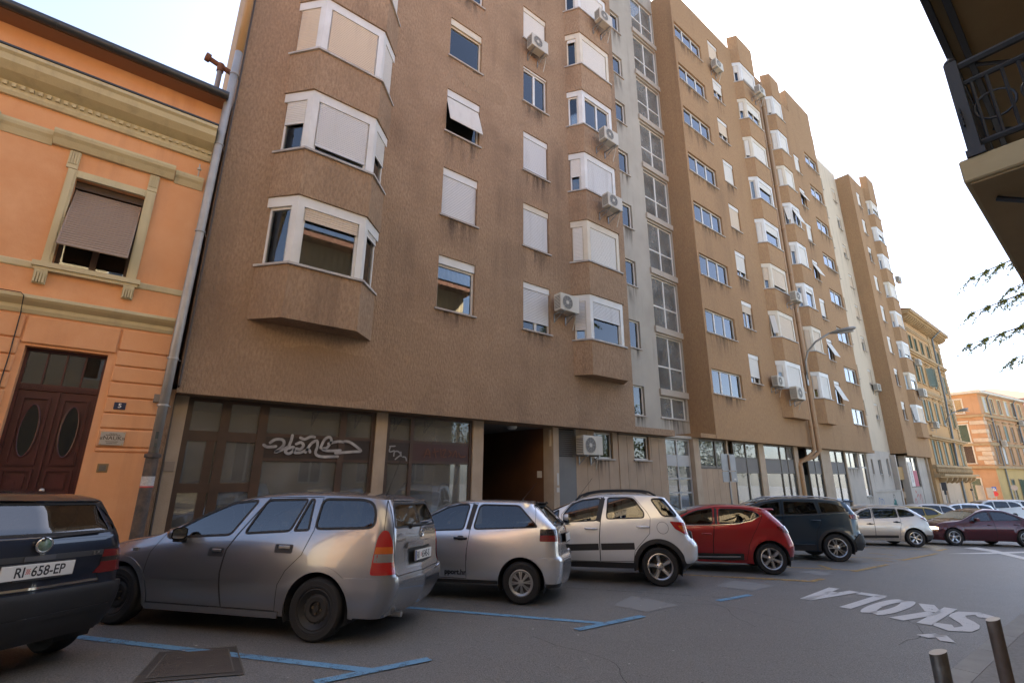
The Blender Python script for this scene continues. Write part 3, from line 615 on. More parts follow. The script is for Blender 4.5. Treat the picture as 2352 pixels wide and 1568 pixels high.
# ================================================================ cream stair tower further down
S2 = thing('stair_tower', 'cream coloured stair tower with small windows set back before the far brown block', 'building', (38.6, YS, 0))
h2 = [(45.3, 46.2, 5.77 + P_ * k, 7.0 + P_ * k) for k in range(8)] + [(42.3, 43.1, 5.9 + P_ * k, 7.0 + P_ * k) for k in range(8)]
b = MB(); b.T = TR(0, YS); holed_wall(b, 38.6, 46.95, 2.9, 28.3, h2); b.T = None; mass(b, 38.6, 46.95, YS, 24, 2.9, 28.3); b.obj('wall', creamwarm, S2)
for k in range(8): window(S2, 45.3, 5.77 + P_ * k, YS, .9, 1.23, [.7, .9, .3, .8, 1, .5, 0, 1][k], white, shut_b, .15, 1, None); window(S2, 42.3, 5.9 + P_ * k, YS, .8, 1.1, 0, white, None, 0, 1, None)
m = MB(); m.quad((38.7, YS + .7, 3), (46.9, YS + .7, 3), (46.9, YS + .7, 28), (38.7, YS + .7, 28)); m.obj('interior_wall', interior, S2)
hh = [(40.2, 40.9, 1.6, 2.6), (42., 42.7, 1.6, 2.6), (43.9, 44.5, 1.5, 2.7)]
b = MB(); b.T = TR(0, 11.25); holed_wall(b, 39.4, 44.9, .45, 3.2, hh, .3); b.T = None; b.box(39.35, 44.9, 11.3, 12, .2, .45); b.obj('ground_floor_wall', wt, S2)
b = MB(); b.box(39.4, 44.9, 11.0, 11.2, -3.2, .42); b.box(39.3, 44.95, 10.94, 11.24, .42, .5); b.obj('plinth', wt, S2)
for x0, x1, z0, z1 in hh: window(S2, x0, z0, 11.25, x1 - x0, z1 - z0, 0, greyframe, None, 0, 1, None)
b = MB(); b.quad((39.5, 11.9, .4), (44.8, 11.9, .4), (44.8, 11.9, 3.1), (39.5, 11.9, 3.1)); b.obj('interior_wall', interior, S2)
cvb = lambda x, y: (39.7 + (x - 770) / 110 * 1.1, .10 - (y - 495) / 110 * .95)
graf(S2, [[(772,600),(775,540),(790,500),(812,520),(818,600)], [(785,560),(790,575)], [(802,560),(805,575)], [(830,510),(862,515),(875,540),(865,600)], [(835,515),(845,560),(850,600)]], mat('blue_spray', (.12, .17, .32), .8), .025, 10.995, cvb)
cvg = lambda x, y: (42.6 + (x - 1040) / 100 * 1.3, .25 - (y - 470) / 140 * 1.15)
graf(S2, [[(1070,500),(1080,475),(1098,490),(1085,520),(1070,515)], [(1060,530),(1050,590),(1055,610)], [(1105,530),(1120,600)]], mat('black_spray', (.05, .06, .06), .8), .03, 10.994, cvg)
graf(S2, [[(1085,530),(1075,600)], [(1100,535),(1100,605)], [(1065,560),(1110,570)], [(1068,590),(1120,592)]], mat('teal_spray', (.10, .28, .24), .8), .16, 10.997, cvg)

# ================================================================ far brown block
YC = 10.6
C = thing('apartment_block', 'far brown apartment block with one column of white bays and a boarded entrance', 'building', (46.95, YC, 0))
hc = [(48.2, 49.2, 5.85 + P_ * k, 7.3 + P_ * k) for k in range(8)]
b = MB(); b.T = TR(0, YC); holed_wall(b, 46.95, 54.3, 3.0, 27.9, hc); b.T = None; mass(b, 46.95, 54.3, YC, 24, 3.0, 27.9); b.prism([(50.7, YC + .1), (50.95, 10.2), (52.9, 10.2), (53.5, YC + .1)], 26.6, 29.2); b.obj('wall', brown2, C)
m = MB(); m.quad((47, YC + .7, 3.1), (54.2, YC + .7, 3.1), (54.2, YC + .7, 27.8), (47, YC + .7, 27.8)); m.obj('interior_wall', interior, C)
for k in range(8):
    z = P_ * k; window(C, 48.2, 5.85 + z, YC, 1.0, 1.45, [.3, .2, .9, .9, 1, .2, 1, 1][k], white, shut_w, .2, 1, None)
    bay(C, [(50.7, YC), (50.95, 10.2), (52.9, 10.2), (53.5, YC)], (4.55 if k == 0 else 4.50) + z, 5.8 + z, 7.26 + z, brown2, B3[(k * 3 + 1) % 8], [white, offwhite, white][k % 3])
b = MB(); b.box(46.95, 54.3, YC + .02, 14, 3.002, 3.15); b.obj('soffit_slab', brown2, C)
for x0, x1, mt in ((45.0, 45.25, wt), (47.5, 47.85, wt), (50.9, 51.3, wt), (54., 54.3, pillarm)):
    b = MB(); b.box(x0, x1, 10.95, 11.4, -3.2, 3.0); b.obj('pillar', mt, C)
b = MB(); b.box(47.85, 50.9, 10.98, 11.3, -3.2, .62); b.box(51.3, 54., 11.1, 11.3, -3.2, 3.0); b.obj('ground_floor_wall', wt, C)
b = MB(); b.box(45.25, 47.5, 12.3, 12.4, -3.2, 3.0); b.obj('entrance_back', mat('entrance_dark', (.05, .035, .025), .8), C)
b = MB(); b.box(45.3, 47.45, 11.2, 11.26, 1.2, 2.15); b.obj('hoarding_board', mat('yellow_board', (.42, .26, .10), .8), C)
b = MB(); b.box(45.9, 46.9, 11.2, 11.26, -.15, .35); b.obj('hoarding_board', mat('tan_board', (.36, .24, .14), .8), C)
grid_front(C, 'shop_window', 47.85, 50.9, .62, 2.95, [(47.85, 47.95), (49.5, 49.6), (50.8, 50.9)], [[], []], bronze, Y=11.05)
b = MB(); b.box(47.9, 50.8, 12., 12.1, .5, 3.); b.obj('interior_wall', interior, C)
b = MB(); b.box(47.98, 48.9, 10.93, 10.97, .7, 2.55); sgn = b.obj('shop_banner', mat('banner_white', (.68, .64, .58), .7), C)
tm = text_mesh('VI BIRATE!', .27, 0, 'banner_lettering'); tm.materials.append(black); o = ROOTLOC[sgn.name]
t = put('banner_lettering', tm, sgn, (48.45 - o[0], 10.925 - o[1], 1.6 - o[2])); t.rotation_euler = (rad(90), rad(90), 0)
b = MB(); b.box(49.0, 50.4, 11.02, 11.04, .7, 1.9); b.obj('shop_poster', mat('red_poster', (.42, .06, .10), .6), C)
cvr = lambda x, y: (48.1 + (x - 1405) / 115 * 2.2, .45 - (y - 445) / 150 * 1.5)
graf(C, [[(1415,560),(1408,530),(1420,510),(1430,530),(1425,560)], [(1440,470),(1438,450),(1450,465)], [(1445,500),(1465,480),(1475,500)], [(1480,520),(1505,480),(1510,560)], [(1420,590),(1480,585),(1510,595)]], mat('red_spray', (.5, .10, .10), .8), .04, 10.972, cvr)
# ================================================================ orange house on the left
YO = 10.6
orange = mat('orange_render', (.76, .375, .175), .88, spec=.2, var=[((.66, .31, .14), .5, 1.5), ((.77, .41, .21), 2., 1.2)], streak=((.52, .26, .14), .35, 2.5), bump=(35, .2))
olive = mat('olive_trim', (.62, .54, .335), .85, spec=.2, var=((.58, .50, .31), 2., 1.2), streak=((.40, .34, .22), .45, 4.), bump=(40, .25))
O = thing('terraced_house', 'orange rendered house with olive mouldings, maroon double door and dark gutter', 'house', (.2, YO, 0))
b = MB(); b.T = TR(0, YO); holed_wall(b, -9, .27, -1, 9.05, [(-1.61, -.63, 4.85, 6.5), (-4.05, -3.07, 4.85, 6.5), (-1.64, -.61, -.6, 3.42)], .28); b.T = None
mass(b, -9, .27, YO, 22, -1, 9.05); b.obj('wall', orange, O)
b = MB(); b.quad((-9, YO - .35, 9.12), (.32, YO - .35, 9.12), (.32, 16, 12.2), (-9, 16, 12.2)); b.quad((.32, YO, 9.0), (.32, 22, 9.0), (.32, 16, 12.2), (.32, YO - .35, 9.1)); b.obj('roof', mat('roof_tiles', (.25, .11, .07), .9, bump=(12, .5)), O)
b = MB(); b.quad((-9, YO + .5, -1), (.2, YO + .5, -1), (.2, YO + .5, 9), (-9, YO + .5, 9)); b.obj('interior_wall', interior, O)
# gutter: half round with brackets
gut = mat('dark_gutter', (.07, .075, .08), .4, metal=.5)
prof = [(YO - .42 + .085 * math.cos(a), 9.1 + .085 * math.sin(a)) for a in np.linspace(math.pi * .95, 2.05 * math.pi, 9)] + [(YO - .35, 9.16), (YO - .49, 9.15)]
b = MB(); b.extr(prof, -9, .33); gt = b.obj('gutter', gut, O, smooth=40, fix=True)
for x in np.arange(-8.6, .3, .78):
    k = MB(); k.extr([(y0 + (y0 - (YO - .42)) * .12, z0 - .006) for y0, z0 in prof[:9]] + [(YO - .40, 9.1)], x, x + .035); k.obj('gutter_bracket', gut, gt)
b = MB(); b.box(-9, .3, YO - .36, YO + .02, 9.02, 9.1); b.obj('eaves_board', mat('eaves_board', (.30, .15, .08), .8), O)
def cornice(par, x0, x1, Y, pts, mt, name='cornice'):                # pts (out, z) outward profile, closed at the wall
    k = MB(); P = [(Y - o, z) for o, z in pts]; P = [(Y + .02, pts[0][1])] + P + [(Y + .02, pts[-1][1])]
    k.extr(P, x0, x1); return k.obj(name, mt, par, fix=True)
up_ = cornice(O, -9, .25, YO, [(.06, 7.66), (.09, 7.72), (.1, 7.88), (.30, 7.96), (.42, 8.06), (.45, 8.16), (.5, 8.2), (.5, 8.26), (.0, 8.34)], olive)
b = MB(); b.box(-9, .26, YO - .52, YO, 8.27, 8.30); b.obj('flashing', gut, up_)
x = -8.95
while x < .2:
    d = MB(); d.box(x, x + .055, YO - .14, YO - .095, 7.785, 7.855); d.obj('dentil', olive, up_); x += .11
cornice(O, -9, .22, YO, [(.02, 3.94), (.05, 4.0), (.05, 4.06), (.14, 4.12), (.18, 4.16), (.18, 4.21), (.0, 4.26)], olive)
hood = [(.02, 7.0), (.05, 7.04), (.09, 7.1), (.14, 7.15), (.16, 7.2), (.16, 7.24), (.0, 7.28)]
for x0, x1 in ((-2.02, -.27), (-4.46, -2.71)): cornice(O, x0, x1, YO, [(o + .05, z + .01) for o, z in hood], olive)
for x0, x1 in ((-2.70, -2.03), (-.26, .21), (-9, -4.47)): cornice(O, x0, x1, YO, [(o * .75, z - .02) for o, z in hood], olive)
cornice(O, -9, .24, YO, [(.012, 4.70), (.025, 4.72), (.025, 4.80), (.012, 4.82)], olive, 'string_course')
for xo in (0, -2.44):
    wdn = window(O, -1.61 + xo, 4.85, YO + .05, .98, 1.65, .86 if xo == 0 else 1, brownframe, shut_br, .14, 2, None, rad(19) if xo == 0 else 0, sill=None)
    s = MB(); a, c = -1.61 + xo, -.63 + xo
    for x0, x1, z0, z1 in ((a - .13, a - .002, 4.83, 6.64), (c + .002, c + .15, 4.83, 6.64), (a, c, 6.505, 6.64)):
        s.box(x0, x1, YO - .05, YO + .012, z0, z1); s.box(x0 + .02, x1 - .03, YO - .065, YO - .04, z0, z1 - .02)
    s.obj('window_surround', olive, O)
    s = MB(); s.box(a - .22, c + .22, YO - .12, YO + .1, 4.745, 4.83); s.box(a - .19, c + .19, YO - .09, YO + .05, 4.69, 4.744); s.obj('window_sill', olive, O)
    for x in (a - .17, c - .0):
        k = MB()
        k.extr([(YO - .085, 4.69), (YO - .085, 4.62), (YO - .05, 4.5), (YO - .05, 4.46), (YO, 4.46), (YO, 4.69)], x, x + .16)
        for q in range(4): k.box(x + .015 + q * .035, x + .035 + q * .035, YO - .1, YO - .045, 4.47, 4.66)
        k.obj('console', olive, O, fix=True)
        k = MB(); k.box(x, x + .15, YO - .04, YO, 6.66, 6.99)
        for q in range(4): k.box(x + .012 + q * .034, x + .032 + q * .034, YO - .055, YO - .03, 6.74, 6.99)
        k.obj('fluted_block', olive, O)
# rustication: each course of blocks a piece of its own
def block(x0, x1, z0, z1, d=.035):
    k = MB(); k.bbox(x0, x1, YO - d, YO + .02, z0, z1, .016); k.obj('rustication_block', orange, O)
zc = [1.86, 2.17, 2.43, 2.70, 2.965, 3.245, 3.52]
for z0, z1 in zip(zc[:-1], zc[1:]):
    block(-.50, .235, z0 + .012, z1 - .008)
    block(-3.5, -1.72, z0 + .012, z1 - .008)
block(-.49, .235, 3.532, 3.9); block(-1.70, -.515, 3.46, 3.9); block(-3.5, -1.725, 3.532, 3.9); block(-.50, .235, 1.79, 1.85)
b = MB(); b.box(-.60, .235, YO - .05, YO, -.6, 1.78); b.box(-3.5, -1.65, YO - .05, YO, -.6, 1.78); b.obj('plinth', orange, O)
# double door with oval lights
door = mat('maroon_door', (.085, .018, .016), .42, var=((.06, .014, .013), 3., 1.2), coat=.15, coat_rough=.3)
YD = YO + .18
fr = MB(); fr.box(-1.64, -.61, YD - .02, YD + .1, 2.74, 2.84); fr.box(-1.64, -1.60, YD - .01, YD + .1, -.6, 3.42); fr.box(-.65, -.61, YD - .01, YD + .1, -.6, 3.42); fr.box(-1.6, -.65, YD - .01, YD + .1, 3.37, 3.42)
for q in range(1, 4): fr.box(-1.6 + q * .2375 - .012, -1.6 + q * .2375 + .012, YD, YD + .08, 2.84, 3.37)
D0 = fr.obj('door_frame', door, O)
k = MB(); k.box(-1.6, -.65, YD + .03, YD + .04, 2.84, 3.37); k.obj('pane', glass, D0)
k = MB(); 
for q in range(34): k.box(-1.6 + q * .028, -1.6 + q * .028 + .015, YD - .035, YD - .018, 2.765, 2.815)
k.obj('dentil_strip', door, D0)
for x0 in (-1.598, -1.118):
    x1 = x0 + .466; L = MB(); cx = (x0 + x1) / 2
    L.box(x0, x1, YD + .01, YD + .06, -.6, 2.735)
    def ring(a0, a1, z0, z1, w=.03, dd=.018):
        L.box(a0, a1, YD - dd, YD + .012, z0, z0 + w); L.box(a0, a1, YD - dd, YD + .012, z1 - w, z1); L.box(a0, a0 + w, YD - dd, YD + .012, z0 + w, z1 - w); L.box(a1 - w, a1, YD - dd, YD + .012, z0 + w, z1 - w)
    ring(x0 + .06, x1 - .06, 1.56, 2.64); ring(x0 + .085, x1 - .085, 1.585, 2.615, .012, .026); ring(x0 + .06, x1 - .06, 1.12, 1.50); L.box(x0 + .13, x1 - .13, YD - .012, YD + .012, 1.2, 1.42); ring(x0 + .06, x1 - .06, .4, 1.06)
    lf = L.obj('door_leaf', door, O)
    e = MB(); P = [(cx + .098 * math.cos(a), 2.1 + .40 * math.sin(a)) for a in np.linspace(0, 2 * math.pi, 28, endpoint=False)]; e.extr(P, YD - .012, YD + .009, 'y'); e.obj('oval_pane', mat('dark_pane', (.01, .012, .012), .08), lf)
    e = MB(); e.tube([(x, YD - .012, z) for x, z in [(cx + .108 * math.cos(a), 2.1 + .41 * math.sin(a)) for a in np.linspace(0, 2 * math.pi, 29)]], .012, 6, caps=False); e.obj('oval_moulding', door, lf)
k = MB(); k.box(-1.128, -1.1, YD - .03, YD + .01, -.6, 2.735); k.obj('meeting_rail', door, D0)
brass = mat('brass', (.55, .36, .10), .35, metal=1)
k = MB(); k.bbox(-1.46, -1.24, YD - .03, YD - .015, 1.06, 1.13, .006); k.box(-1.43, -1.27, YD - .034, YD - .028, 1.075, 1.115); k.obj('letter_plate', brass, D0)
k = MB(); k.lathe([(0, -.055), (.025, -.05), (.035, -.035), (.02, -.01), (.03, 0)], 16, 'y', (-1.02, YD - .01, 1.18)); k.obj('door_knob', mat('white_metal_knob', (.6, .58, .52), .3, metal=.6), D0, smooth=True)
# number 5, brass plaque, bell
n5 = thing('house_number_plate', 'small dark blue enamel plate with the number 5 beside the maroon door', 'sign', (-.30, YO - .04, 2.56))
k = MB(); k.bbox(-.38, -.22, YO - .05, YO - .036, 2.5, 2.62, .005); k.obj('plate', mat('blue_enamel', (.02, .03, .07), .35), n5)
tm = text_mesh('5', .105, .001, 'lettering', bold=.002); tm.materials.append(mat('enamel_white', (.75, .75, .72), .4)); put('lettering', tm, n5, (0, -.0125, 0), (rad(90), 0, 0))
pq = thing('plaque', 'grey metal plaque reading NAUK screwed to the orange wall', 'sign', (-.30, YO - .05, 2.01))
k = MB(); k.bbox(-.46, -.14, YO - .06, YO - .045, 1.9, 2.12, .004); k.obj('plate', mat('plaque_metal', (.46, .42, .36), .45, metal=.3), pq)
txm = mat('plaque_print', (.10, .08, .06), .6)
tm = text_mesh('\u00abNAUK\u00bb', .088, .0006, 'lettering', bold=.001); tm.materials.append(txm); put('lettering', tm, pq, (0, -.0115, .005), (rad(90), 0, 0))
k = MB()
for zz_, hw_ in ((.078, .05), (.055, .095), (-.052, .085), (-.078, .07)):   # lines of print too small to read
    x = -hw_
    while x < hw_: w_ = RNG.uniform(.006, .02); k.box(-.30 + x, -.30 + min(x + w_, hw_), YO - .0612, YO - .0598, 2.01 + zz_ - .006, 2.01 + zz_ + .006); x += w_ + .004
k.obj('small_print', txm, pq)
k = MB()
for sx in (-.44, -.16):
    for sz in (1.915, 2.105): k.lathe([(0, -.004), (.007, -.003), (.008, 0)], 8, 'y', (sx, YO - .06, sz))
k.obj('screw', brass, pq)
bl = thing('door_bell', 'small square brass intercom plate set in the orange wall below the plaque', 'door bell', (-.34, YO - .05, 1.53))
k = MB(); k.bbox(-.41, -.27, YO - .06, YO - .048, 1.46, 1.6, .004); k.obj('plate', mat('old_brass', (.30, .20, .10), .5, metal=.6), bl)
k = MB(); k.box(-.385, -.295, YO - .066, YO - .058, 1.485, 1.575); k.lathe([(0, -.012), (.018, -.01), (.02, 0)], 12, 'y', (-.34, YO - .064, 1.545)); k.obj('push_button', mat('bell_face', (.16, .14, .11), .5), bl)
k = MB(); k.tube([(-1.79, YO - .05, 3.95), (-1.78, YO - .045, 3.2), (-1.80, YO - .045, 1.9), (-1.79, YO - .06, .2)], .008, 6); k.tube([(-3.5, YO - .19, 4.23), (-1.83, YO - .195, 4.22), (-1.79, YO - .19, 4.18), (-1.79, YO - .06, 3.92)], .007, 6); tag(k.obj('wall_cable', black), 'black cable clipped down the orange wall left of the door', 'cable')
k = MB(); k.tube([(.09, YO - .02, 7.55), (.09, YO - .12, 7.5), (.1, YO - .12, 7.38), (.1, YO - .06, 7.1)], .012, 6); k.lathe([(0, 0), (.035, .01), (.035, .05), (0, .06)], 10, 'z', (.1, YO - .12, 7.36)); tag(k.obj('cable_insulator', mat('porcelain', (.5, .47, .42), .4)), 'white porcelain cable insulator on an iron hook beneath the cornice', 'insulator')
# vent pipe on the roof
v = thing('vent_pipe', 'rusty T shaped vent pipe on the orange house roof', 'vent pipe', (.1, 11.2, 9.4))
k = MB(); k.tube([(.1, 11.2, 9.2), (.1, 11.2, 10.45)], .055, 10); k.obj('pipe', mat('pipe_grey', (.28, .24, .21), .8), v, smooth=True)
k = MB(); k.tube([(-.15, 11.2, 10.62), (.35, 11.2, 10.48)], .06, 10); k.tube([(.1, 11.2, 10.4), (.1, 11.2, 10.6)], .075, 10)
for x, z in ((-.17, 10.63), (.37, 10.475)): k.tube([(x - .04, 11.2, z + .01), (x + .04, 11.2, z - .01)], .10, 12)
k.obj('cowl', rust, v, smooth=40)
# downpipe between the houses
dp = thing('drainpipe', 'long zinc drainpipe between the orange house and the nearest brown block', 'drainpipe', (.31, 10.33, 0))
k = MB(); k.tube([(.335, 10.34, 14.), (.36, 10.34, 10.5)], .075, 14); k.tube([(.36, 10.34, 10.4), (.37, 10.34, 20)], .078, 14); k.obj('upper_pipe', mat('ochre_pipe', (.42, .25, .10), .5), dp, smooth=True)
k = MB(); k.tube([(.36, 10.34, 10.6), (.33, 10.34, 8), (.30, 10.34, 4.2), (.29, 10.33, 1.75)], .075, 14); zp = k.obj('pipe', zinc, dp, smooth=True)
for x, z in ((.355, 9.8), (.33, 8.0), (.315, 6.0), (.295, 3.45), (.29, 2.6)):
    k = MB(); k.lathe([(.077, -.02), (.088, -.018), (.088, .018), (.077, .02)], 16, 'z', (x, 10.335, z)); k.tube([(x + .07, 10.36, z), (x + .12, 10.52, z)], .01, 5); k.obj('pipe_clamp', zinc, dp, smooth=40)
k = MB(); k.tube([(.29, 10.33, 1.75), (.29, 10.33, -.5)], .095, 14); k.lathe([(.09, -.05), (.12, -.04), (.12, .02), (.08, .03)], 16, 'z', (.29, 10.33, 1.75))
k.obj('cast_iron_foot', mat('cast_iron', (.045, .04, .038), .7, var=((.14, .10, .075), 9., 1.2), bump=(60, .5)), dp, smooth=40)
k = MB()
n = 8
V = [(.29 + .097 * math.cos(a), 10.33 + .097 * math.sin(a), z) for z in (1.23, 1.40) for a in np.linspace(rad(195), rad(345), n)]
k.add(V, [(i, i + 1, n + i + 1, n + i) for i in range(n - 1)]); V = [(p[0], p[1], z) for p, z in zip(V[:n], [1.22] * n)] + [(p[0], p[1], 1.245) for p in V[:n]]
k.add([((x - .29) * 1.01 + .29, (y - 10.33) * 1.01 + 10.33, z) for x, y, z in V], [(i, i + 1, n + i + 1, n + i) for i in range(n - 1)], 1)
k.obj('paper_notice', [mat('paper', (.62, .60, .57), .8, var=((.35, .33, .33), 30, 1.4, (1, 1, 4))), mat('red_print', (.5, .08, .08), .8)], dp)
k = MB(); k.box(.27, .31, 10.247, 10.26, 2.02, 2.14); k.box(.275, .31, 10.248, 10.26, 1.88, 1.95); k.obj('sticker', mat('sticker_dark', (.05, .06, .055), .5), dp)
k = MB(); k.bbox(.14, .24, YO - .16, YO - .02, 2.66, 2.8, .006); tag(k.obj('junction_box', mat('box_grey', (.25, .22, .19), .6)), 'small grey junction box on the orange wall touching the drainpipe', 'junction box')
k = MB(); k.tube([(.47, 10.42, 3.0), (.47, 10.42, 20)], .02, 6); k.tube([(.47, 10.42, 3.0), (.46, 10.86, 2.85), (.5, 10.86, -.2)], .018, 6); tag(k.obj('lightning_conductor', mat('dark_iron', (.09, .075, .065), .6)), 'thin dark conductor running down the brown block corner behind the drainpipe', 'conductor')
k = MB(); k.bbox(.50, .66, 10.87, 10.89, 1.48, 1.66, .004); tag(k.obj('wall_hatch', mat('hatch', (.32, .25, .19), .7)), 'small square hatch on the stone pillar beside the drainpipe', 'hatch')

# twin drainpipes on the second block
for x, lab, z1 in ((29.15, 'ochre drainpipe standing left of the second bay column, thicker of the pair', 27), (28.5, 'ochre drainpipe close beside the first bay column, thinner of the pair', 26)):
    d = thing('drainpipe', lab, 'drainpipe', (x, 10.32, 0), 'drainpipes of the second block'); r = .12 if x > 29 else .095
    om = mat('pipe_ochre_render', (.40, .24, .12), .6, var=((.33, .2, .1), 1., 1.2))
    k = MB(); k.tube([(x, 10.32, z1), (x, 10.32, 2.75), (x - .35, 10.5, 2.45), (x - 1.3 if x > 29 else x - .6, 11.0 if x > 29 else 10.86, 2.15), (x - 1.4 if x > 29 else x - .7, 10.84, 1.9), (x - 1.4 if x > 29 else x - .7, 10.84, -2)], r, 10); k.obj('pipe', om, d, smooth=True)
    for z in range(4, 26, 3):
        k = MB(); k.lathe([(r + .002, -.04), (r + .02, -.03), (r + .02, .03), (r + .002, .04)], 12, 'z', (x, 10.32, z)); k.obj('pipe_clamp', om, d, smooth=40)

# ================================================================ air conditioners
def ac_unit(x, z, Y, lab, s=1.0, wall_y=None):
    t = thing('ac_unit', lab, 'air conditioner', (x, Y, z), 'outdoor air conditioner units')
    w, h, d = .74 * s, .50 * s, .28 * s
    b = MB(); b.bbox(-w/2, w/2, 0, d, 0, h, .015); put('casing', cm(('acc', s), lambda: b.mesh('casing', acwhite)), t)
    def grille():
        g = MB(); cx, cz, r = -w * .14, h * .5, h * .42
        g.lathe([(r, -.002), (r, -.012), (r - .015, -.014), (r - .015, -.002)], 24, 'y', (cx, 0, cz))
        for q in range(1, 6): rr = r * q / 6; g.lathe([(rr - .004, -.010), (rr + .004, -.010)], 20, 'y', (cx, 0, cz))
        for q in range(8):
            a = q * math.pi / 4; g.tube([(cx + .03 * math.cos(a), -.009, cz + .03 * math.sin(a)), (cx + r * math.cos(a), -.009, cz + r * math.sin(a))], .003, 4)
        g.lathe([(0, -.014), (.05 * s, -.014), (.055 * s, -.002)], 14, 'y', (cx, 0, cz)); return g.mesh('fan_guard', acwhite)
    put('fan_guard', cm(('acg', s), grille), t)
    def fan():
        g = MB(); cx, cz, r = -w * .14, h * .5, h * .405; g.add([(cx + r * math.cos(a), -.0015, cz + r * math.sin(a)) for a in np.linspace(0, 2 * math.pi, 28, endpoint=False)], [tuple(range(28))]); return g.mesh('fan_opening', acdark)
    put('fan_opening', cm(('acf', s), fan), t)
    def side():
        g = MB()
        for q in range(9): g.box(-w/2 - .003, -w/2 + .01, .03, d - .03, h * .12 + q * h * .085, h * .12 + q * h * .085 + .02)
        return g.mesh('side_grille', acdark)
    put('side_grille', cm(('acs', s), side), t)
    def brk(xx):
        g = MB(); wy = (wall_y - Y) if wall_y else d + .1
        g.box(xx - .015, xx + .015, .0, wy, -.035, -.002); g.box(xx - .015, xx + .015, wy - .03, wy, -.3, 0); g.tube([(xx, .05, -.03), (xx, wy - .01, -.28)], .012, 5)
        return g.mesh('bracket', steel)
    for xx in (-w * .3, w * .3): put('bracket', brk(xx), t)
    hs = MB(); hs.tube([(w/2 - .03, d * .6, .08), (w/2 + .05, d * .7, .0), (w/2 + .07, d, -.2), (w/2 + .05, d + .06, -.45)], .014, 6); put('hose', hs.mesh('hose', acwhite), t)
    return t
ac_unit(9.05, 16.1, 10.05, 'air conditioner hung under the upper right window of the nearest block, beside no bay', 1.05, YA)
ac_unit(12.1, 19.0, 9.45, 'air conditioner on the right bay of the nearest block, topmost one', 1.05, 9.98)
ac_unit(11.95, 13.25, 9.4, 'air conditioner on the right bay of the nearest block, below the open white windows', 1.05, 9.98)
ac_unit(11.95, 10.5, 9.4, 'air conditioner on the right bay of the nearest block, with round fan facing the street', 1.05, 9.98)
ac_unit(10.15, 6.42, 10.0, 'air conditioner on the flat wall just left of the lowest right bay, nearest block', 1.12, YA)
ac_unit(11.58, 2.06, 10.55, 'air conditioner at street level on the slab wall beside the grey louvred door', 1.22, YG)
ac_unit(23.0, 24.1, 10.05, 'air conditioner below the narrow top floor window of the second block', 1.1, YA)
ac_unit(27.1, 24.3, 9.5, 'air conditioner at the top of the first white bay column, second block', 1.1, 10.1)
ac_unit(27.5, 10.7, 9.5, 'air conditioner midway down the first bay column beside the drainpipes', 1.1, 10.1)
ac_unit(25.0, 5.75, 10.05, 'air conditioner left of the lowest bay of the second block, upper of two', 1.05, YA)
ac_unit(26.0, 5.15, 9.6, 'air conditioner under the lowest bay window of the second block, lower of two', 1.25, 10.1)
ac_unit(46.0, 8.0, 11.25, 'air conditioner on the cream stair tower', 1.1, YS)
ac_unit(52.3, 8.0, 9.7, 'air conditioner low on the far block bay column', 1.3, 10.2)
ac_unit(53.2, 18.7, 9.8, 'air conditioner high on the far block bay column', 1.1, 10.2)

# ================================================================ ornate old house
YD2 = 10.75
ochre = mat('ochre_render', (.52, .32, .15), .88, spec=.2, var=[((.44, .27, .125), .6, 1.2)], streak=((.30, .20, .11), .5, 1.6), bump=(14, .4))
stone = mat('ochre_stone_trim', (.44, .31, .16), .88, var=[((.34, .23, .12), .9, 1.2)], streak=((.2, .15, .09), .5, 2.), bump=(18, .4))
green = mat('green_shutter', (.06, .10, .06), .6, var=((.09, .13, .08), 1., 1.2))
greenp = mat('pale_green_shutter', (.20, .26, .22), .6, var=((.26, .32, .27), 1., 1.2))
def louvre_mesh(w, h, mt):
    def f():
        b = MB(); b.box(0, .05, -.02, .02, 0, h); b.box(w - .05, w, -.02, .02, 0, h); b.box(.05, w - .05, -.019, .019, 0, .06); b.box(.05, w - .05, -.019, .019, h - .06, h)
        n = int(h / .09)
        for i in range(n): z = .06 + i * (h - .12) / n; b.quad((.05, -.015, z), (w - .05, -.015, z), (w - .05, .015, z + .075), (.05, .015, z + .075))
        return b.mesh('shutter', mt)
    return cm(('lv', R(w), R(h), mt.name), f)
def old_window(par, x, z, Y, w, h, sh=None, opened=0., rot=0., org=None, trim=stone, hood=True, fm=white):
    """window with surround; positions along a facade that starts at org and runs at angle rot"""
    o = ROOTLOC[par.name]
    def W3(s, d, zz): return (org[0] + s * math.cos(rot) - d * math.sin(rot), org[1] + s * math.sin(rot) + d * math.cos(rot), zz) if org else (s, Y + d, zz)
    q = W3(x, 0, z); p = put('window', frame_mesh(w, h, 0, 2, fm), par, (q[0] - o[0], q[1] - o[1], q[2] - o[2]), (0, 0, rot)); fill(p, (0, 0, 0), w, h, 0, fm, None, 0, 2, None)
    def tr():
        b = MB(); t = .13
        b.box(-t, 0, -.05, .01, -.02, h + t); b.box(w, w + t, -.05, .01, -.02, h + t); b.box(0, w, -.05, .01, h, h + t)
        b.box(-t - .06, w + t + .06, -.12, .01, -.12, -.02)
        if hood: b.box(-t - .05, w + t + .05, -.09, .01, h + t + .16, h + t + .25); b.box(-t - .12, w + t + .12, -.2, .01, h + t + .25, h + t + .34)
        return b.mesh('surround', trim)
    put('surround', cm(('osr', R(w), R(h), trim.name, hood), tr), p)
    if sh:
        me = louvre_mesh(w / 2, h, sh)
        if opened > 0:
            put('shutter', me, p, (0, -.06, 0), (0, 0, math.pi - (math.pi - opened))) if 0 else put('shutter', me, p, (0, -.06, 0), (0, 0, -opened)); put('shutter', me, p, (w, -.06, 0), (0, 0, math.pi + opened))
        else: put('shutter', me, p, (0, .03, 0)); put('shutter', me, p, (w / 2, .03, 0))
    return p
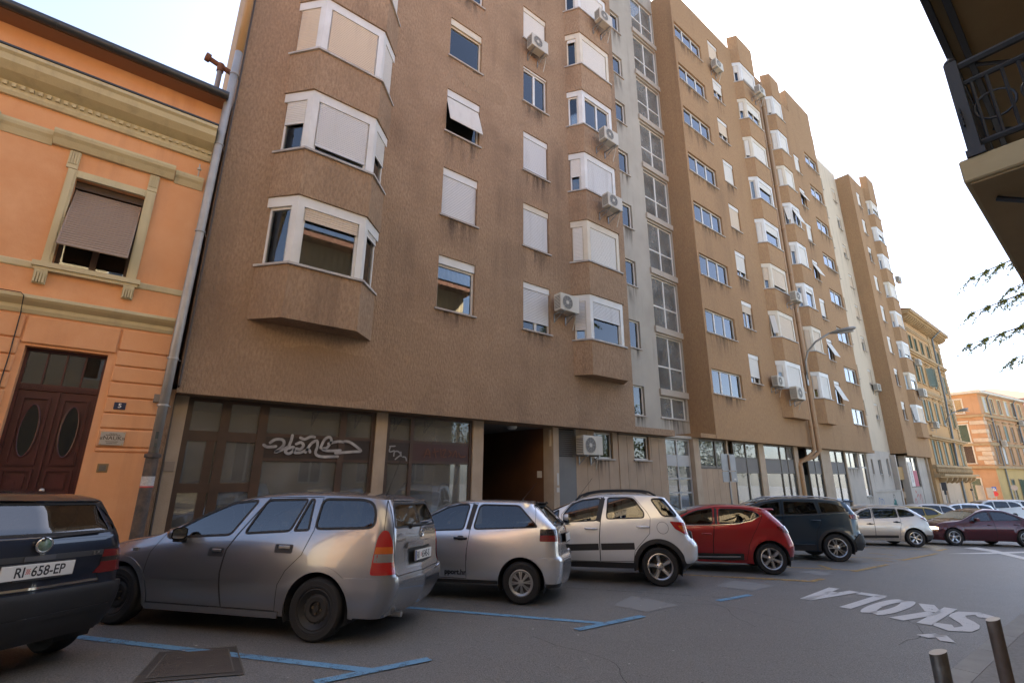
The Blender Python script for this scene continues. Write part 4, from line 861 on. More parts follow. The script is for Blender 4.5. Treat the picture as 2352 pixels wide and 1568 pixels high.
D = thing('old_house', 'ornate ochre four storey house with green shutters and a deep bracketed cornice', 'building', (54.4, YD2, 0))
cols = [55.9, 57.75, 60.0, 62.4]; rows = [(13.05, 1.35), (9.9, 1.75), (6.3, 1.95), (2.5, 2.1)]; ww = .95
hD = [(x, x + ww, z, z + h) for x in cols + [66.6] for z, h in rows]
b = MB(); b.T = TR(0, YD2); holed_wall(b, 54.4, 68.6, -3.4, 16.2, hD, .25); b.T = None; mass(b, 54.4, 68.6, YD2, 26, -3.4, 16.2); b.obj('wall', ochre, D)
m = MB(); m.quad((54.5, YD2 + .6, -3), (68.5, YD2 + .6, -3), (68.5, YD2 + .6, 16), (54.5, YD2 + .6, 16)); m.obj('interior_wall', interior, D)
for i, x in enumerate(cols + [66.6]):
    for j, (z, h) in enumerate(rows):
        old_window(D, x, z, YD2, ww, h, [green, greenp, greenp, greenp][j] if (i + j) % 5 != 1 else green, [0, 1.35, 0, 0][j] if i in (2,) else ([0, 0, 0, .5][j] if i == 2 else 0), 0., None, stone, j in (1, 2))
b = MB(); b.box(54.4, 69.3, YD2 - .9, 26.9, 16.2, 16.45); b.box(54.4, 69.1, YD2 - .7, 26.7, 16.05, 16.2); ce = b.obj('cornice', stone, D)
for x in np.arange(54.7, 69.0, .62):
    k = MB(); k.extr([(YD2 - .62, 16.05), (YD2 - .62, 15.9), (YD2 - .3, 15.7), (YD2, 15.62), (YD2, 16.05)], x, x + .2); k.obj('cornice_bracket', stone, ce, fix=True)
b = MB(); b.extr([(YD2 - .95, 16.46), (YD2 + 7, 18.6), (26.9, 16.46)], 54.4, 69.35); b.obj('roof', mat('roof_tiles', (.25, .11, .07), .9), D, fix=True)
for z, o_ in ((12.75, .28), (15.15, .12), (9.3, .1), (4.95, .45), (1.65, .7), (2.42, .3)):
    k = MB(); k.box(54.4, 68.6 + o_ * .7, YD2 - o_, YD2 + .02, z - .16, z); k.box(54.4, 68.6 + o_ * .5, YD2 - o_ * .6, YD2 + .02, z - .3, z - .16); k.obj('string_course', stone, D)
for x in np.arange(54.6, 68.5, .68):
    k = MB(); k.lathe([(.06, 0), (.06, .06), (.15, .2), (.10, .42), (.06, .5), (.09, .58), (.09, .62)], 8, 'z', (x, YD2 - .28, 1.66)); k.obj('baluster', stone, D, smooth=40)
b = MB()
for x in np.arange(55.6, 68, 2.0): b.extr([(YD2 - .6, 1.36), (YD2 - .5, 1.1), (YD2 - .1, .85), (YD2, .85), (YD2, 1.36)], x, x + .3)
b.obj('console', stone, D, fix=True)
for z in np.arange(-2.4, 15.6, .46):
    for x0, x1 in ((63.9, 64.75), (67.9, 68.62)):
        dd = .12 if round((z + 2.4) / .46) % 2 else 0; k = MB(); k.bbox(x0 - dd * (x0 > 65), x1 + dd * (x0 < 65), YD2 - .07, YD2 + .02, z, z + .43, .03); k.obj('quoin_block', stone, D)
b = MB(); b.box(55.3, 62.9, YD2 - .06, YD2 + .01, -3.2, .9); b.obj('shop_board', mat('shop_board', (.56, .42, .29), .85, streak=((.4, .3, .2), .4, 2.)), D)
for x in (55.6, 57.4, 60.4, 61.9): k = MB(); k.box(x, x + .9, YD2 - .09, YD2 - .05, -2.4, -.6); k.obj('board_panel', mat('board_panel', (.62, .48, .35), .85), D)
k = MB(); k.tube([(57.1, YD2 - .12, 1.), (57.1, YD2 - .12, -3)], .07, 8); k.obj('rain_pipe', mat('board_pipe', (.5, .37, .25), .7), D)
k = MB(); k.tube([(65.2, YD2 - .95, 16.3), (65.0, YD2 - .2, 15.5), (64.9, YD2 - .15, 9), (63.4, YD2 - .15, 2), (63.2, YD2 - .15, -3)], .085, 8); k.obj('rain_pipe', mat('pipe_bluegrey', (.16, .18, .18), .5), D)
ac_unit(55.7, 11.3, 10.2, 'air conditioner on the ornate ochre house below the top storey', 1.1, YD2); ac_unit(57.0, 5.7, 10.2, 'air conditioner on the ornate ochre house beside the far block', 1.1, YD2)

# ================================================================ orange corner house beyond the side street
C0 = (84.3, 10.65); aR = math.atan2(8.36 - 10.65, 100.6 - 84.3); aL = math.atan2(14.5, 1.9)
oran2 = mat('peach_render', (.54, .31, .165), .88, spec=.2, var=[((.45, .25, .13), .5, 1.4)], streak=((.34, .2, .1), .5, 1.6), bump=(14, .4))
yel2 = mat('yellow_render', (.60, .42, .17), .88, spec=.2, var=[((.52, .36, .15), .5, 1.2)], streak=((.4, .28, .14), .4, 1.6))
E_ = thing('corner_house', 'orange corner house with peeling quoins and low tiled roof beyond the side street', 'building', (C0[0], C0[1], 0))
RW = 17.5; rc = [1.3 + i * 2.6 for i in range(6)]; rr = [(9.5, 1.9), (6.0, 1.95), (3.05, 2.1)]
hE = [(x, x + 1.05, z, z + h) for x in rc for z, h in rr] + [(4.2, 5.2, -1.3, 1.1), (7.0, 8.0, -1.3, 1.1), (10.2, 11.5, -3.0, 1.3)]
b = MB(); b.T = TR(C0[0], C0[1], 0, aR); holed_wall(b, 0, RW, 2.7, 12.1, hE[:18], .25); b.obj('wall', oran2, E_)
b = MB(); b.T = TR(C0[0], C0[1], 0, aR); holed_wall(b, 0, RW, -4, 2.7, hE[18:] + [h for h in hE[:18] if 0], .25); b.obj('ground_floor_wall', yel2, E_)
b = MB(); b.T = TR(C0[0], C0[1], 0, aR); b.quad((0, 0, 12.1), (RW, 0, 12.1), (RW, 14, 12.1), (0, 14, 12.1)); b.quad((RW, 0, -4), (RW, 14, -4), (RW, 14, 12.1), (RW, 0, 12.1)); b.quad((.1, .6, -4), (RW, .6, -4), (RW, .6, 12), (.1, .6, 12)); b.obj('rear_wall', oran2, E_)
org = (C0[0], C0[1])
lf = (C0[0] + 13 * math.cos(aL), C0[1] + 13 * math.sin(aL)); aLr = aL + math.pi
b = MB(); b.T = TR(lf[0], lf[1], 0, aLr); holed_wall(b, 0, 13, -4, 12.1, [(9.7, 11.3, 9.4, 11.2), (9.7, 11.3, 5.7, 7.9), (9.7, 11.3, 3.1, 5.2), (9.2, 11.3, -1.6, 1.2)], .25); b.obj('side_wall', oran2, E_)
for z, h, sh in ((9.4, 1.8, None), (5.7, 2.2, green), (3.1, 2.1, brownframe), (-1.6, 2.8, green)):
    old_window(E_, 9.7 if z > 0 else 9.2, z, 0, 1.6 if z > 0 else 2.1, h, sh, 0, aLr, lf, offwhite, z > 2.5 and z < 6)
for i, x in enumerate(rc):
    for j, (z, h) in enumerate(rr): old_window(E_, x, z, 0, 1.05, h, [shut_w, greenp, shut_w][j] if (i + j) % 3 == 0 else None, 0, aR, org, stone if j else olive, j > 0)
for x, z, w, h in ((4.2, -1.3, 1., 2.4), (7.0, -1.3, 1., 2.4)): old_window(E_, x, z, 0, w, h, green, .9 if x > 6 else 0, aR, org, stone, False)
b = MB(); b.T = TR(C0[0], C0[1], 0, aR); b.box(10.2, 11.5, .2, .3, -4, 1.3); P = [(10.85 + .75 * math.cos(a), 1.3 + .75 * math.sin(a)) for a in np.linspace(0, math.pi, 12)]; b.extr(P, -.02, .02, 'y'); b.obj('doorway', mat('door_dark', (.05, .035, .04), .6), E_, fix=True)
for z, o_ in ((12.1, .55), (9.1, .25), (2.75, .4), (5.55, .18)):
    k = MB(); k.T = TR(C0[0], C0[1], 0, aR); k.box(-o_, RW, -o_, .02, z - .3, z); k.T = TR(lf[0], lf[1], 0, aLr); k.box(0, 13 + o_ * .9, -o_, .02, z - .298, z - .002); k.obj('string_course', stone if z < 12 else offwhite, E_)
b = MB(); b.T = TR(C0[0], C0[1], 0, aR); b.add([(-.6, -.6, 12.12), (RW + .3, -.6, 12.12), (RW + .3, 14, 12.12), (1.0, 14, 12.12), (6, 6.5, 14.6), (RW - 5, 6.5, 14.6)], [(0, 1, 5, 4), (1, 2, 5), (2, 3, 4, 5), (3, 0, 4)]); b.obj('roof', MATS['roof_tiles'], E_)
pl = mat('bare_plaster', (.66, .52, .36), .9, var=((.5, .38, .26), 2., 1.2))
for i in range(11):
    z = 2.9 + i * .55
    for (T, x0, w) in ((TR(C0[0], C0[1], 0, aR), -.02, .55 + .35 * (i % 2)), (TR(lf[0], lf[1], 0, aLr), 13 - .9 - .5 * (i % 2), .95 + .5 * (i % 2))):
        k = MB(); k.T = T; k.bbox(x0, x0 + w, -.06, .02, z, z + .5, .04); k.obj('quoin_block', pl if RNG.rand() < .7 else oran2, E_)
for x in (2.9, 12.6):
    k = MB(); k.T = TR(C0[0], C0[1], 0, aR); k.tube([(x, -.5, 12), (x - .1, -.12, 11.4), (x - .1, -.12, -3.5)], .08, 8); k.obj('rain_pipe', MATS['pipe_bluegrey'], E_)
ac_unit(97.0, 8.3, 8.3, 'air conditioner under the eaves windows of the orange corner house', 1.5, 9.0)
ac_unit(87.8, 5.2, 9.5, 'air conditioner between the lower storeys of the orange corner house', 1.5, 10.2)
pb = thing('distant_building', 'pale pink building at the end of the street behind the corner house', 'building', (112, 9, 0))
b = MB(); b.box(106, 125, 5.2, 30, -5, 13.0); b.obj('wall', mat('pink_render', (.55, .36, .33), .9), pb)
b = MB(); b.add([(105.6, 4.8, 13), (125.4, 4.8, 13), (125.4, 30.4, 13), (105.6, 30.4, 13), (110, 12, 15.5), (121, 12, 15.5)], [(0, 1, 5, 4), (1, 2, 5), (2, 3, 4, 5), (3, 0, 4)]); b.obj('roof', MATS['roof_tiles'], pb)
for z in (1, 4.5, 8, 10.5):
    for y in (5.9, 7.6, 9.3): k = MB(); k.box(105.9, 106.02, y, y + .8, z, z + 1.4); k.obj('window', MATS['dark_pane'], pb)

# ================================================================ houses on the camera's side of the street
OP = thing('balcony_house', 'ochre house on the near pavement with dark iron balconies above', 'building', (5.7, -.75, 0))
och = mat('ochre_house_render', (.70, .55, .34), .88, var=((.62, .48, .29), .7, 1.2), bump=(30, .3))
opw = mat('orange_house_render', (.72, .42, .20), .88)
hO = [(x, x + 1.0, z, z + 2.0) for x in np.arange(-4.5, 13, 2.6) for z in (1.0, 4.6, 8.1)]
b = MB(); b.T = TR(13.6, -.75, 0, math.pi); holed_wall(b, 0, 19.6, -1.6, 11.4, [(13.6 - h[1], 13.6 - h[0], h[2], h[3]) for h in hO if 3 < 13.6 - h[0] < 19 or True], .25); b.T = None
b.quad((-6, -.75, 11.4), (13.6, -.75, 11.4), (13.6, -11, 11.4), (-6, -11, 11.4)); b.quad((13.6, -.75, -2), (13.6, -11, -2), (13.6, -11, 11.4), (13.6, -.75, 11.4)); b.quad((-6, -.75, -2), (-6, -.75, 11.4), (-6, -11, 11.4), (-6, -11, -2)); b.quad((-6, -11, -2), (13.6, -11, -2), (13.6, -11, 11.4), (-6, -11, 11.4))
b.obj('wall', och, OP)
for h in hO:
    p = put('window', frame_mesh(1.0, 2.0, 0, 2, white), OP, (h[1] - 5.7, 0, h[2]), (0, 0, math.pi)); fill(p, (0, 0, 0), 1.0, 2.0, .5 if RNG.rand() < .4 else 0, white, shut_b, 0, 2, curtain_w)
m = MB(); m.quad((-6, -1.4, -1), (13.5, -1.4, -1), (13.5, -1.4, 11), (-6, -1.4, 11)); m.obj('interior_wall', interior, OP)
b = MB(); b.box(-6.2, 13.9, -11.3, -.1, 11.4, 11.7); b.add([(-6.3, -.05, 11.7), (14, -.05, 11.7), (14, -11.4, 11.7), (-6.3, -11.4, 11.7), (-3, -5.5, 14), (11, -5.5, 14)], [(0, 1, 5, 4), (1, 2, 5), (2, 3, 4, 5), (3, 0, 4)]); b.obj('roof', MATS['roof_tiles'], OP)
iron = mat('wrought_iron', (.022, .026, .035), .5, metal=.3, bump=(90, .3))
slabm = mat('balcony_slab', (.44, .36, .22), .85, var=((.36, .29, .17), 2., 1.2), streak=((.25, .2, .13), .4, 5.))
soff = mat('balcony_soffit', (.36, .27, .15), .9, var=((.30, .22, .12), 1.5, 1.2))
BX0, BX1, BY0, BY1 = 5.7, 12.4, -.75, .44
for zb, lv in ((4.12, 0), (7.0, 1)):
    s = MB(); s.bbox(BX0, BX1, BY0, BY1, zb + .02, zb + .25, .015); sl = s.obj('balcony_slab', slabm, OP)
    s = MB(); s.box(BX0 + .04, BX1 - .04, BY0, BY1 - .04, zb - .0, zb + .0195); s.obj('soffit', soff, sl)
    zt = zb + .25; r = MB()
    def bar(p, q, w=.018): r.tube([p, q], w, 6)
    yi, xi, xo = BY1 - .13, BX0 + .05, BX1 - .07
    for z_, w_ in ((zt + .13, .03), (zt + .80, .026), (zt + 1.0, .036)):
        bar((xi, BY0, z_), (xi, yi, z_), w_); bar((xi, yi, z_), (xo, yi, z_), w_); bar((xo, BY0, z_), (xo, yi, z_), w_)
    ra = r.obj('railing', iron, OP)
    for (px, py) in ((xi, yi), (xo, yi), (xi, BY0 + .03), ((xi + xo) / 2, yi)):
        k = MB(); k.bbox(px - .05, px + .05, py - .05, py + .05, zt, zt + 1.06, .006); k.box(px - .065, px + .065, py - .065, py + .065, zt, zt + .07); k.lathe([(.04, 0), (.05, .03), (.0, .09)], 8, 'z', (px, py, zt + 1.06)); k.obj('railing_post', iron, ra)
    ends = [(xi, y, 0) for y in np.arange(BY0 + .12, yi - .05, .105)] + [(x, yi, 1) for x in np.arange(xi + .11, xo, .115)] + [(xo, y, 0) for y in np.arange(BY0 + .12, yi - .05, .105)]
    for i, (x, y, along) in enumerate(ends):
        k = MB(); k.tube([(x, y, zt + .12), (x, y, zt + .82)], .015, 5)
        if i % 3 == 1:
            rr_ = .14 if not along else .12; P = [((x + rr_ * math.cos(a) * along), (y + rr_ * math.cos(a) * (1 - along)), zt + .46 + rr_ * math.sin(a)) for a in np.linspace(0, 2 * math.pi, 17)]; k.tube(P, .011, 5, caps=False)
        k.obj('baluster', iron, ra)
    k = MB()
    for q, z_ in enumerate((.35, .42, .49)): k.tube([(xi - .05, yi + .02, zt + z_), (xi - .10, yi + .02, zt + z_ + .02), (xi - .10, yi + .02, zt + z_ - .03), (xi - .05, yi + .02, zt + z_ - .02)], .008, 5)
    k.obj('curl', iron, ra)
    for yy in ((BY1 - .04, BY1 - .2) if lv else ()):
        k = MB(); k.bbox(BX0, BX1, yy - .035, yy + .035, zb - .09, zb - .002, .006); k.obj('edge_beam', iron, OP)
    for x in (BX0 + .5, 8.2, 10.2, BX1 - .5):                       # curved brackets under the slab
        k = MB(); P = [(x, BY0 + .02 + 1.02 * math.sin(t), zb - .02 - .62 * (1 - math.sin(t)) * 1 - .0 + .0 * math.cos(t)) for t in np.linspace(0, math.pi / 2, 10)]
        k.tube(P, .026, 6); k.tube([(x, BY0 + .02, zb - .62), (x, BY0 + .02, zb)], .026, 6); P = [(x, BY0 + .24 + .17 * math.cos(a), zb - .22 + .17 * math.sin(a)) for a in np.linspace(0, 6.28, 15)]; k.tube(P, .014, 5, caps=False); k.obj('bracket', iron, OP)
def plain_house(x0, x1, y0, y1, z1, mt, lab, face=+1):
    t = thing('street_house', lab, 'house', (x0, y1, 0)); hh = [(x, x + 1.1, z, z + 1.9) for x in np.arange(1.2, x1 - x0 - 1.4, 2.7) for z in np.arange(1.2, z1 - 2.4, 3.3)]
    b = MB(); b.T = TR(x1, y1, 0, math.pi); holed_wall(b, 0, x1 - x0, -2, z1, hh, .25); b.T = None
    b.quad((x0, y1, z1), (x1, y1, z1), (x1, y0, z1), (x0, y0, z1)); b.quad((x1, y1, -2), (x1, y0, -2), (x1, y0, z1), (x1, y1, z1)); b.quad((x0, y1, -2), (x0, y1, z1), (x0, y0, z1), (x0, y0, -2)); b.quad((x0, y0, -2), (x1, y0, -2), (x1, y0, z1), (x0, y0, z1)); b.obj('wall', mt, t)
    m = MB(); m.quad((x0, y1 - .6, -1), (x1, y1 - .6, -1), (x1, y1 - .6, z1), (x0, y1 - .6, z1)); m.obj('interior_wall', interior, t)
    for h in hh:
        p = put('window', frame_mesh(1.1, 1.9, 0, 2, white), t, (x1 - h[0] - x0, 0, h[2]), (0, 0, math.pi)); fill(p, (0, 0, 0), 1.1, 1.9, 0, white, None, 0, 2, curtain_w)
    b = MB(); b.add([(x0 - .4, y1 + .6, z1 + .02), (x1 + .4, y1 + .6, z1 + .02), (x1 + .4, y0 - .4, z1 + .02), (x0 - .4, y0 - .4, z1 + .02), (x0 + 4, (y0 + y1) / 2, z1 + 2.4), (x1 - 4, (y0 + y1) / 2, z1 + 2.4)], [(0, 1, 5, 4), (1, 2, 5), (2, 3, 4, 5), (3, 0, 4)]); b.obj('roof', MATS['roof_tiles'], t)
plain_house(-25, -6.4, -12, -.75, 11.5, opw, 'tall orange house behind the camera, seen mirrored in car windows')
plain_house(-48, -25.4, -12, -.75, 13.0, och, 'ochre house further up the street behind the camera')
plain_house(-60, -9.2, 10.7, 22, 10, orange, 'long orange house adjoining up the street') if 0 else None

# ================================================================ little park on the near side further down (mirrored in glass and paint)
leafm = mat('park_leaves', (.06, .085, .025), .8, var=[((.10, .12, .035), 2., 1.2), ((.035, .055, .018), 6., 1.2)])
pk = thing('park_wall', 'low stone wall along the near pavement by the park', 'wall', (30, -.9, 0)); b = MB()
for x in range(15, 70, 5): b.box(x, x + 4.99, -1.2, -.9, gz(x + 2.5, 1) - .6, gz(x + 2.5, 1) + .9)
b.obj('wall', kerbm, pk)
def park_tree():
    t = thing('park_tree', 'broad leafy park tree', 'tree', (0, 0, 0), 'trees of the park'); b = MB(); b.tube([(0, 0, -1), (.1, 0, 2.5), (0, .1, 5.5)], [.28, .2, .1], 8); put('trunk', b.mesh('trunk', mat('park_bark', (.08, .06, .045), .9), True), t); V = []; F = []
    C = [(RNG.uniform(-1.8, 1.8), RNG.uniform(-1.8, 1.8), RNG.uniform(3.6, 7.6), RNG.uniform(.8, 1.4)) for _ in range(16)]
    for cx, cy_, cz, r in C:
        for _ in range(110):
            d = RNG.normal(size=3); d /= np.linalg.norm(d); p = np.array([cx, cy_, cz]) + d * r * RNG.uniform(.55, 1.05); a = RNG.normal(size=3); a -= d * (a @ d) * .6; a /= np.linalg.norm(a); e = np.cross(a, RNG.normal(size=3)); e /= np.linalg.norm(e); i = len(V); V += [p - a * .12, p + e * .07, p + a * .12, p - e * .07]; F.append((i, i + 1, i + 2, i + 3))
    b = MB(); b.add(V, F); o = put('crown', b.mesh('crown', leafm), t); o['kind'] = 'stuff'; return t
pt = park_tree()
for i, (x, y, k, rz) in enumerate(((17.5, -6.5, 1., 0), (25, -8, 1.2, 1.1), (31, -5.5, .95, 2.3), (38, -8.5, 1.25, 3.6), (46, -6, 1.1, 4.4), (55, -7.5, 1.2, 5.2))):
    t = pt
    if i:
        t = pt.copy(); COL.objects.link(t)
        for ch in pt.children: c_ = ch.copy(); COL.objects.link(c_); c_.parent = t
    t['label'] = ['park tree nearest the balcony house, behind the low wall', 'tall park tree second along the low wall', 'smaller park tree third along the low wall', 'largest park tree midway along the low wall', 'park tree fifth along the low wall', 'park tree farthest along the low wall'][i]; t.location = (x, y, gz(x, 1)); t.rotation_euler = (0, 0, rz); t.scale = (k, k, k)
# ================================================================ cars
def pin(poly, P):                                                   # points inside polygon (vectorised)
    P = np.asarray(P); poly = np.asarray(poly); x, y = P[:, 0], P[:, 1]; ins = np.zeros(len(P), bool); n = len(poly)
    for i in range(n):
        x1, y1 = poly[i]; x2, y2 = poly[(i + 1) % n]
        if y1 == y2: continue
        c = ((y1 > y) != (y2 > y)) & (x < (x2 - x1) * (y - y1) / (y2 - y1) + x1); ins ^= c
    return ins
def dens(P, step, closed=True):
    Q = []; n = len(P)
    for i in range(n if closed else n - 1):
        a, b = np.array(P[i], float), np.array(P[(i + 1) % n], float); k = max(1, int(np.ceil(np.linalg.norm(b - a) / step)))
        for j in range(k): Q.append(tuple(a + (b - a) * j / k))
    if not closed: Q.append(tuple(P[-1]))
    return Q
def roundp(P, r, n=4):                                              # rounded polygon corners
    Q = []; m = len(P)
    for i in range(m):
        p = np.array(P[i], float); a = np.array(P[i - 1], float) - p; b = np.array(P[(i + 1) % m], float) - p
        la, lb = np.linalg.norm(a), np.linalg.norm(b); q = min(r, la * .45, lb * .45); s, e = p + a / la * q, p + b / lb * q
        for t in np.linspace(0, 1, n + 1): Q.append(tuple((1-t)**2 * s + 2*t*(1-t) * p + t*t * e))
    return Q
def pch(P):                                                         # smooth monotone interpolation through points
    P = sorted(P); X = np.array([p[0] for p in P], float); Y = np.array([p[1] for p in P], float)
    h = np.diff(X); d = np.diff(Y) / h; m = np.zeros(len(X)); m[0], m[-1] = d[0], d[-1]
    for i in range(1, len(X) - 1): m[i] = 0 if d[i-1] * d[i] <= 0 else 2 * d[i-1] * d[i] / (d[i-1] + d[i]) if False else (3*(h[i-1]+h[i]))/((2*h[i]+h[i-1])/d[i-1]+(h[i]+2*h[i-1])/d[i])
    def f(x):
        x = np.clip(np.asarray(x, float), X[0], X[-1]); i = np.clip(np.searchsorted(X, x) - 1, 0, len(h) - 1); t = (x - X[i]) / h[i]
        return (1+2*t)*(1-t)**2*Y[i] + t*(1-t)**2*h[i]*m[i] + t*t*(3-2*t)*Y[i+1] + t*t*(t-1)*h[i]*m[i+1]
    return f
def tri(outer, holes, step, dn=None):
    """constrained triangulation of a region with inner grid points"""
    dn = dn or step; pts = []; edges = []
    for loop in [outer] + list(holes):
        L = dens(loop, dn); b = len(pts); pts += L; edges += [(b + i, b + (i + 1) % len(L)) for i in range(len(L))]
    O = np.array(outer); x0, z0 = O.min(0); x1, z1 = O.max(0)
    gx, gy = np.meshgrid(np.arange(x0 + step * .5, x1, step), np.arange(z0 + step * .5, z1, step)); G = np.stack([gx.ravel(), gy.ravel()], 1)
    if len(G):
        k = pin(outer, G)
        for h in holes: k &= ~pin(h, G)
        G = G[k]; B = np.array(pts)
        if len(G): G = G[(np.abs(G[:, None] - B[None]).max(2) > step * .3).all(1)]; pts += [tuple(g) for g in G]
    v, e, f, *_ = delaunay_2d_cdt([Vector(p) for p in pts], edges, [], 0, 1e-6)
    V = np.array([tuple(p) for p in v]); F = np.array([tuple(t) for t in f if len(t) == 3])
    c = V[F].mean(1); k = pin(outer, c)
    for h in holes: k &= ~pin(h, c)
    F = F[k]; a = V[F]; ar = (a[:,1,0]-a[:,0,0])*(a[:,2,1]-a[:,0,1]) - (a[:,1,1]-a[:,0,1])*(a[:,2,0]-a[:,0,0])
    F[ar < 0] = F[ar < 0][:, ::-1]; F = F[np.abs(ar) > 1e-9]
    return V, F
chrome = mat('chrome', (.72, .72, .72), .12, metal=1.)
tyre_m = mat('tyre_rubber', (.018, .018, .019), .75, bump=(45, .3, 1, .004))
plast = mat('black_plastic', (.022, .022, .024), .55, bump=(120, .15))
carin = mat('car_interior', (.035, .035, .038), .85)
seatm = mat('seat_fabric', (.035, .035, .037), .95)
carglass = glass_mat('car_glass', (.36, .385, .375), 1.55, .006)
cargl_d = glass_mat('tinted_car_glass', (.16, .18, .18), 1.5, .006)
redl = mat('red_lens', (.36, .008, .008), .12, coat=1.); orl = mat('amber_lens', (.52, .11, .01), .12, coat=1.); whl = mat('clear_lens', (.20, .19, .185), .12, coat=1.); dkr = mat('dark_red_lens', (.16, .008, .01), .12, coat=1.); blkl = mat('smoked_lens', (.03, .02, .02), .12, coat=1.)
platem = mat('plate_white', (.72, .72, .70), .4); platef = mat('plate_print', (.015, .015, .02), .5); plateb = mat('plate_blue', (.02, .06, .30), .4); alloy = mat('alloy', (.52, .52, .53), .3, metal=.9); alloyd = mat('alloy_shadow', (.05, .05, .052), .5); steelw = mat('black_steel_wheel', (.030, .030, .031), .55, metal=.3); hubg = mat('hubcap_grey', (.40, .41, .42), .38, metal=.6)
gapm = mat('panel_gap', (.006, .006, .006), .9)
def paint(name, col, flake=.35, rough=.32, metal=.5):
    return mat(name, col, rough, metal=metal, coat=1., coat_rough=.03, back=(.02, .02, .022), var=((col[0]*.9, col[1]*.9, col[2]*.9), 900., 1.0), obj=True)
class Car:
    def __init__(s, d, pos, head, col, step=.07):
        s.d = d; s.step = step; s.col = col; s.w0 = d['w']; s.rr = d.get('rr', .24); s.rf = d.get('rf', .34); s.r = d['r']; s.wb = d['wb']
        s.edge = pch(d['edge']); s.crown = pch(d['crown']); s.belt = pch(d['belt']); s.xr = pch(d['xr']); s.xf = pch(d['xf']); s.tum = d.get('tum', .36); s.bowr = d.get('bow', .07)
        t = thing(d['name'], d['label'], d.get('cat', 'car'), (0, 0, 0), d.get('group')); s.root = t
        n = Vector((.04, .03 if pos[1] > 1.4 else 0, 1)).normalized(); h = Vector((math.cos(head), math.sin(head), 0)); h = (h - n * h.dot(n)).normalized(); y = n.cross(h)
        z = pos[2] if len(pos) > 2 else gz(pos[0], pos[1])
        t.matrix_world = Matrix(((h.x, y.x, n.x, pos[0]), (h.y, y.y, n.y, pos[1]), (h.z, y.z, n.z, z), (0, 0, 0, 1)))
    def W(s, x, z):
        d = s.d; w = np.full(np.shape(x), s.w0) * 1.0; xf = d['xf'][0][1]; L0 = s.wb - .15
        w = w - d.get('tapf', .13) * np.clip((x - L0) / (xf - L0), 0, 1.2) ** 2 - d.get('tapr', .06) * np.clip((.15 - x) / .9, 0, 1.2) ** 2
        zb = s.belt(x); u = np.clip(z - zb, 0, None); w = w - s.tum * u - .12 * u * u
        lo = np.clip(.52 - z, 0, None); w = w - .35 * lo ** 1.5
        m = np.clip((z - .62) / np.maximum(zb - .62, .05), 0, 1); w = w - d.get('sh', .062) * m ** 2
        for zc, am, sg in d.get('crease', []): w = w + am * np.exp(-((z - zc - d.get('cslope', .04) * (x * -1)) / sg) ** 2)
        fl = d.get('flare', .0)
        if fl:
            for cx in (0, s.wb): rr = np.hypot(x - cx, z - s.r); w = w + fl * np.exp(-((rr - d['ra'] - .0) / .07) ** 2) * (z < zb)
        return w
    def side(s, P):
        P = np.asarray(P, float); x, z = P[:, 0], P[:, 1]; X = x.copy(); xr, xf = s.xr(z), s.xf(z); rr, rf = s.rr, s.rf
        a = xr + rr; b = xf - rf; Wc = s.W(np.clip(x, a, b), z); Y = Wc.copy()
        k = x < a; th = np.clip((a - x) / rr, 0, None); t2 = np.minimum(th, math.pi / 2); ex = np.clip((a - x) - rr * math.pi / 2, 0, None)
        X = np.where(k, a - rr * np.sin(t2), X); Y = np.where(k, Wc - rr + rr * np.cos(t2) - ex, Y)
        k2 = x > b; th = np.clip((x - b) / rf, 0, None); t2 = np.minimum(th, math.pi / 2); ex = np.clip((x - b) - rf * math.pi / 2, 0, None)
        X = np.where(k2, b + rf * np.sin(t2), X); Y = np.where(k2, Wc - rf + rf * np.cos(t2) - ex, Y)
        f = np.where(k, np.clip(1 - Y / s.w0, 0, 1), 0); X = X - s.bowr * f ** 1.0 * (1.6 * f) 
        return np.stack([X, Y, z], 1)
    def rear(s, P):                                                # (y, z) on the tail
        P = np.asarray(P, float); v, z = P[:, 0], P[:, 1]; a = s.xr(z) + s.rr; Wc = s.W(a, z); sg = np.where(v < 0, -1., 1.); x = a - (s.rr * math.pi / 2 + (Wc - s.rr - np.abs(v)))
        Q = s.side(np.stack([x, z], 1)); Q[:, 1] *= sg; return Q
    def front(s, P):
        P = np.asarray(P, float); v, z = P[:, 0], P[:, 1]; b = s.xf(z) - s.rf; Wc = s.W(b, z); sg = np.where(v < 0, -1., 1.); x = b + (s.rf * math.pi / 2 + (Wc - s.rf - np.abs(v)))
        Q = s.side(np.stack([x, z], 1)); Q[:, 1] *= sg; return Q
    def nrm(s, f, P):
        P = np.asarray(P, float); e = .004; n = np.cross(f(P + [0, e]) - f(P - [0, e]), f(P + [e, 0]) - f(P - [e, 0]))
        return n / (np.linalg.norm(n, axis=1, keepdims=True) + 1e-12)
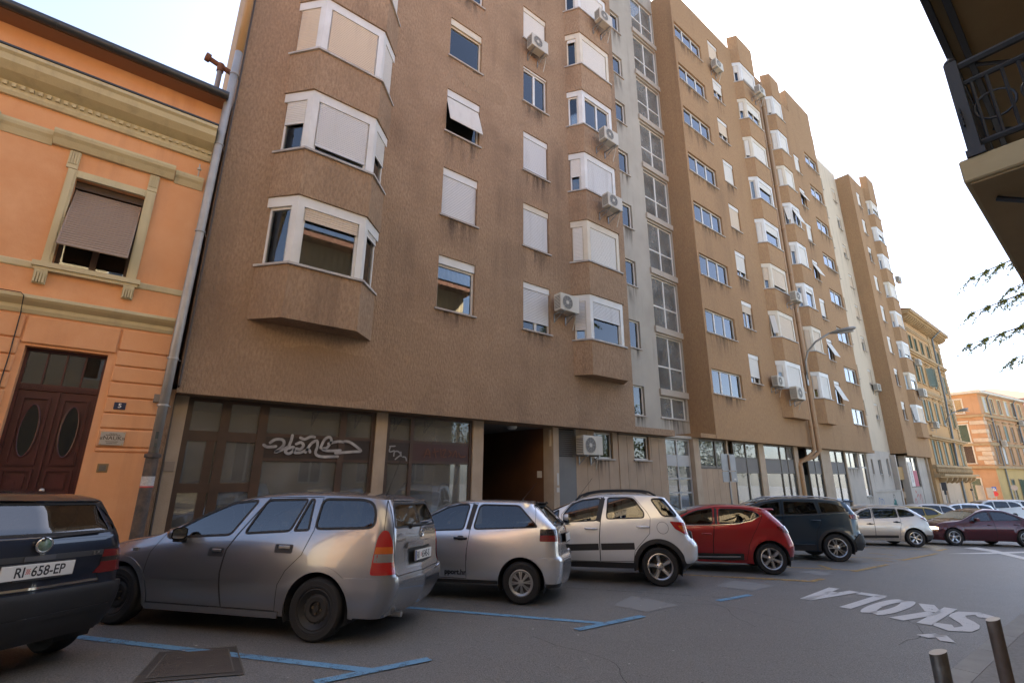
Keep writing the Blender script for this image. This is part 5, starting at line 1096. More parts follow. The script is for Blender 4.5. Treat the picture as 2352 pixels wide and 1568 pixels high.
    def patch(s, name, f, outer, m, holes=(), off=0., thick=0., step=None, parent=None, mirror=False, extra=None):
        """piece of body skin: region of a surface map, optionally raised with a rim; mirror: the car's other side"""
        V, F = tri(outer, holes, step or s.step, min(step or s.step, .06)); N = s.nrm(f, V); P = f(V) + N * off
        if f == s.front: N = -N; P = f(V) + N * off
        if f in (s.side,) : F = F[:, ::-1]
        if f == s.rear: F = F[:, ::-1]
        Vs, Fs, Ns = [P], [tuple(t) for t in F], [N]; nv = len(P)
        if thick:
            from collections import Counter
            ec = Counter()
            for t in Fs:
                for i in range(3): ec[(t[i], t[(i + 1) % 3])] += 1
            bd = [e for e in ec if (e[1], e[0]) not in ec]; idx = sorted({i for e in bd for i in e}); mp = {i: nv + k for k, i in enumerate(idx)}; mp2 = {i: nv + len(idx) + k for k, i in enumerate(idx)}
            low = P[idx] - N[idx] * thick; c = low.mean(0); out = low - c; out /= np.linalg.norm(out, axis=1, keepdims=True) + 1e-9
            Vs += [P[idx], low]; Ns += [out, out]
            Fs += [(mp[b], mp[a], mp2[a], mp2[b]) for a, b in bd]
        V3 = np.concatenate(Vs); N3 = np.concatenate(Ns)
        def emit(V3, N3, Fs):
            me = bpy.data.meshes.new(name); me.from_pydata(V3.tolist(), [], Fs); me.materials.append(m); me.polygons.foreach_set('use_smooth', [True] * len(Fs)); me.normals_split_custom_set_from_vertices(N3.tolist()); me.update(); return me
        if extra is not None: return V3, N3, Fs
        o = put(name, emit(V3, N3, Fs), parent or s.root)
        if mirror:
            put(name, emit(V3 * [1, -1, 1], N3 * [1, -1, 1], [t[::-1] for t in Fs]), parent if parent and parent.parent is None else s.root)
        return o
    def multi(s, name, parts, m, parent=None):
        V = np.concatenate([p[0] for p in parts]); N = np.concatenate([p[1] for p in parts]); F = []; b = 0
        for p in parts: F += [tuple(b + i for i in t) for t in p[2]]; b += len(p[0])
        me = bpy.data.meshes.new(name); me.from_pydata(V.tolist(), [], F); me.materials.append(m); me.polygons.foreach_set('use_smooth', [True] * len(F)); me.normals_split_custom_set_from_vertices(N.tolist()); me.update()
        return put(name, me, parent or s.root)
    def ribbon(s, name, f, line, w, m, off=.003, parent=None, closed=False, mirror=False, step=.04):
        L = np.array(dens(line, step, closed)); n = len(L); b = MB(); V = []
        for i in range(n):
            a, c = L[(i - 1) % n if closed else max(i - 1, 0)], L[(i + 1) % n if closed else min(i + 1, n - 1)]; t = c - a; t = t / (np.linalg.norm(t) + 1e-9); nn = np.array([-t[1], t[0]]) * w / 2; V += [L[i] + nn, L[i] - nn]
        V = np.array(V); sg = -1 if f == s.front else 1; P = f(V) + sg * s.nrm(f, V) * off
        F = [(2*i, 2*i+1, 2*((i+1) % n)+1, 2*((i+1) % n)) for i in range(n if closed else n - 1)]
        nf_ = np.cross(P[F[0][1]] - P[F[0][0]], P[F[0][2]] - P[F[0][0]])
        if nf_ @ (sg * s.nrm(f, V[:1])[0]) < 0: F = [q[::-1] for q in F]
        b.add(P, F); o = put(name, b.mesh(name, m, True), parent or s.root)
        if mirror: b2 = MB(); b2.add(P * [1, -1, 1], [q[::-1] for q in F]); put(name, b2.mesh(name, m, True), s.root)
        return o
    def build(s):
        d = s.d; st = s.step; r, wb, ra = s.r, s.wb, d['ra']; zs, zr, zf = d['sill'], d['zr'], d['zf']; m = s.col
        zt_r = float(s.edge(-9)); zt_f = float(s.edge(9)); hp = math.pi / 2
        ub = lambda z: float(s.xr(z)) + s.rr - s.rr * hp; uf = lambda z: float(s.xf(z)) - s.rf + s.rf * hp
        def arch(cx, z0, z1, R_):
            a0 = math.pi + math.asin(min(.95, (r - z0) / R_)); a1 = -math.asin(min(.95, (r - z1) / R_)); return [(cx + R_ * math.cos(a), r + R_ * math.sin(a)) for a in np.linspace(a0, a1 if a1 > -3 else a1, 22)]
        out = [(ub(zr), zr)] + arch(0, zr, zs, ra) + arch(wb, zs, zf, ra) + [(uf(zf), zf)] + [(uf(z), z) for z in np.linspace(zf, zt_f, 10)[1:]]
        topx = list(np.linspace(uf(zt_f), float(s.xf(zt_f)) - s.rf, 7))[1:] + list(np.arange(float(s.xf(zt_f)) - s.rf - .05, float(s.xr(zt_r)) + s.rr + .02, -.06)) + list(np.linspace(float(s.xr(zt_r)) + s.rr, ub(zt_r), 6))
        topz = s.edge(np.clip(topx, float(s.xr(zt_r)), float(s.xf(zt_f)))); top = list(zip(topx, [float(q) for q in topz]))
        out += top + [(ub(z), z) for z in np.linspace(zt_r, zr, 14)[1:-1]]
        wins = [roundp(w['p'], w.get('rd', .05)) for w in d['windows']]
        ctr = lambda P: np.mean(np.array(P), 0)
        shrink = lambda P, q: [tuple(np.array(p) + (ctr(P) - np.array(p)) / (np.linalg.norm(ctr(P) - np.array(p)) + 1e-9) * q) for p in P]
        # doors: closed outlines; the rest of the side is the body
        doors = d.get('doors', [])
        parts = []
        def both(t): return [t, (t[0] * [1, -1, 1], t[1] * [1, -1, 1], [q[::-1] for q in t[2]])]
        dh = [w for w in wins]
        side_holes = []
        for D_ in doors: side_holes.append(D_['p'])
        lone = [w for w in wins if not any(pin(D_['p'], [ctr(w)])[0] for D_ in doors)]
        parts += both(s.patch('b', s.side, out, m, side_holes + lone, extra=1))
        # tail
        zz2 = np.linspace(zr, zt_r, 14); hw = lambda z: float(s.W(s.xr(z) + s.rr, z)) - s.rr
        rp = [(hw(z), z) for z in zz2]; rp = [(-a, z) for a, z in rp] + rp[::-1]; rp = rp[::-1]
        rw = d.get('rwin'); rh = [roundp([(-a, z) for a, z in rw[::-1]] + list(rw), .05)] if rw else []
        parts.append(s.patch('b', s.rear, rp, m, rh, extra=1))
        zz3 = np.linspace(zf, zt_f, 8); hf = lambda z: float(s.W(s.xf(z) - s.rf, z)) - s.rf
        fp = [(hf(z), z) for z in zz3]; fp = fp + [(-a, z) for a, z in fp[::-1]]
        parts.append(s.patch('b', s.front, fp, m, [], extra=1))
        # bonnet, windscreen, roof: cross strips between the two top edges
        E = s.side(np.array(top)); xc = np.array([min(max(q, float(s.xr(zt_r))), float(s.xf(zt_f))) for q in topx]); cr = s.crown(np.where(np.array(topx) < E[:, 0], E[:, 0], np.minimum(topx, E[:, 0]))); nn = 15
        T_ = np.sin(np.linspace(-1, 1, nn) * math.pi / 2); T_ = np.sign(T_) * np.abs(T_) ** .8
        G = np.zeros((len(top), nn, 3)); ncr = d.get('ncr', 3.0)
        for i in range(len(top)):
            y = E[i, 1] * T_; g = np.sqrt(np.clip(1 - np.abs(T_) ** ncr, 0, 1)); bow = d.get('wbow', .10) if d['cowl'][0] < E[i, 0] < d['cowl'][1] + .4 else 0
            bx = (s.bowr * .9 if i >= len(top) - 3 else 0); fx = 0.0
            G[i, :, 0] = E[i, 0] + fx; G[i, :, 1] = y; G[i, :, 2] = E[i, 2] + cr[i] * g
        du = np.gradient(G, axis=0); dv = np.gradient(G, axis=1); NN = np.cross(du, dv); NN /= np.linalg.norm(NN, axis=2, keepdims=True) + 1e-9; NN *= np.sign(NN[:, :, 2:3] + 1e-6)
        ws, body = [], []; c0, c1 = d['cowl']
        rw0, rw1 = d.get('rscreen', (9, 9))
        for i in range(len(top) - 1):
            for j in range(nn - 1):
                xm = (E[i, 0] + E[i + 1, 0]) / 2; q = (i * nn + j, i * nn + j + 1, (i + 1) * nn + j + 1, (i + 1) * nn + j)
                (ws if (c0 < xm < c1 or rw0 < xm < rw1) and 1 <= j <= nn - 3 else body).append(q)
        GV, GN = G.reshape(-1, 3), NN.reshape(-1, 3)
        a_, b_, c_ = [GV[np.array(body)[:, k]] for k in (0, 1, 2)]; flip = (np.cross(b_ - a_, c_ - a_) * GN[np.array(body)[:, 0]]).sum(1).mean() < 0
        if flip: body = [q[::-1] for q in body]; ws = [q[::-1] for q in ws]
        parts.append((GV, GN, body)); bo = s.multi('body', parts, m)
        if ws: w_ = s.multi('windscreen', [(GV, GN, ws)], carglass)
        # doors
        for D_ in doors:
            inner = [w for w in wins if pin(D_['p'], [ctr(w)])[0]]
            for sgn in (0, 1):
                v, n_, f_ = s.patch('d', s.side, shrink(D_['p'], .003), m, inner, extra=1, off=.0005)
                if sgn: v, n_, f_ = v * [1, -1, 1], n_ * [1, -1, 1], [q[::-1] for q in f_]
                do = s.multi('door', [(v, n_, f_)], m)
                if sgn == 0 and D_.get('handle'): s.handle(do, D_['handle'], d.get('hstyle', 'bar'))
            s.ribbon('panel_gap', s.side, D_['p'], .008, gapm, .0012, bo, True, step=.05)
        # side windows: glass with a black rubber surround
        for w, wd in zip(wins, d['windows']):
            s.patch('side_window', s.side, w, cargl_d if wd.get('dark') else carglass, off=-.004, step=.12, mirror=True)
            s.ribbon('window_trim', s.side, w, wd.get('trim', .026), wd.get('tm', black), .003, None, True, mirror=True)
        if rh:
            s.patch('rear_window', s.rear, rh[0], d.get('rglass', carglass), off=-.003, step=.12); s.ribbon('window_trim', s.rear, rh[0], .02, black, .003, None, True)
        for kind, ln, w_, mt_ in d.get('strips', []): s.ribbon({'g': 'panel_gap', 'm': 'side_moulding', 'c': 'chrome_trim', 'p': 'pillar_trim'}[kind], s.side, ln, w_, mt_ or gapm, .004 if kind != 'g' else .0015, bo if kind == 'g' else None, mirror=kind != 'g')
        for nm, f, poly, mt_, off, th in d.get('patches', []): s.patch(nm, getattr(s, f), poly, mt_, off=off, thick=th, step=.05, mirror=(f == 'side'))
        for nm, f, ln, w_, mt_ in d.get('lines', []): s.ribbon(nm, getattr(s, f), ln, w_, mt_, .0016, bo if nm == 'panel_gap' else None)
        # arches, wells, floor, cabin
        b = MB()
        for cx in (0, wb):
            for sg in (1, -1):
                w_ = float(s.W(np.array([float(cx)]), np.array([r + ra * .8]))[0]); n = 20; A = [math.pi * 1.12 - i * math.pi * 1.24 / (n - 1) for i in range(n)]
                V = [(cx + ra * 1.0 * math.cos(a), y * sg, r + ra * math.sin(a)) for y in (w_ - .004, w_ - .30) for a in A]; b.add(V, [(i, i + 1, n + i + 1, n + i) for i in range(n - 1)])
                b.add([(cx + ra * math.cos(a), (w_ - .30) * sg, r + ra * math.sin(a)) for a in A], [tuple(range(n))])
        wi = s.w0 - .1; b.box(float(s.xr(zr)) + .1, float(s.xf(zf)) - .15, -wi + .2, wi - .2, zs - .0, zs + .12); b.box(ra + .02, wb - ra - .02, -wi, wi, zs + .01, zs + .1)
        put('underbody', b.mesh('underbody', carin), s.root)
        if d.get('archtrim'):
            wd_, mt_, of_ = d['archtrim']
            for cx in (0, wb):
                zlo = zs if cx else zr
                A = [(cx + (ra + wd_ / 2) * math.cos(a), r + (ra + wd_ / 2) * math.sin(a)) for a in np.linspace(math.pi * 1.06, -.06 * math.pi, 26)]; ou = [(cx + (ra + wd_) * math.cos(a), r + (ra + wd_) * math.sin(a)) for a in np.linspace(math.pi * 1.06, -.06 * math.pi, 26)]; inn = [(cx + (ra - .004) * math.cos(a), r + (ra - .004) * math.sin(a)) for a in np.linspace(-.06 * math.pi, math.pi * 1.06, 26)]
                s.patch('wheel_arch_trim', s.side, ou + inn, mt_, off=of_, thick=of_ + .002, step=.05, mirror=True)
        if d.get('cabin', True):
            zc = float(s.belt(1.0)); xs1 = c0 - .72; xs2 = max(xs1 - .86, float(s.xr(zc + .1)) + .48)
            b = MB(); b.bbox(c0 - .25, c0 + .25, -wi + .08, wi - .08, zc - .30, zc + .0, .04); put('dashboard', b.mesh('dashboard', carin), s.root)
            for sx, ys in ((xs1, (.34, -.34)), (xs2, (.36, -.36))):
                for y in ys:
                    b = MB(); b.T = TR(0, 0, 0); b.bbox(sx - .05, sx + .45, y - .24, y + .24, zs + .2, zs + .42, .05); b.bbox(sx - .16, sx - .02, y - .23, y + .23, zs + .36, zc + .12, .05); b.bbox(sx - .19, sx - .10, y - .11, y + .11, zc + .15, zc + .32, .045); b.box(sx - .15, sx - .13, y - .05, y + .05, zc + .1, zc + .2); put('seat', b.mesh('seat', seatm), s.root)
            b = MB(); P = [(c0 - .42 + .02 * math.sin(a), .36 + .18 * math.cos(a), zc - .02 + .18 * math.sin(a)) for a in np.linspace(0, 2 * math.pi, 21)]; b.tube(P, .016, 6, caps=False); b.tube([(c0 - .42, .2, zc - .02), (c0 - .42, .52, zc - .02)], .015, 5); b.tube([(c0 - .42, .36, zc - .02), (c0 - .2, .36, zc - .1)], .02, 5); put('steering_wheel', b.mesh('steering_wheel', carin), s.root)
            b = MB(); b.bbox(float(s.xr(zc)) + .12, xs2 - .06, -wi + .2, wi - .2, zs + .3, zc - .1, .02); put('parcel_shelf', b.mesh('parcel_shelf', carin), s.root)
        tw = d.get('track', s.w0 - .12)
        for cx in (0, wb):
            for sg in (1, -1): s.wheel(cx, tw * sg, sg, d['wheel'])
        if d.get('mirror'):
            mx, mz, mm = d['mirror']
            for sg in (1, -1):
                b = MB(); w_ = float(s.W(np.array([mx]), np.array([mz]))[0]); y0 = w_ + .02
                prof = [(0, 0), (.05, .012), (.075, .04), (.08, .08)]
                V = []; n = 14; k = 5
                for i in range(k + 1):
                    t = i / k; sc = math.sqrt(max(0, 1 - (1 - t) ** 2.2))
                    for q in range(n):
                        a = 2 * math.pi * q / n; ca, sa = math.cos(a), math.sin(a); ca, sa = np.sign(ca) * abs(ca) ** .6, np.sign(sa) * abs(sa) ** .6
                        V.append((mx + .11 * (1 - t), sg * (y0 + .11 + .11 * ca * (.35 + .65 * sc)), mz + .065 + .065 * sa * (.3 + .7 * sc)))
                F = [(i * n + q, i * n + (q + 1) % n, (i + 1) * n + (q + 1) % n, (i + 1) * n + q) for i in range(k) for q in range(n)] + [tuple(range(n - 1, -1, -1))]
                b.add(V, F); mo = put('mirror', fixn(b.mesh('mirror', mm, True)), s.root)
                g = MB(); g.add([(mx - .002, sg * (y0 + .11 + .098 * np.sign(math.cos(a)) * abs(math.cos(a)) ** .6), mz + .065 + .055 * np.sign(math.sin(a)) * abs(math.sin(a)) ** .6) for a in np.linspace(0, 2 * math.pi, 14, endpoint=False)], [tuple(range(14))]); put('mirror_glass', g.mesh('mirror_glass', chrome), mo)
                g = MB(); g.bbox(mx + .01, mx + .1, min(sg * (y0 - .05), sg * (y0 + .1)), max(sg * (y0 - .05), sg * (y0 + .1)), mz - .03, mz + .02, .01); put('mirror_arm', g.mesh('mirror_arm', plast), mo)
        if d.get('plate'): s.plate(*d['plate'])
        if d.get('wiper'):
            v0, v1, z0, z1 = d['wiper']; P = s.rear([(v0 + (v1 - v0) * t, z0 + (z1 - z0) * t) for t in np.linspace(0, 1, 6)]); P[:, 0] -= .03; b = MB(); b.tube(P, .012, 5); b.tube([P[0], P[0] + [.03, 0, -.03]], .022, 6); put('rear_wiper', b.mesh('rear_wiper', black), s.root)
        if d.get('rails'):
            x0, x1, h, mt_ = d['rails']
            for sg in (1, -1):
                P = []
                for t in np.linspace(0, 1, 14):
                    x = x0 + (x1 - x0) * t; e = float(s.edge(x)); w_ = float(s.W(np.array([x]), np.array([e]))[0]) - .06; hh = e + float(s.crown(x)) * .55 + h * min(1, math.sin(math.pi * t) * 3.2); P.append((x, sg * w_, hh))
                b = MB(); b.tube(P, .022, 6); put('roof_rail', fixn(b.mesh('roof_rail', mt_, True)), s.root)
        if d.get('antenna'):
            x, y, z, dx, dz = d['antenna']; b = MB(); b.tube([(x, y, z), (x + dx * .12, y, z + dz * .12)], [.012, .006], 6); b.tube([(x + dx * .1, y, z + dz * .1), (x + dx, y, z + dz)], .003, 4); put('antenna', b.mesh('antenna', black), s.root)
        return s
    def handle(s, door, hp, style):
        x0, x1, z = hp; P = s.side(np.array([(x0, z), (x1, z)])); ym = P[:, 1].mean(); b = MB()
        if style == 'flap':
            s.patch('handle_recess', s.side, roundp([(x0 - .02, z - .045), (x1 + .02, z - .045), (x1 + .02, z + .045), (x0 - .02, z + .045)], .02), plast, off=.003, thick=.004, step=.05, parent=door); b.bbox(x0 + .01, x1 - .03, ym + .0, ym + .016, z - .0, z + .034, .006); put('door_handle', b.mesh('door_handle', alloy), door)
        else:
            b.tube([(x0, P[0, 1] - .005, z), (x0 + .015, ym + .032, z), (x1 - .015, ym + .032, z), (x1, P[1, 1] - .005, z)], [.014, .016, .016, .014], 8); put('door_handle', fixn(b.mesh('door_handle', plast if style == 'black' else s.col, True)), door)
            s.patch('handle_recess', s.side, roundp([((x0 + x1) / 2 - .05, z - .03), ((x0 + x1) / 2 + .05, z - .03), ((x0 + x1) / 2 + .05, z + .035), ((x0 + x1) / 2 - .05, z + .035)], .03), s.col if style != 'black' else plast, off=.0015, step=.05, parent=door)
    def plate(s, txt, v, z, tilt, blue=True, xs=.82, badge=None):
        P = s.rear(np.array([(v, z), (v, z + .05)])); o = np.array(P[0]); bs = Matrix(((0, 0, -1), (-1, 0, 0), (0, 1, 0))).to_4x4()
        b = MB(); b.bbox(-.26, .26, -.055, .055, -.006, .004, .003); me = b.mesh('number_plate', platem); p = put('number_plate', me, s.root)
        p.matrix_local = Matrix.Translation((o[0] - .025, o[1], o[2])) @ Matrix.Rotation(tilt, 4, 'Y') @ bs
        b = MB(); b.bbox(-.27, .27, -.066, .064, -.014, -.004, .003); b.bbox(-.17, .17, -.07, -.052, -.01, .007, .003); put('plate_holder', b.mesh('plate_holder', plast), p)
        if blue: b = MB(); b.box(-.258, -.222, -.053, .053, .004, .0052); put('country_band', b.mesh('country_band', plateb), p)
        if not txt: return
        a, c = txt.split('|')
        t1 = text_mesh(a, .105, .0004, 'plate_lettering', 'LEFT', xs=xs, bold=.0015); t1.materials.append(platef); put('plate_lettering', t1, p, (-.205 if blue else -.17, -.004, .0046))
        t2 = text_mesh(c, .105, .0004, 'plate_lettering', 'LEFT', xs=xs, bold=.0015); t2.materials.append(platef); put('plate_lettering', t2, p, (-.055, -.004, .0046))
        b = MB()
        for i in range(5):
            for j in range(5):
                if (i + j) % 2 == 0: b.box(-.092 + i * .006, -.086 + i * .006, -.018 + j * .008 - (.004 if False else 0), -.010 + j * .008, .0043, .0049)
        put('plate_emblem', b.mesh('plate_emblem', mat('emblem_red', (.55, .12, .12), .5)), p)
    def wheel(s, cx, y, sg, style):
        r = s.r; R_ = s.d.get('rim', r * .66); tw = .195
        key = ('wheel', style, R(r), R(R_))
        def hub():
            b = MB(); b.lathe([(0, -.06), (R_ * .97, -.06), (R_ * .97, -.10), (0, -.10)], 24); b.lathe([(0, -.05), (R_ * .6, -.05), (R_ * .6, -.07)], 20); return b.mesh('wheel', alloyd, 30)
        def tyre():
            b = MB(); h = tw / 2; pr = [(R_ * .98, -h * .7), (R_, -h * .82), (R_ + .02, -h * .98), (r - .03, -h), (r - .008, -h * .82), (r, -h * .6), (r, h * .6), (r - .008, h * .82), (r - .03, h), (R_ + .02, h * .98), (R_, h * .82), (R_ * .98, h * .7)]
            b.lathe(pr, 44)
            for q in (.25, -.25, 0): b.lathe([(r + .0008, q * h - .006), (r + .0008, q * h + .006)], 44, m=0)
            b.lathe([(R_ + .035, h * .985), (R_ + .038, h * 1.01), (R_ + .042, h * .985)], 44)
            return b.mesh('tyre', tyre_m, 35)
        def rim():
            b = MB(); h = tw / 2; lip = [(R_, h * .72), (R_ + .006, h * .86), (R_ - .006, h * .9), (R_ - .018, h * .8), (R_ - .03, h * .3), (R_ - .05, -.04)]; mt = alloy
            def spoke(a, r0, r1, w0, w1, y0, y1, t=.02, m=0):
                ca, sa = math.cos(a), math.sin(a); V = []
                for rr_, w_, yy in ((r0, w0, y0), ((r0 + r1) / 2, (w0 + w1) * .46, (y0 + y1) / 2 + .006), (r1, w1, y1)):
                    for q, dy in ((-1, -t), (-.62, 0), (.62, 0), (1, -t)): V.append((ca * rr_ - sa * w_ * q, yy + dy, sa * rr_ + ca * w_ * q))
                b.add(V, [(0, 1, 5, 4), (1, 2, 6, 5), (2, 3, 7, 6), (4, 5, 9, 8), (5, 6, 10, 9), (6, 7, 11, 10), (8, 9, 10, 11), (3, 2, 1, 0)], m)
            if style == 'steel':
                mt = steelw; b.lathe(lip[:3] + [(R_ - .03, h * .7), (R_ - .045, .055), (R_ * .72, .045), (R_ * .6, .062), (R_ * .38, .058), (R_ * .33, .03), (R_ * .16, .03), (R_ * .15, .055), (0, .058)], 36)
                for i in range(16):
                    a = i * math.pi / 8; c = (R_ * .74 * math.cos(a), .0, R_ * .74 * math.sin(a)); b.lathe([(0, .0495), (.014, .0495), (.0165, .047)], 8, 'y', c, 1)
                for i in range(4): a = i * math.pi / 2 + .4; b.lathe([(0, .05), (.012, .048), (.012, .03)], 6, 'y', (R_ * .25 * math.cos(a), 0, R_ * .25 * math.sin(a)), 2)
            elif style == 'cover':
                mt = hubg; b.lathe(lip[:4] + [(R_ - .02, .07), (R_ - .035, .062)], 36); b.lathe([(0, .052), (R_ - .03, .045)], 36, m=1)
                for i in range(8):
                    for q in (-.11, .11): spoke(i * math.pi / 4 + q + .1, R_ * .16, R_ - .025, .008, .013, .085, .066, .018)
                b.lathe([(0, .092), (R_ * .2, .088), (R_ * .24, .07)], 24)
            else:
                n = {'alloy5': 5, 'alloy6': 6, 'twin5': 5, 'cover6': 6}[style]; b.lathe(lip, 40)
                for i in range(n):
                    a = i * 2 * math.pi / n + math.pi / 2
                    if style == 'twin5':
                        for q in (-.20, .20): spoke(a + q, R_ * .2, R_ - .012, .018, .019, .05, .066, .03)
                    elif style in ('alloy6', 'cover6'): spoke(a, R_ * .2, R_ - .012, .030, .046, .05, .07, .03)
                    else: spoke(a, R_ * .18, R_ - .012, .036, .046, .046, .07, .035)
                b.lathe([(0, .07), (R_ * .14, .066), (R_ * .3, .05), (R_ * .3, .0)], 24)
                for i in range(5): a = i * 2 * math.pi / 5 + .2; b.lathe([(0, .0615), (.010, .061), (.011, .05)], 8, 'y', (R_ * .235 * math.cos(a), 0, R_ * .235 * math.sin(a)), 1)
            return b.mesh('rim', [mt, alloyd, mat('hub_rust', (.10, .075, .05), .7)], 35)
        rot = 0 if sg > 0 else math.pi
        w = put('wheel', cm(key + ('h',), hub), s.root, (cx, y, r), (0, 0, rot)); put('tyre', cm(key + ('t',), tyre), w); put('rim', cm(key + ('r',), rim), w, (0, 0, 0), (0, .37 * cx + .2, 0))
    def rtext(s, txt, v, z, size, m, depth=.003, name='badge_lettering', xs=1., off=.006, align='CENTER', tilt=0.):
        P = s.rear(np.array([(v, z)]))[0]; n = s.nrm(s.rear, [(v, z)])[0]; me = text_mesh(txt, size, depth, name, align, xs=xs); me.materials.append(m); o = put(name, me, s.root)
        Z = Vector(n); X = Vector((0, 0, 1)).cross(Z).normalized(); Y = Z.cross(X)
        o.matrix_local = Matrix(((X.x, Y.x, Z.x, P[0] + n[0] * off), (X.y, Y.y, Z.y, P[1] + n[1] * off), (X.z, Y.z, Z.z, P[2] + n[2] * off), (0, 0, 0, 1))); return o
    def rloc(s, v, z, off=0.):
        P = s.rear(np.array([(v, z)]))[0]; n = s.nrm(s.rear, [(v, z)])[0]; return P + n * off, n
def bumper_poly(s, x0, zb, ztop, z_c):                              # side outline of a rear bumper that runs on round the corner
    return [(x0, ztop), (x0 + .02, zb)]
H0 = rad(130.5)
gry = paint('graphite_paint', (.27, .28, .31), metal=.6, rough=.27); slv = paint('silver_paint', (.68, .69, .715), metal=.7, rough=.27); slw = paint('light_silver_paint', (.84, .86, .89), metal=.4, rough=.27); red = paint('red_paint', (.36, .012, .016), metal=.35)
navy = paint('navy_paint', (.010, .016, .035)); blu = paint('dark_blue_paint', (.012, .034, .060)); bge = paint('champagne_silver_paint', (.56, .52, .48), metal=.6); mar = paint('maroon_paint', (.07, .006, .012)); yel = paint('mustard_paint', (.36, .24, .04)); whp = paint('white_paint', (.62, .62, .62), metal=.0)
def mirror_x(P): return [(-a, z) for a, z in P][::-1]

# ---- graphite estate
wag = dict(name='parked_car', cat='car', group='cars parked at an angle along the blocks', label='graphite grey estate car with tall red and amber tail lights, plate RI 6545-S',
  w=.85, r=.305, rim=.195, wb=2.56, ra=.365, rr=.17, rf=.34, bow=.035, tum=.30, sill=.21, zr=.25, zf=.22, cowl=(1.42, 2.18),
  edge=[(-.58, 1.405), (-.3, 1.425), (.3, 1.435), (.9, 1.41), (1.2, 1.365), (1.6, 1.21), (2.0, 1.03), (2.2, .945), (2.6, .86), (3.0, .77), (3.2, .68)],
  crown=[(-.7, .0), (-.57, .012), (-.4, .04), (.3, .055), (1.1, .05), (1.6, .06), (2.1, .05), (2.6, .07), (3.0, .06), (3.25, .02)], belt=[(-.7, 1.10), (.2, 1.08), (1.2, 1.0), (2.1, .94), (3.3, .74)],
  xr=[(.22, -.66), (.38, -.77), (.56, -.815), (.64, -.80), (.70, -.775), (1.05, -.74), (1.3, -.65), (1.42, -.58)], xf=[(.2, 3.12), (.45, 3.25), (.6, 3.22), (.7, 3.15)],
  windows=[dict(p=[(1.21, .99), (2.04, .935), (1.93, 1.04), (1.62, 1.21), (1.32, 1.335), (1.00, 1.37)], tm=black), dict(p=[(1.03, 1.01), (.45, 1.055), (.345, 1.395), (.88, 1.375)]), dict(p=[(.40, 1.06), (.225, 1.072), (.265, 1.39), (.31, 1.395)], rd=.02),
           dict(p=[(.15, 1.085), (-.54, 1.115), (-.52, 1.27), (-.46, 1.37), (-.34, 1.405), (.155, 1.40)], rd=.07, dark=False)],
  doors=[dict(p=[(2.09, .965), (2.20, .78), (2.22, .55), (2.17, .26), (1.16, .26), (1.215, .60), (1.20, .84), (1.115, 1.0), (.86, 1.405), (1.05, 1.395), (1.34, 1.32), (1.66, 1.175), (1.98, 1.025)], handle=(1.24, 1.40, .81)),
         dict(p=[(1.15, .26), (1.205, .60), (1.19, .84), (1.105, 1.0), (.85, 1.41), (.16, 1.42), (.155, 1.07), (.24, .82), (.40, .66), (.47, .52), (.49, .26)], handle=(.38, .56, .875))],
  hstyle='flap', mirror=(1.76, .93, gry), track=.745, archtrim=(.055, gry, .010), wheel='steel',
  strips=[('m', [(2.17, .535), (1.24, .56)], .055, gry), ('m', [(1.19, .562), (.46, .578)], .055, gry), ('p', [(-.615, 1.40), (-.66, 1.05), (-.67, .7)], .007, gapm)],
  rwin=[(.50, 1.365), (.615, 1.115)],
  patches=[('tail_light', 'side', roundp([(-.575, .655), (-.605, 1.02), (-.64, 1.09), (-.70, 1.085), (-.77, .98), (-.865, .655)], .03), redl, .008, .02),
           ('amber_lens', 'side', [(-.60, .86), (-.605, .925), (-.78, .925), (-.80, .86)], orl, .0095, .003), ('clear_lens', 'side', [(-.60, .775), (-.602, .857), (-.80, .857), (-.825, .775)], whl, .0095, .003),
           ('bumper', 'side', [(-.235, .615), (-.86, .63), (-.98, .60), (-.98, .25), (-.37, .25), (-.37, .36), (-.335, .48), (-.27, .575)], gry, .022, .03), ('bumper', 'rear', [(-.66, .25), (.66, .25), (.66, .60), (.5, .585), (-.5, .585), (-.66, .60)], gry, .022, .03),
           ('side_skirt', 'side', [(.46, .19), (2.16, .19), (2.19, .255), (.44, .255)], gry, .012, .02), ('plate_recess', 'rear', roundp([(-.40, .68), (.40, .68), (.40, .90), (-.40, .90)], .03), gry, .002, .0),
           ('plate_recess', 'rear', roundp([(-.33, .71), (.33, .71), (.33, .885), (-.33, .885)], .02), plast, .0035, .0), ('plate_bar', 'rear', roundp([(-.40, .89), (.40, .89), (.38, .945), (-.38, .945)], .02), gry, .03, .03), ('roof_spoiler', 'rear', roundp([(-.48, 1.39), (.48, 1.39), (.46, 1.405), (-.46, 1.405)], .01), gry, .02, .02)],
  lines=[('panel_gap', 'rear', [(.56, 1.40), (.645, 1.08), (.655, .66), (.6, .63), (-.6, .63), (-.655, .66), (-.645, 1.08), (-.56, 1.40)], .008, gapm)],
  plate=('RI|6545-S', 0., .80, 0.05), wiper=(.26, -.02, 1.13, 1.125), antenna=(-.35, .12, 1.46, -.14, .42))
c = Car(wag, (2.40, 6.14), H0, gry, .06).build()
c.rtext('ASTRA', .50, 1.035, .05, chrome, xs=1.3); c.rtext('CLASSIC', .48, .98, .05, chrome, xs=1.25)
P, n = c.rloc(0, 1.03, .008); b = MB(); b.tube([(P[0], P[1] + .042 * math.cos(a), P[2] + .042 * math.sin(a)) for a in np.linspace(0, 2 * math.pi, 19)], .006, 5, caps=False); b.tube([(P[0] - .004, P[1] + .055, P[2] + .008), (P[0] - .004, P[1] - .008, P[2] + .006), (P[0] - .004, P[1] + .008, P[2] - .006), (P[0] - .004, P[1] - .055, P[2] - .008)], .004, 4); put('badge', b.mesh('badge', chrome), c.root)
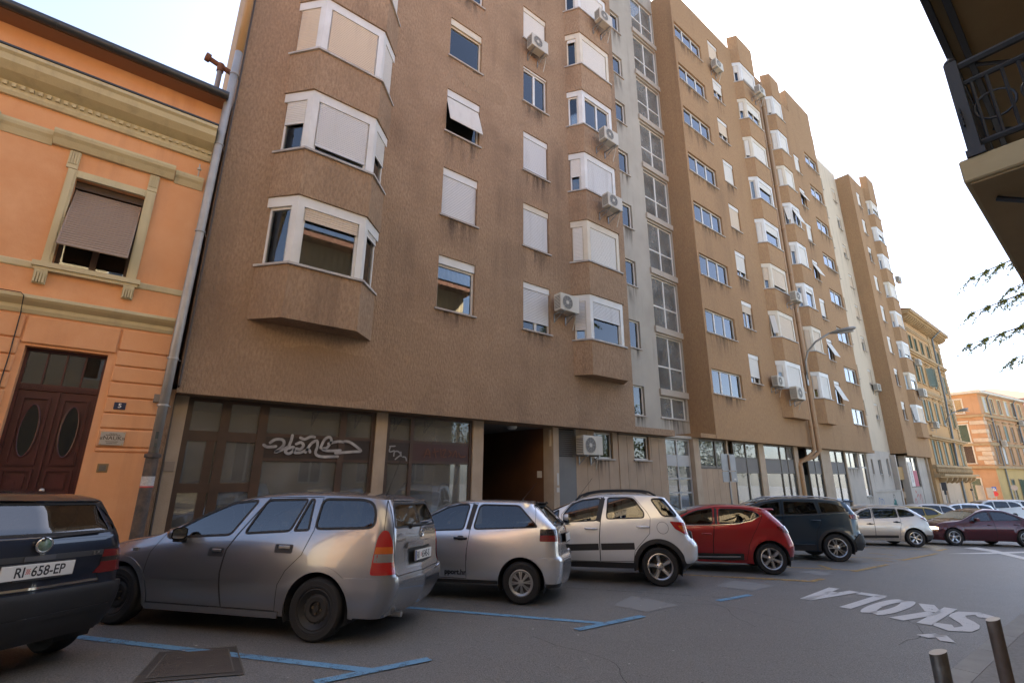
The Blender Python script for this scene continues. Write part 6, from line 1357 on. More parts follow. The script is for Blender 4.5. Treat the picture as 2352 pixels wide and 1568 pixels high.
b = MB(); b.tube([(-.55, .42, .24), (-.80, .42, .23)], .028, 10); put('exhaust', b.mesh('exhaust', steel), c.root)
b = MB(); P = c.side(np.array([(2.42, .80)]))[0]; b.bbox(P[0] - .04, P[0] + .04, P[1] - .005, P[1] + .012, P[2] - .018, P[2] + .018, .006); put('side_indicator', b.mesh('side_indicator', whl), c.root)

# ---- navy hatchback, tail towards the camera
sk = dict(name='parked_car', group=wag['group'], label='navy blue hatchback with plate RI 658-EP and grey plastic bumper',
  w=.82, r=.275, rim=.17, wb=2.45, ra=.335, rr=.15, rf=.3, bow=.03, tum=.36, sill=.22, zr=.27, zf=.22, cowl=(1.35, 2.1), track=.72,
  edge=[(-.42, 1.33), (-.2, 1.365), (.3, 1.385), (1.0, 1.36), (1.5, 1.22), (2.1, .93), (2.6, .85), (2.95, .74)], crown=[(-.5, .0), (-.4, .012), (-.2, .045), (1.0, .055), (2.1, .05), (2.9, .03)], belt=[(-.6, 1.02), (2.1, .92), (3, .8)],
  xr=[(.25, -.52), (.40, -.60), (.60, -.63), (.66, -.615), (.95, -.60), (1.05, -.585), (1.2, -.50), (1.34, -.41)], xf=[(.2, 2.9), (.45, 3.0), (.74, 2.95)],
  windows=[dict(p=[(1.2, .97), (1.95, .93), (1.5, 1.2), (1.05, 1.32)]), dict(p=[(1.1, .97), (.3, 1.0), (.32, 1.34), (1.0, 1.33)]), dict(p=[(.2, 1.01), (-.3, 1.05), (-.15, 1.3), (.2, 1.33)])], doors=[], wheel='steel', archtrim=(.04, navy, .008),
  rwin=[(.50, 1.325), (.60, 1.215), (.635, 1.085)], strips=[('m', [(2.0, .55), (.4, .55)], .06, plast)],
  patches=[('tail_light', 'side', [(-.42, .735), (-.45, .90), (-.50, .925), (-.62, .925), (-.70, .90), (-.86, .735)], dkr, .006, .012), ('smoked_band', 'side', [(-.43, .825), (-.44, .865), (-.77, .865), (-.80, .825)], blkl, .0075, .003),
           ('tail_light', 'rear', [(-.665, .73), (-.52, .73), (-.535, .925), (-.665, .925)], dkr, .006, .012), ('smoked_band', 'rear', [(-.665, .825), (-.52, .825), (-.52, .865), (-.665, .865)], blkl, .0075, .003),
           ('tail_light', 'rear', [(.52, .73), (.665, .73), (.665, .925), (.535, .925)], dkr, .006, .012), ('smoked_band', 'rear', [(.52, .825), (.665, .825), (.665, .865), (.52, .865)], blkl, .0075, .003),
           ('bumper', 'side', [(-.36, .635), (-.80, .64), (-.80, .30), (-.34, .28), (-.33, .4)], plast, .03, .035), ('bumper', 'rear', [(-.66, .27), (.66, .27), (.66, .64), (-.66, .64)], plast, .03, .035), ('bumper_ridge', 'rear', [(-.655, .44), (.655, .44), (.655, .475), (-.655, .475)], plast, .042, .013),
           ('tailgate_strip', 'rear', [(-.52, .885), (.52, .885), (.525, .928), (-.525, .928)], mat('strip_grey', (.05, .05, .055), .35), .010, .012), ('strip_button', 'rear', [(-.11, .889), (.11, .889), (.11, .924), (-.11, .924)], mat('strip_grey2', (.09, .09, .1), .4), .018, .01), ('chrome_trim', 'rear', [(-.53, .672), (.53, .672), (.53, .69), (-.53, .69)], chrome, .004, .004),
           ('roof_spoiler', 'rear', roundp([(-.50, 1.335), (.50, 1.335), (.49, 1.352), (-.49, 1.352)], .01), navy, .03, .03)],
  lines=[('panel_gap', 'rear', [(.53, 1.34), (.655, 1.08), (.655, .95), (.52, .93), (.515, .72), (.55, .66), (-.55, .66), (-.515, .72), (-.52, .93), (-.655, .95), (-.655, 1.08), (-.53, 1.34)], .008, gapm), ('chrome_trim', 'rear', [(-.6, 1.045), (.6, 1.045)], .012, navy)],
  plate=('RI|658-EP', 0., .815, .04, False), wiper=(.02, -.48, 1.06, 1.085), antenna=(.1, 0, 1.42, .18, .06))
c = Car(sk, (-.88, 6.22), rad(127.5), navy, .07).build(); c.rtext('LX', -.46, .906, .045, chrome, xs=1.3, off=.014)
P, n = c.rloc(0, 1.005, .012); b = MB(); b.T = TR(P[0], P[1], P[2], math.pi / 2); b.lathe([(0, .012), (.05, .008), (.052, -.006)], 20, 'y'); b2 = MB(); b2.T = b.T; b2.lathe([(.048, .010), (.06, .012), (.066, 0), (.06, -.008)], 22, 'y')
bd = put('badge', b2.mesh('badge', chrome, True), c.root); put('badge_face', b.mesh('badge_face', mat('badge_green', (.05, .16, .07), .3, var=((.35, .40, .38), 22., 1.2)), True), bd)

# ---- small silver three door hatchback
ib = dict(name='parked_car', group=wag['group'], label='silver three door hatchback with pport.hr lettering on its door',
  w=.82, r=.285, rim=.175, wb=2.44, ra=.345, rr=.20, rf=.32, bow=.04, tum=.36, sill=.255, zr=.25, zf=.22, cowl=(1.35, 2.05), track=.72,
  edge=[(-.16, 1.365), (.06, 1.38), (.79, 1.375), (1.15, 1.33), (1.55, 1.17), (2.05, .92), (2.6, .82), (2.9, .72)], crown=[(-.25, .0), (-.15, .012), (0, .04), (.8, .05), (1.3, .05), (2.05, .05), (2.9, .03)], belt=[(-.6, 1.04), (.8, .975), (2.05, .91), (3, .76)],
  xr=[(.22, -.50), (.40, -.56), (.60, -.575), (.64, -.545), (.86, -.525), (1.0, -.50), (1.06, -.47), (1.2, -.34), (1.37, -.15)], xf=[(.2, 2.9), (.45, 3.0), (.74, 2.93)],
  windows=[dict(p=[(.93, .975), (1.86, .925), (1.55, 1.14), (1.25, 1.29), (1.05, 1.34), (.875, 1.345)], trim=.02), dict(p=[(.77, .985), (-.23, 1.045), (-.19, 1.09), (.06, 1.33), (.12, 1.345), (.71, 1.345)], rd=.07, trim=.02)],
  doors=[dict(p=[(2.0, .93), (2.06, .75), (2.03, .30), (.84, .30), (.85, .62), (.82, .98), (.745, 1.365), (1.1, 1.352), (1.3, 1.29), (1.65, 1.11)], handle=(.86, 1.06, .855))], hstyle='black', mirror=(1.75, .93, plast), wheel='cover',
  strips=[('p', [(.85, .98), (.79, 1.35)], .075, plast), ('p', [(.845, .72), (.842, .55)], .012, plast), ('m', [(2.05, .245), (.36, .27)], .05, plast), ('g', [(-.185, 1.365), (-.2, 1.05)], .006, gapm)],
  rwin=[(.46, 1.345), (.55, 1.2), (.58, 1.07)], rglass=cargl_d,
  patches=[('tail_light', 'side', roundp([(-.27, .85), (-.275, 1.02), (-.66, 1.02), (-.69, .85)], .02), dkr, .006, .012), ('smoked_band', 'side', [(-.272, .935), (-.278, 1.015), (-.655, 1.015), (-.67, .935)], blkl, .0075, .003),
           ('bumper', 'side', [(-.20, .61), (-.45, .645), (-.72, .64), (-.72, .26), (-.35, .25), (-.345, .36), (-.30, .50)], slv, .024, .03), ('bumper', 'rear', [(-.60, .25), (.60, .25), (.60, .64), (-.60, .64)], slv, .024, .03), ('bumper_lip', 'side', [(-.36, .24), (-.70, .24), (-.70, .29), (-.35, .29)], plast, .028, .03),
           ('plate_recess', 'rear', roundp([(-.33, .80), (.33, .80), (.33, .98), (-.33, .98)], .02), blkl, .003, .0), ('roof_spoiler', 'rear', roundp([(-.50, 1.345), (.50, 1.345), (.50, 1.375), (-.50, 1.375)], .01), plast, .06, .05)],
  plate=('', 0., .88, .08, False), wiper=(.1, -.3, 1.08, 1.1), antenna=(.15, .0, 1.43, -.25, .28))
c = Car(ib, (5.38, 6.36), rad(129.5), slv, .065).build()
def side_text(c, txt, x, z, size, m, bold=0., align='CENTER', off=.003):
    P = c.side(np.array([(x, z)]))[0]; me = text_mesh(txt, size, .0004, 'door_lettering', align, bold=bold); me.materials.append(m); o = put('door_lettering', me, c.root)
    n = c.nrm(c.side, [(x, z)])[0]; Z = Vector(-n if n[1] < 0 else n); X = Vector((-1, 0, 0)); X = (X - Z * X.dot(Z)).normalized(); Y = Z.cross(X)
    o.matrix_local = Matrix(((X.x, Y.x, Z.x, P[0] + Z.x * off), (X.y, Y.y, Z.y, P[1] + Z.y * off), (X.z, Y.z, Z.z, P[2] + Z.z * off), (0, 0, 0, 1)))
side_text(c, 'pport.hr', 1.01, .385, .10, platef, .004, 'CENTER', .006); c.rtext('www.', .53, .55, .075, platef, 0.0004, 'bumper_lettering', off=.028)
P, n = c.rloc(0, .74, .006); b = MB()
for q in range(3): b.tube([(P[0], P[1] - .05 + q * .03, P[2] - .03), (P[0], P[1] - .02 + q * .03, P[2] + .03)], .01, 4)
put('badge', b.mesh('badge', black), c.root)

# ---- silver crossover
sx = dict(name='parked_car', group=wag['group'], label='light silver crossover with black roof rails and black side strips',
  w=.865, r=.325, rim=.218, wb=2.5, ra=.395, rr=.22, rf=.36, bow=.05, tum=.30, sill=.335, zr=.34, zf=.30, cowl=(1.62, 2.4), track=.765, 
  edge=[(-.20, 1.515), (.1, 1.53), (.5, 1.535), (.97, 1.52), (1.35, 1.455), (1.75, 1.30), (2.4, 1.02), (2.9, .92), (3.25, .82)], crown=[(-.3, .0), (-.2, .015), (0, .045), (.5, .06), (1.3, .06), (2.4, .06), (3.2, .03)], belt=[(-.7, 1.20), (.3, 1.13), (1.2, 1.06), (2.4, .98), (3.3, .84)],
  xr=[(.30, -.46), (.38, -.56), (.46, -.66), (.68, -.685), (.78, -.62), (.9, -.545), (1.1, -.50), (1.18, -.45), (1.54, -.18)], xf=[(.25, 3.2), (.5, 3.32), (.83, 3.24)],
  windows=[dict(p=[(1.12, 1.075), (1.75, 1.03), (1.76, 1.16), (1.60, 1.35), (1.42, 1.43), (1.03, 1.485)], trim=.022), dict(p=[(1.86, 1.04), (2.3, 1.0), (1.84, 1.25)], rd=.02, trim=.022), dict(p=[(.93, 1.11), (.235, 1.15), (.225, 1.24), (.40, 1.49), (.50, 1.505), (.89, 1.495)], trim=.022), dict(p=[(.09, 1.49), (-.16, 1.50), (-.39, 1.195), (-.11, 1.185)], rd=.06, dark=True)],
  doors=[dict(p=[(2.2, 1.0), (2.22, .8), (2.10, .36), (1.07, .37), (1.075, .8), (1.05, 1.05), (.97, 1.515), (1.38, 1.447), (1.62, 1.36), (1.79, 1.17), (1.79, 1.02)], handle=(1.11, 1.34, .93)),
         dict(p=[(1.06, .37), (1.067, .8), (1.042, 1.05), (.96, 1.52), (.40, 1.525), (.17, 1.25), (.12, 1.15), (.15, .88), (.30, .72), (.43, .58), (.46, .40)], handle=(.15, .37, .99))], hstyle='bar', mirror=(1.64, 1.06, slw), wheel='alloy5', archtrim=(.075, plast, .014),
  strips=[('p', [(1.09, 1.06), (.98, 1.49)], .085, plast), ('m', [(2.05, .565), (1.09, .62)], .115, plast), ('m', [(1.045, .622), (.435, .655)], .115, plast), ('m', [(2.1, .30), (.4, .325)], .10, plast)],
  patches=[('tail_light', 'side', roundp([(-.22, 1.10), (-.58, 1.08), (-.66, .99), (-.66, .87), (-.50, .88), (-.31, .97)], .03), redl, .012, .02), ('amber_lens', 'side', [(-.36, 1.03), (-.55, 1.02), (-.60, .92), (-.44, .93)], orl, .0135, .003),
           ('fuel_flap', 'side', [(-.09 + .10 * math.cos(a), .985 + .10 * math.sin(a)) for a in np.linspace(0, 2 * math.pi, 20, endpoint=False)], slw, .003, .004),
           ('bumper', 'side', roundp([(-.42, .66), (-.60, .80), (-.90, .78), (-.92, .45), (-.45, .40), (-.43, .50)], .04), slw, .02, .03), ('bumper', 'rear', [(-.62, .44), (.62, .44), (.62, .78), (-.62, .78)], slw, .02, .03), ('bumper_lip', 'side', [(-.40, .30), (-.80, .32), (-.9, .44), (-.44, .40), (-.43, .36)], plast, .02, .03), ('reflector_trim', 'side', [(-.74, .42), (-.86, .44), (-.86, .52), (-.76, .50)], chrome, .026, .01)],
  rwin=[(.44, 1.50), (.58, 1.2)], rglass=cargl_d, rails=(-.02, 1.52, .075, plast), antenna=(1.5, .1, 1.50, -.30, .38), plate=('', 0., .85, .05))
c = Car(sx, (8.52, 6.22), H0, slw, .07).build()
b = MB(); P = [c.side(np.array([(-.09 + .103 * math.cos(a), .985 + .103 * math.sin(a))]))[0] + [0, .003, 0] for a in np.linspace(0, 2 * math.pi, 25)]; b.tube(P, .003, 4, caps=False); put('flap_gap', b.mesh('flap_gap', gapm), c.root)

# ---- red hatchback
cl = dict(name='parked_car', group=wag['group'], label='bright red hatchback with dark tinted windows and grey alloy wheels',
  w=.865, r=.315, rim=.215, wb=2.59, ra=.375, rr=.26, rf=.36, bow=.05, tum=.40, sill=.20, zr=.28, zf=.22, cowl=(1.62, 2.35), track=.77, crease=[(.93, .014, .09)], flare=.025,
  edge=[(-.14, 1.30), (.06, 1.335), (.5, 1.365), (.95, 1.36), (1.45, 1.27), (1.85, 1.12), (2.35, .92), (2.9, .82), (3.2, .72)], crown=[(-.3, .0), (-.14, .01), (.1, .05), (.9, .06), (2.35, .05), (3.2, .03)], belt=[(-.6, 1.14), (.15, 1.10), (.45, 1.03), (1.2, .965), (2.3, .93), (3.2, .78)],
  xr=[(.25, -.46), (.40, -.53), (.55, -.545), (.80, -.49), (.95, -.43), (1.03, -.37), (1.3, -.13)], xf=[(.2, 3.2), (.5, 3.32), (.75, 3.22)],
  windows=[dict(p=[(1.13, .985), (1.95, .945), (1.82, 1.07), (1.6, 1.20), (1.4, 1.27), (1.08, 1.315)], dark=True, trim=.02), dict(p=[(.99, .995), (.55, 1.03), (.28, 1.10), (.10, 1.20), (.22, 1.27), (.45, 1.315), (.94, 1.315)], dark=True, rd=.06, trim=.02)],
  doors=[dict(p=[(2.25, .95), (2.28, .75), (2.22, .27), (1.19, .25), (1.17, .6), (1.105, .97), (1.03, 1.345), (1.42, 1.262), (1.8, 1.11)], handle=(1.19, 1.38, .78)), dict(p=[(1.18, .25), (1.16, .6), (1.095, .97), (1.02, 1.35), (.45, 1.35), (.06, 1.25), (.06, 1.18), (.3, .80), (.42, .58), (.50, .25)])], hstyle='bar', mirror=(1.78, .95, red), wheel='alloy6',
  strips=[('c', [(1.95, .925), (1.1, .965), (.6, 1.005), (.3, 1.075), (.06, 1.2)], .014, chrome), ('m', [(2.2, .30), (.55, .33)], .13, plast), ('c', [(1.5, .30), (.75, .325), (.62, .335)], .025, chrome), ('p', [(1.05, .985), (1.01, 1.32)], .05, plast)],
  patches=[('tail_light', 'side', roundp([(-.18, .965), (-.42, .985), (-.62, .95), (-.62, .85), (-.40, .84), (-.30, .87)], .02), dkr, .01, .015), ('bumper_lip', 'side', [(-.38, .29), (-.80, .30), (-.80, .36), (-.37, .36)], plast, .01, .02)],
  rwin=[(.40, 1.26), (.50, 1.06)], rglass=cargl_d)
c = Car(cl, (11.92, 5.80), H0, red, .08).build()
b = MB(); b.T = None
V = [c.rloc(v, z, 0)[0] for v, z in ((-.48, 1.285), (.48, 1.285))]; b.bbox(V[0][0] - .12, V[0][0] + .12, -.50, .50, 1.30, 1.345, .02); put('roof_spoiler', fixn(b.mesh('roof_spoiler', red)), c.root)

# ---- dark blue people carrier
pg = dict(name='parked_car', group=wag['group'], label='tall dark blue people carrier with silver roof rails and split spoke wheels',
  w=.92, r=.35, rim=.235, wb=2.84, ra=.415, rr=.26, rf=.36, bow=.05, tum=.27, sill=.24, zr=.30, zf=.25, cowl=(1.85, 2.6), track=.82, flare=.02,
  edge=[(-.55, 1.50), (-.1, 1.555), (.5, 1.585), (1.2, 1.565), (1.7, 1.48), (2.1, 1.34), (2.6, 1.12), (3.2, 1.02), (3.5, .9)], crown=[(-.7, .0), (-.55, .01), (-.3, .04), (.5, .06), (1.7, .06), (2.6, .05), (3.5, .03)], belt=[(-.75, 1.28), (.6, 1.19), (2.6, 1.08), (3.5, .95)],
  xr=[(.28, -.64), (.5, -.76), (.65, -.74), (.8, -.69), (1.04, -.70), (1.2, -.69), (1.27, -.66), (1.52, -.53)], xf=[(.2, 3.5), (.5, 3.6), (.9, 3.5)],
  windows=[dict(p=[(1.30, 1.15), (2.1, 1.10), (1.85, 1.36), (1.6, 1.46), (1.25, 1.51)], dark=True, trim=.02), dict(p=[(1.2, 1.155), (.32, 1.205), (.36, 1.51), (1.15, 1.52)], dark=True, trim=.02), dict(p=[(.24, 1.215), (-.46, 1.285), (-.42, 1.35), (-.2, 1.46), (.0, 1.50), (.26, 1.51)], dark=True, trim=.02)],
  doors=[dict(p=[(2.4, 1.09), (2.42, .8), (2.35, .3), (1.3, .3), (1.28, .8), (1.25, 1.14), (1.2, 1.56), (1.68, 1.47), (2.05, 1.33)], handle=(1.32, 1.55, 1.0)), dict(p=[(1.29, .3), (1.27, .8), (1.24, 1.14), (1.19, 1.565), (.30, 1.57), (.27, 1.2), (.30, .95), (.45, .75), (.52, .3)], handle=(.30, .55, 1.03))], hstyle='bar', mirror=(2.05, 1.1, blu), wheel='twin5', archtrim=(.06, plast, .01),
  strips=[('c', [(2.1, 1.085), (.3, 1.185), (-.48, 1.262)], .016, mat('blue_grey_trim', (.15, .19, .24), .25, metal=.8)), ('m', [(2.35, .30), (.5, .33)], .14, plast), ('c', [(2.2, .40), (.55, .42)], .015, MATS['blue_grey_trim'])],
  patches=[('tail_light', 'side', roundp([(-.44, 1.20), (-.75, 1.215), (-.98, 1.2), (-.98, 1.10), (-.70, 1.08), (-.45, 1.10)], .02), dkr, .02, .03), ('bumper', 'side', roundp([(-.43, .55), (-.62, .72), (-1.0, .72), (-1.0, .30), (-.47, .32)], .04), plast, .03, .03), ('bumper', 'rear', [(-.6, .30), (.6, .30), (.6, .70), (-.6, .70)], plast, .03, .03)],
  rwin=[(.50, 1.48), (.60, 1.28)], rglass=cargl_d, rails=(-.4, 1.6, .045, alloy))
c = Car(pg, (16.12, 5.98), H0, blu, .09).build()
b = MB(); b.bbox(-.72, -.42, -.62, .62, 1.53, 1.575, .02); put('roof_spoiler', fixn(b.mesh('roof_spoiler', blu)), c.root)

# ---- champagne estate
mg = dict(name='parked_car', group=wag['group'], label='champagne silver estate car with sweeping dark side windows',
  w=.86, r=.315, rim=.205, wb=2.7, ra=.375, rr=.28, rf=.36, bow=.05, tum=.36, sill=.19, zr=.28, zf=.22, cowl=(1.65, 2.4), track=.77, flare=.015,
  edge=[(-.22, 1.335), (.1, 1.375), (.5, 1.40), (1.1, 1.39), (1.5, 1.31), (1.9, 1.16), (2.4, .95), (3.0, .84), (3.3, .72)], crown=[(-.35, .0), (-.22, .01), (.1, .05), (1., .06), (2.4, .05), (3.3, .03)], belt=[(-.7, 1.12), (0, 1.04), (1.3, .96), (2.4, .93), (3.3, .78)],
  xr=[(.25, -.62), (.42, -.72), (.55, -.725), (.75, -.67), (.95, -.62), (1.06, -.555), (1.2, -.40), (1.34, -.20)], xf=[(.2, 3.3), (.5, 3.4), (.75, 3.3)],
  windows=[dict(p=[(1.33, .985), (1.95, .955), (1.85, 1.08), (1.6, 1.23), (1.42, 1.29), (1.27, 1.33)], dark=True, trim=.02), dict(p=[(1.23, .99), (.42, 1.04), (.40, 1.345), (1.19, 1.345)], dark=True, trim=.02), dict(p=[(.36, 1.045), (-.13, 1.10), (-.17, 1.15), (-.08, 1.24), (.08, 1.315), (.34, 1.345)], rd=.06, dark=True, trim=.02)],
  doors=[dict(p=[(2.25, .95), (2.28, .75), (2.22, .25), (1.33, .25), (1.31, .6), (1.28, .97), (1.22, 1.375), (1.5, 1.30), (1.85, 1.15)], handle=(1.33, 1.55, .78)), dict(p=[(1.32, .25), (1.30, .6), (1.27, .97), (1.21, 1.38), (.40, 1.39), (.36, 1.04), (.38, .8), (.46, .6), (.5, .25)], handle=(.40, .62, .87))], hstyle='black', mirror=(1.85, .96, bge), wheel='cover6',
  strips=[('m', [(2.2, .30), (.55, .35)], .10, plast)],
  patches=[('tail_light', 'side', roundp([(-.32, 1.04), (-.56, 1.06), (-.85, 1.0), (-.86, .90), (-.66, .90)], .02), dkr, .012, .015), ('bumper_lip', 'side', [(-.385, .29), (-1.0, .30), (-1.0, .44), (-.38, .44)], plast, .012, .02), ('bumper_lip', 'rear', [(-.55, .29), (.55, .29), (.55, .44), (-.55, .44)], plast, .012, .02)],
  rwin=[(.44, 1.31), (.54, 1.08)], rglass=cargl_d, rails=(-.1, 1.4, .04, bge))
c = Car(mg, (24.44, 6.19), H0, bge, .09).build()

# ---- maroon saloon nosing into the row, driver inside
mz = dict(name='saloon_car', label='dark maroon saloon pulling across the road with a lit headlight', cat='car',
  w=.89, r=.32, rim=.215, wb=2.68, ra=.375, rr=.3, rf=.42, bow=.05, tum=.44, sill=.20, zr=.25, zf=.20, cowl=(1.45, 2.3), rscreen=(-.45, .2), track=.79, flare=.015,
  edge=[(-.95, .93), (-.6, .95), (-.4, 1.0), (.1, 1.22), (.5, 1.345), (1.0, 1.36), (1.45, 1.27), (1.9, 1.08), (2.3, .93), (3.0, .82), (3.4, .68)], crown=[(-1.05, .0), (-.9, .03), (-.5, .04), (.1, .05), (.8, .06), (2.3, .05), (3.0, .07), (3.45, .02)], belt=[(-1, .98), (1, .95), (2.3, .90), (3.4, .72)],
  xr=[(.2, -.92), (.5, -1.05), (.93, -.95)], xf=[(.2, 3.4), (.45, 3.55), (.68, 3.42)],
  windows=[dict(p=[(1.1, .96), (1.95, .93), (1.75, 1.10), (1.45, 1.235), (1.05, 1.305)], trim=.02), dict(p=[(1.02, .965), (-.1, 1.0), (.15, 1.16), (.45, 1.28), (.98, 1.305)], dark=True, trim=.02)],
  doors=[dict(p=[(2.2, .92), (2.25, .7), (2.2, .25), (1.08, .25), (1.06, .95), (1.0, 1.335), (1.43, 1.26), (1.86, 1.08)], handle=(1.12, 1.32, .80)), dict(p=[(1.07, .25), (1.05, .95), (.99, 1.34), (.5, 1.32), (.0, 1.12), (.0, .9), (.3, .7), (.46, .25)], handle=(.12, .32, .84))], hstyle='bar', mirror=(1.72, .93, mar), wheel='alloy5',
  patches=[('headlight', 'side', roundp([(3.2, .60), (3.55, .57), (3.95, .60), (3.95, .68), (3.5, .70), (3.2, .675)], .02), mat('headlamp_glow', (.8, .75, .6), .1, coat=1., emit=((1, .82, .5), 2.2)), .006, .012), ('lower_grille', 'front', [(-.4, .3), (.4, .3), (.45, .42), (-.45, .42)], plast, -.006, .01), ('grille', 'front', [(-.25, .5), (.25, .5), (.3, .62), (-.3, .62)], plast, -.006, .01)])
hz = rad(138); hv = np.array([math.cos(hz), math.sin(hz)]); lv = np.array([-hv[1], hv[0]])
c = Car(mz, tuple(np.array([26.45, 5.0]) - hv * 2.68 - lv * .88), hz, mar, .09).build(); mzr = c

# ---- the cars beyond, seen over the others' roofs
def far_car(lab, pos, col, h=1.45, seed=0, head=None, name='parked_car', van=False):
    d = dict(mg) if not van else dict(pg); k = h / (1.46 if not van else 1.64)
    d.update(name=name, label=lab, cat='van' if van else 'car', group='cars parked further down the street', rails=None, mirror=None, cabin=False)
    for q in ('edge', 'belt', 'crown'): d[q] = [(x, z * k) for x, z in d[q]]
    d['xr'] = [(z * k, x) for z, x in d['xr']]; d['xf'] = [(z * k, x) for z, x in d['xf']]; d['windows'] = [dict(w, p=[(x, z * k) for x, z in w['p']]) for w in d['windows']]; d['doors'] = []; d['strips'] = []; d['rwin'] = [(v, z * k) for v, z in d['rwin']]
    d['patches'] = [(a, f, [(x, z * k) for x, z in p], m_, o_, t_) for a, f, p, m_, o_, t_ in d['patches'] if a == 'tail_light']
    return Car(d, pos, head or H0, col, .13).build()
far_car('mustard yellow hatchback mostly hidden behind the maroon saloon', (31.5, 6.9), yel, 1.47)
far_car('white hatchback between the mustard car and the tall silver one', (35.3, 7.0), whp, 1.62)
far_car('pale silver estate car parked beyond the white hatchback', (43.5, 6.9), slw, 1.72, van=True)
far_car('dark blue small car with its roof just showing beside the white van', (47.5, 6.9), blu, 1.55)
far_car('white van with dark rear windows behind the maroon saloon roof', (52.5, 6.6), whp, 2.05, van=True, name='parked_van')
far_car('white van at the far end of the parked row', (64, 7.2), whp, 2.1, van=True, name='parked_van'); far_car('navy hatchback in front of the farthest white van', (58, 6.0), navy, 1.5)
# ================================================================ painted road markings, patches, covers
def worn(name, col, cover=.62, scale=9.):
    m = mat(name, col, .7); N = m.node_tree.nodes; L = m.node_tree.links; b = N['Principled BSDF']
    g = N.new('ShaderNodeNewGeometry'); a = N.new('ShaderNodeTexNoise'); a.inputs['Scale'].default_value = scale; a.inputs['Detail'].default_value = 8; a.inputs['Roughness'].default_value = .75; L.new(g.outputs['Position'], a.inputs['Vector'])
    f = N.new('ShaderNodeTexNoise'); f.inputs['Scale'].default_value = 90; L.new(g.outputs['Position'], f.inputs['Vector'])
    ad = N.new('ShaderNodeMath'); ad.operation = 'MULTIPLY_ADD'; ad.inputs[1].default_value = .5; L.new(f.outputs[0], ad.inputs[0]); L.new(a.outputs[0], ad.inputs[2])
    r = N.new('ShaderNodeMapRange'); r.inputs[1].default_value = 1.18 - cover * .72; r.inputs[2].default_value = 1.30 - cover * .72; L.new(ad.outputs[0], r.inputs[0])
    t = N.new('ShaderNodeBsdfTransparent'); mx = N.new('ShaderNodeMixShader'); L.new(r.outputs[0], mx.inputs[0]); L.new(t.outputs[0], mx.inputs[1]); L.new(b.outputs[0], mx.inputs[2]); L.new(mx.outputs[0], N['Material Output'].inputs[0]); return m
bluep = worn('blue_paint_line', (.15, .31, .46), .84); yelp = worn('yellow_paint_line', (.50, .31, .09), .76); wp = worn('white_paint_line', (.66, .65, .63), .92, 6.); oldwp = worn('old_white_paint', (.30, .29, .28), .62, 4.)
LV = [.006]
def gpoly(mb, P, h):
    mb.add([(x, y, gz(x, y) + h) for x, y in P], [tuple(range(len(P)))])
def line(pts, w, m, name='parking_line', h=.006):
    b = MB()
    for p, q in zip(pts[:-1], pts[1:]):
        p, q = np.array(p, float), np.array(q, float); L = np.linalg.norm(q - p); t = (q - p) / L; n = np.array([-t[1], t[0]]) * w / 2; k = max(1, int(L / .8))
        for i in range(k):
            a, c = p + (q - p) * i / k, p + (q - p) * (i + 1) / k; P = [a + n, a - n, c - n, c + n]; gpoly(b, [tuple(v) for v in P][::-1] if 0 else [tuple(P[0]), tuple(P[1]), tuple(P[2]), tuple(P[3])], h)
    o = b.obj(name, m); tag(o, kind='structure'); return o
dirn = np.array([-.62, .785])
def bay_lines(j, col, l=2.9, ext=(.5, .55), w=.11):
    j = np.array(j, float); line([j + dirn * .05, j + dirn * l], w, col); line([j - (ext[0], 0), j + (ext[1], 0)], w, col, h=.010)
bay_lines((1.98, 4.46), bluep, 3.4); bay_lines((5.0, 4.43), bluep, 3.2, (.55, .7)); line([(7.55, 4.43), (8.5, 4.39)], .11, bluep); line([(7.95, 4.41), (6.3, 6.5)], .1, oldwp)
bay_lines((11.0, 4.42), yelp, 3.2, (.05, .6)); line([(11.0, 4.5), (10.45, 5.2), (10.0, 5.65)], .10, yelp, h=.012)
bay_lines((13.85, 4.49), yelp, 3.2, (.3, 2.1)); line([(14.08, 5.42), (13.57, 4.97)], .1, yelp); bay_lines((18.0, 4.58), yelp, 3., (.4, 3.3)); line([(17., 5.1), (16.9, 4.6)], .1, yelp); line([(19.2, 5.9), (19.1, 5.1)], .1, yelp); bay_lines((23.0, 4.83), yelp, 2.6, (.5, .9))
for P in ([(5.9, 5.1), (6.7, 5.4), (6.75, 4.56), (5.95, 4.57)], [(8.8, 5.2), (9.8, 5.32), (9.82, 4.58), (8.95, 4.56)], [(12.2, 5.2), (12.9, 5.1), (12.6, 4.55), (12.1, 4.65)], [(17.1, 4.62), (18.4, 4.85), (18.3, 4.95), (17.0, 4.75)]):
    b = MB(); gpoly(b, P, .004); tag(b.obj('asphalt_patch', worn('patch_grey', (.235, .232, .222), .95, 3.) if 'patch_grey' not in MATS else MATS['patch_grey']), kind='structure')
# lettering for drivers coming up the street: reads from S (near pavement) to A
RL = tag(thing('road_lettering', None, None, (9.5, 2.8, 0)), kind='structure')
X0, X1 = 8.65, 10.4
def letter(strokes, w=.15):
    b = MB()
    for st in strokes:
        P = [np.array(p, float) for p in st]; V = []
        for i, p in enumerate(P):
            t = P[min(i + 1, len(P) - 1)] - P[max(i - 1, 0)]; t /= np.linalg.norm(t); n = np.array([-t[1], t[0]]); ww = w / 2 * (1 + .9 * abs(t[1])); V += [p + n * ww, p - n * ww]
        b.add([(x, y, gz(x, y) + .007) for x, y in V], [(2*i, 2*i+1, 2*i+3, 2*i+2) for i in range(len(P) - 1)])
    return b.obj('letter', wp, RL)
arc = lambda cx, cy, rx, ry, a0, a1, n=14: [(cx + rx * math.cos(a), cy + ry * math.sin(a)) for a in np.linspace(a0, a1, n)]
letter([[(10.55, 3.86), (8.9, 3.70)], [(8.9, 3.70), (10.5, 3.52)], [(9.95, 3.60), (9.95, 3.79)]])
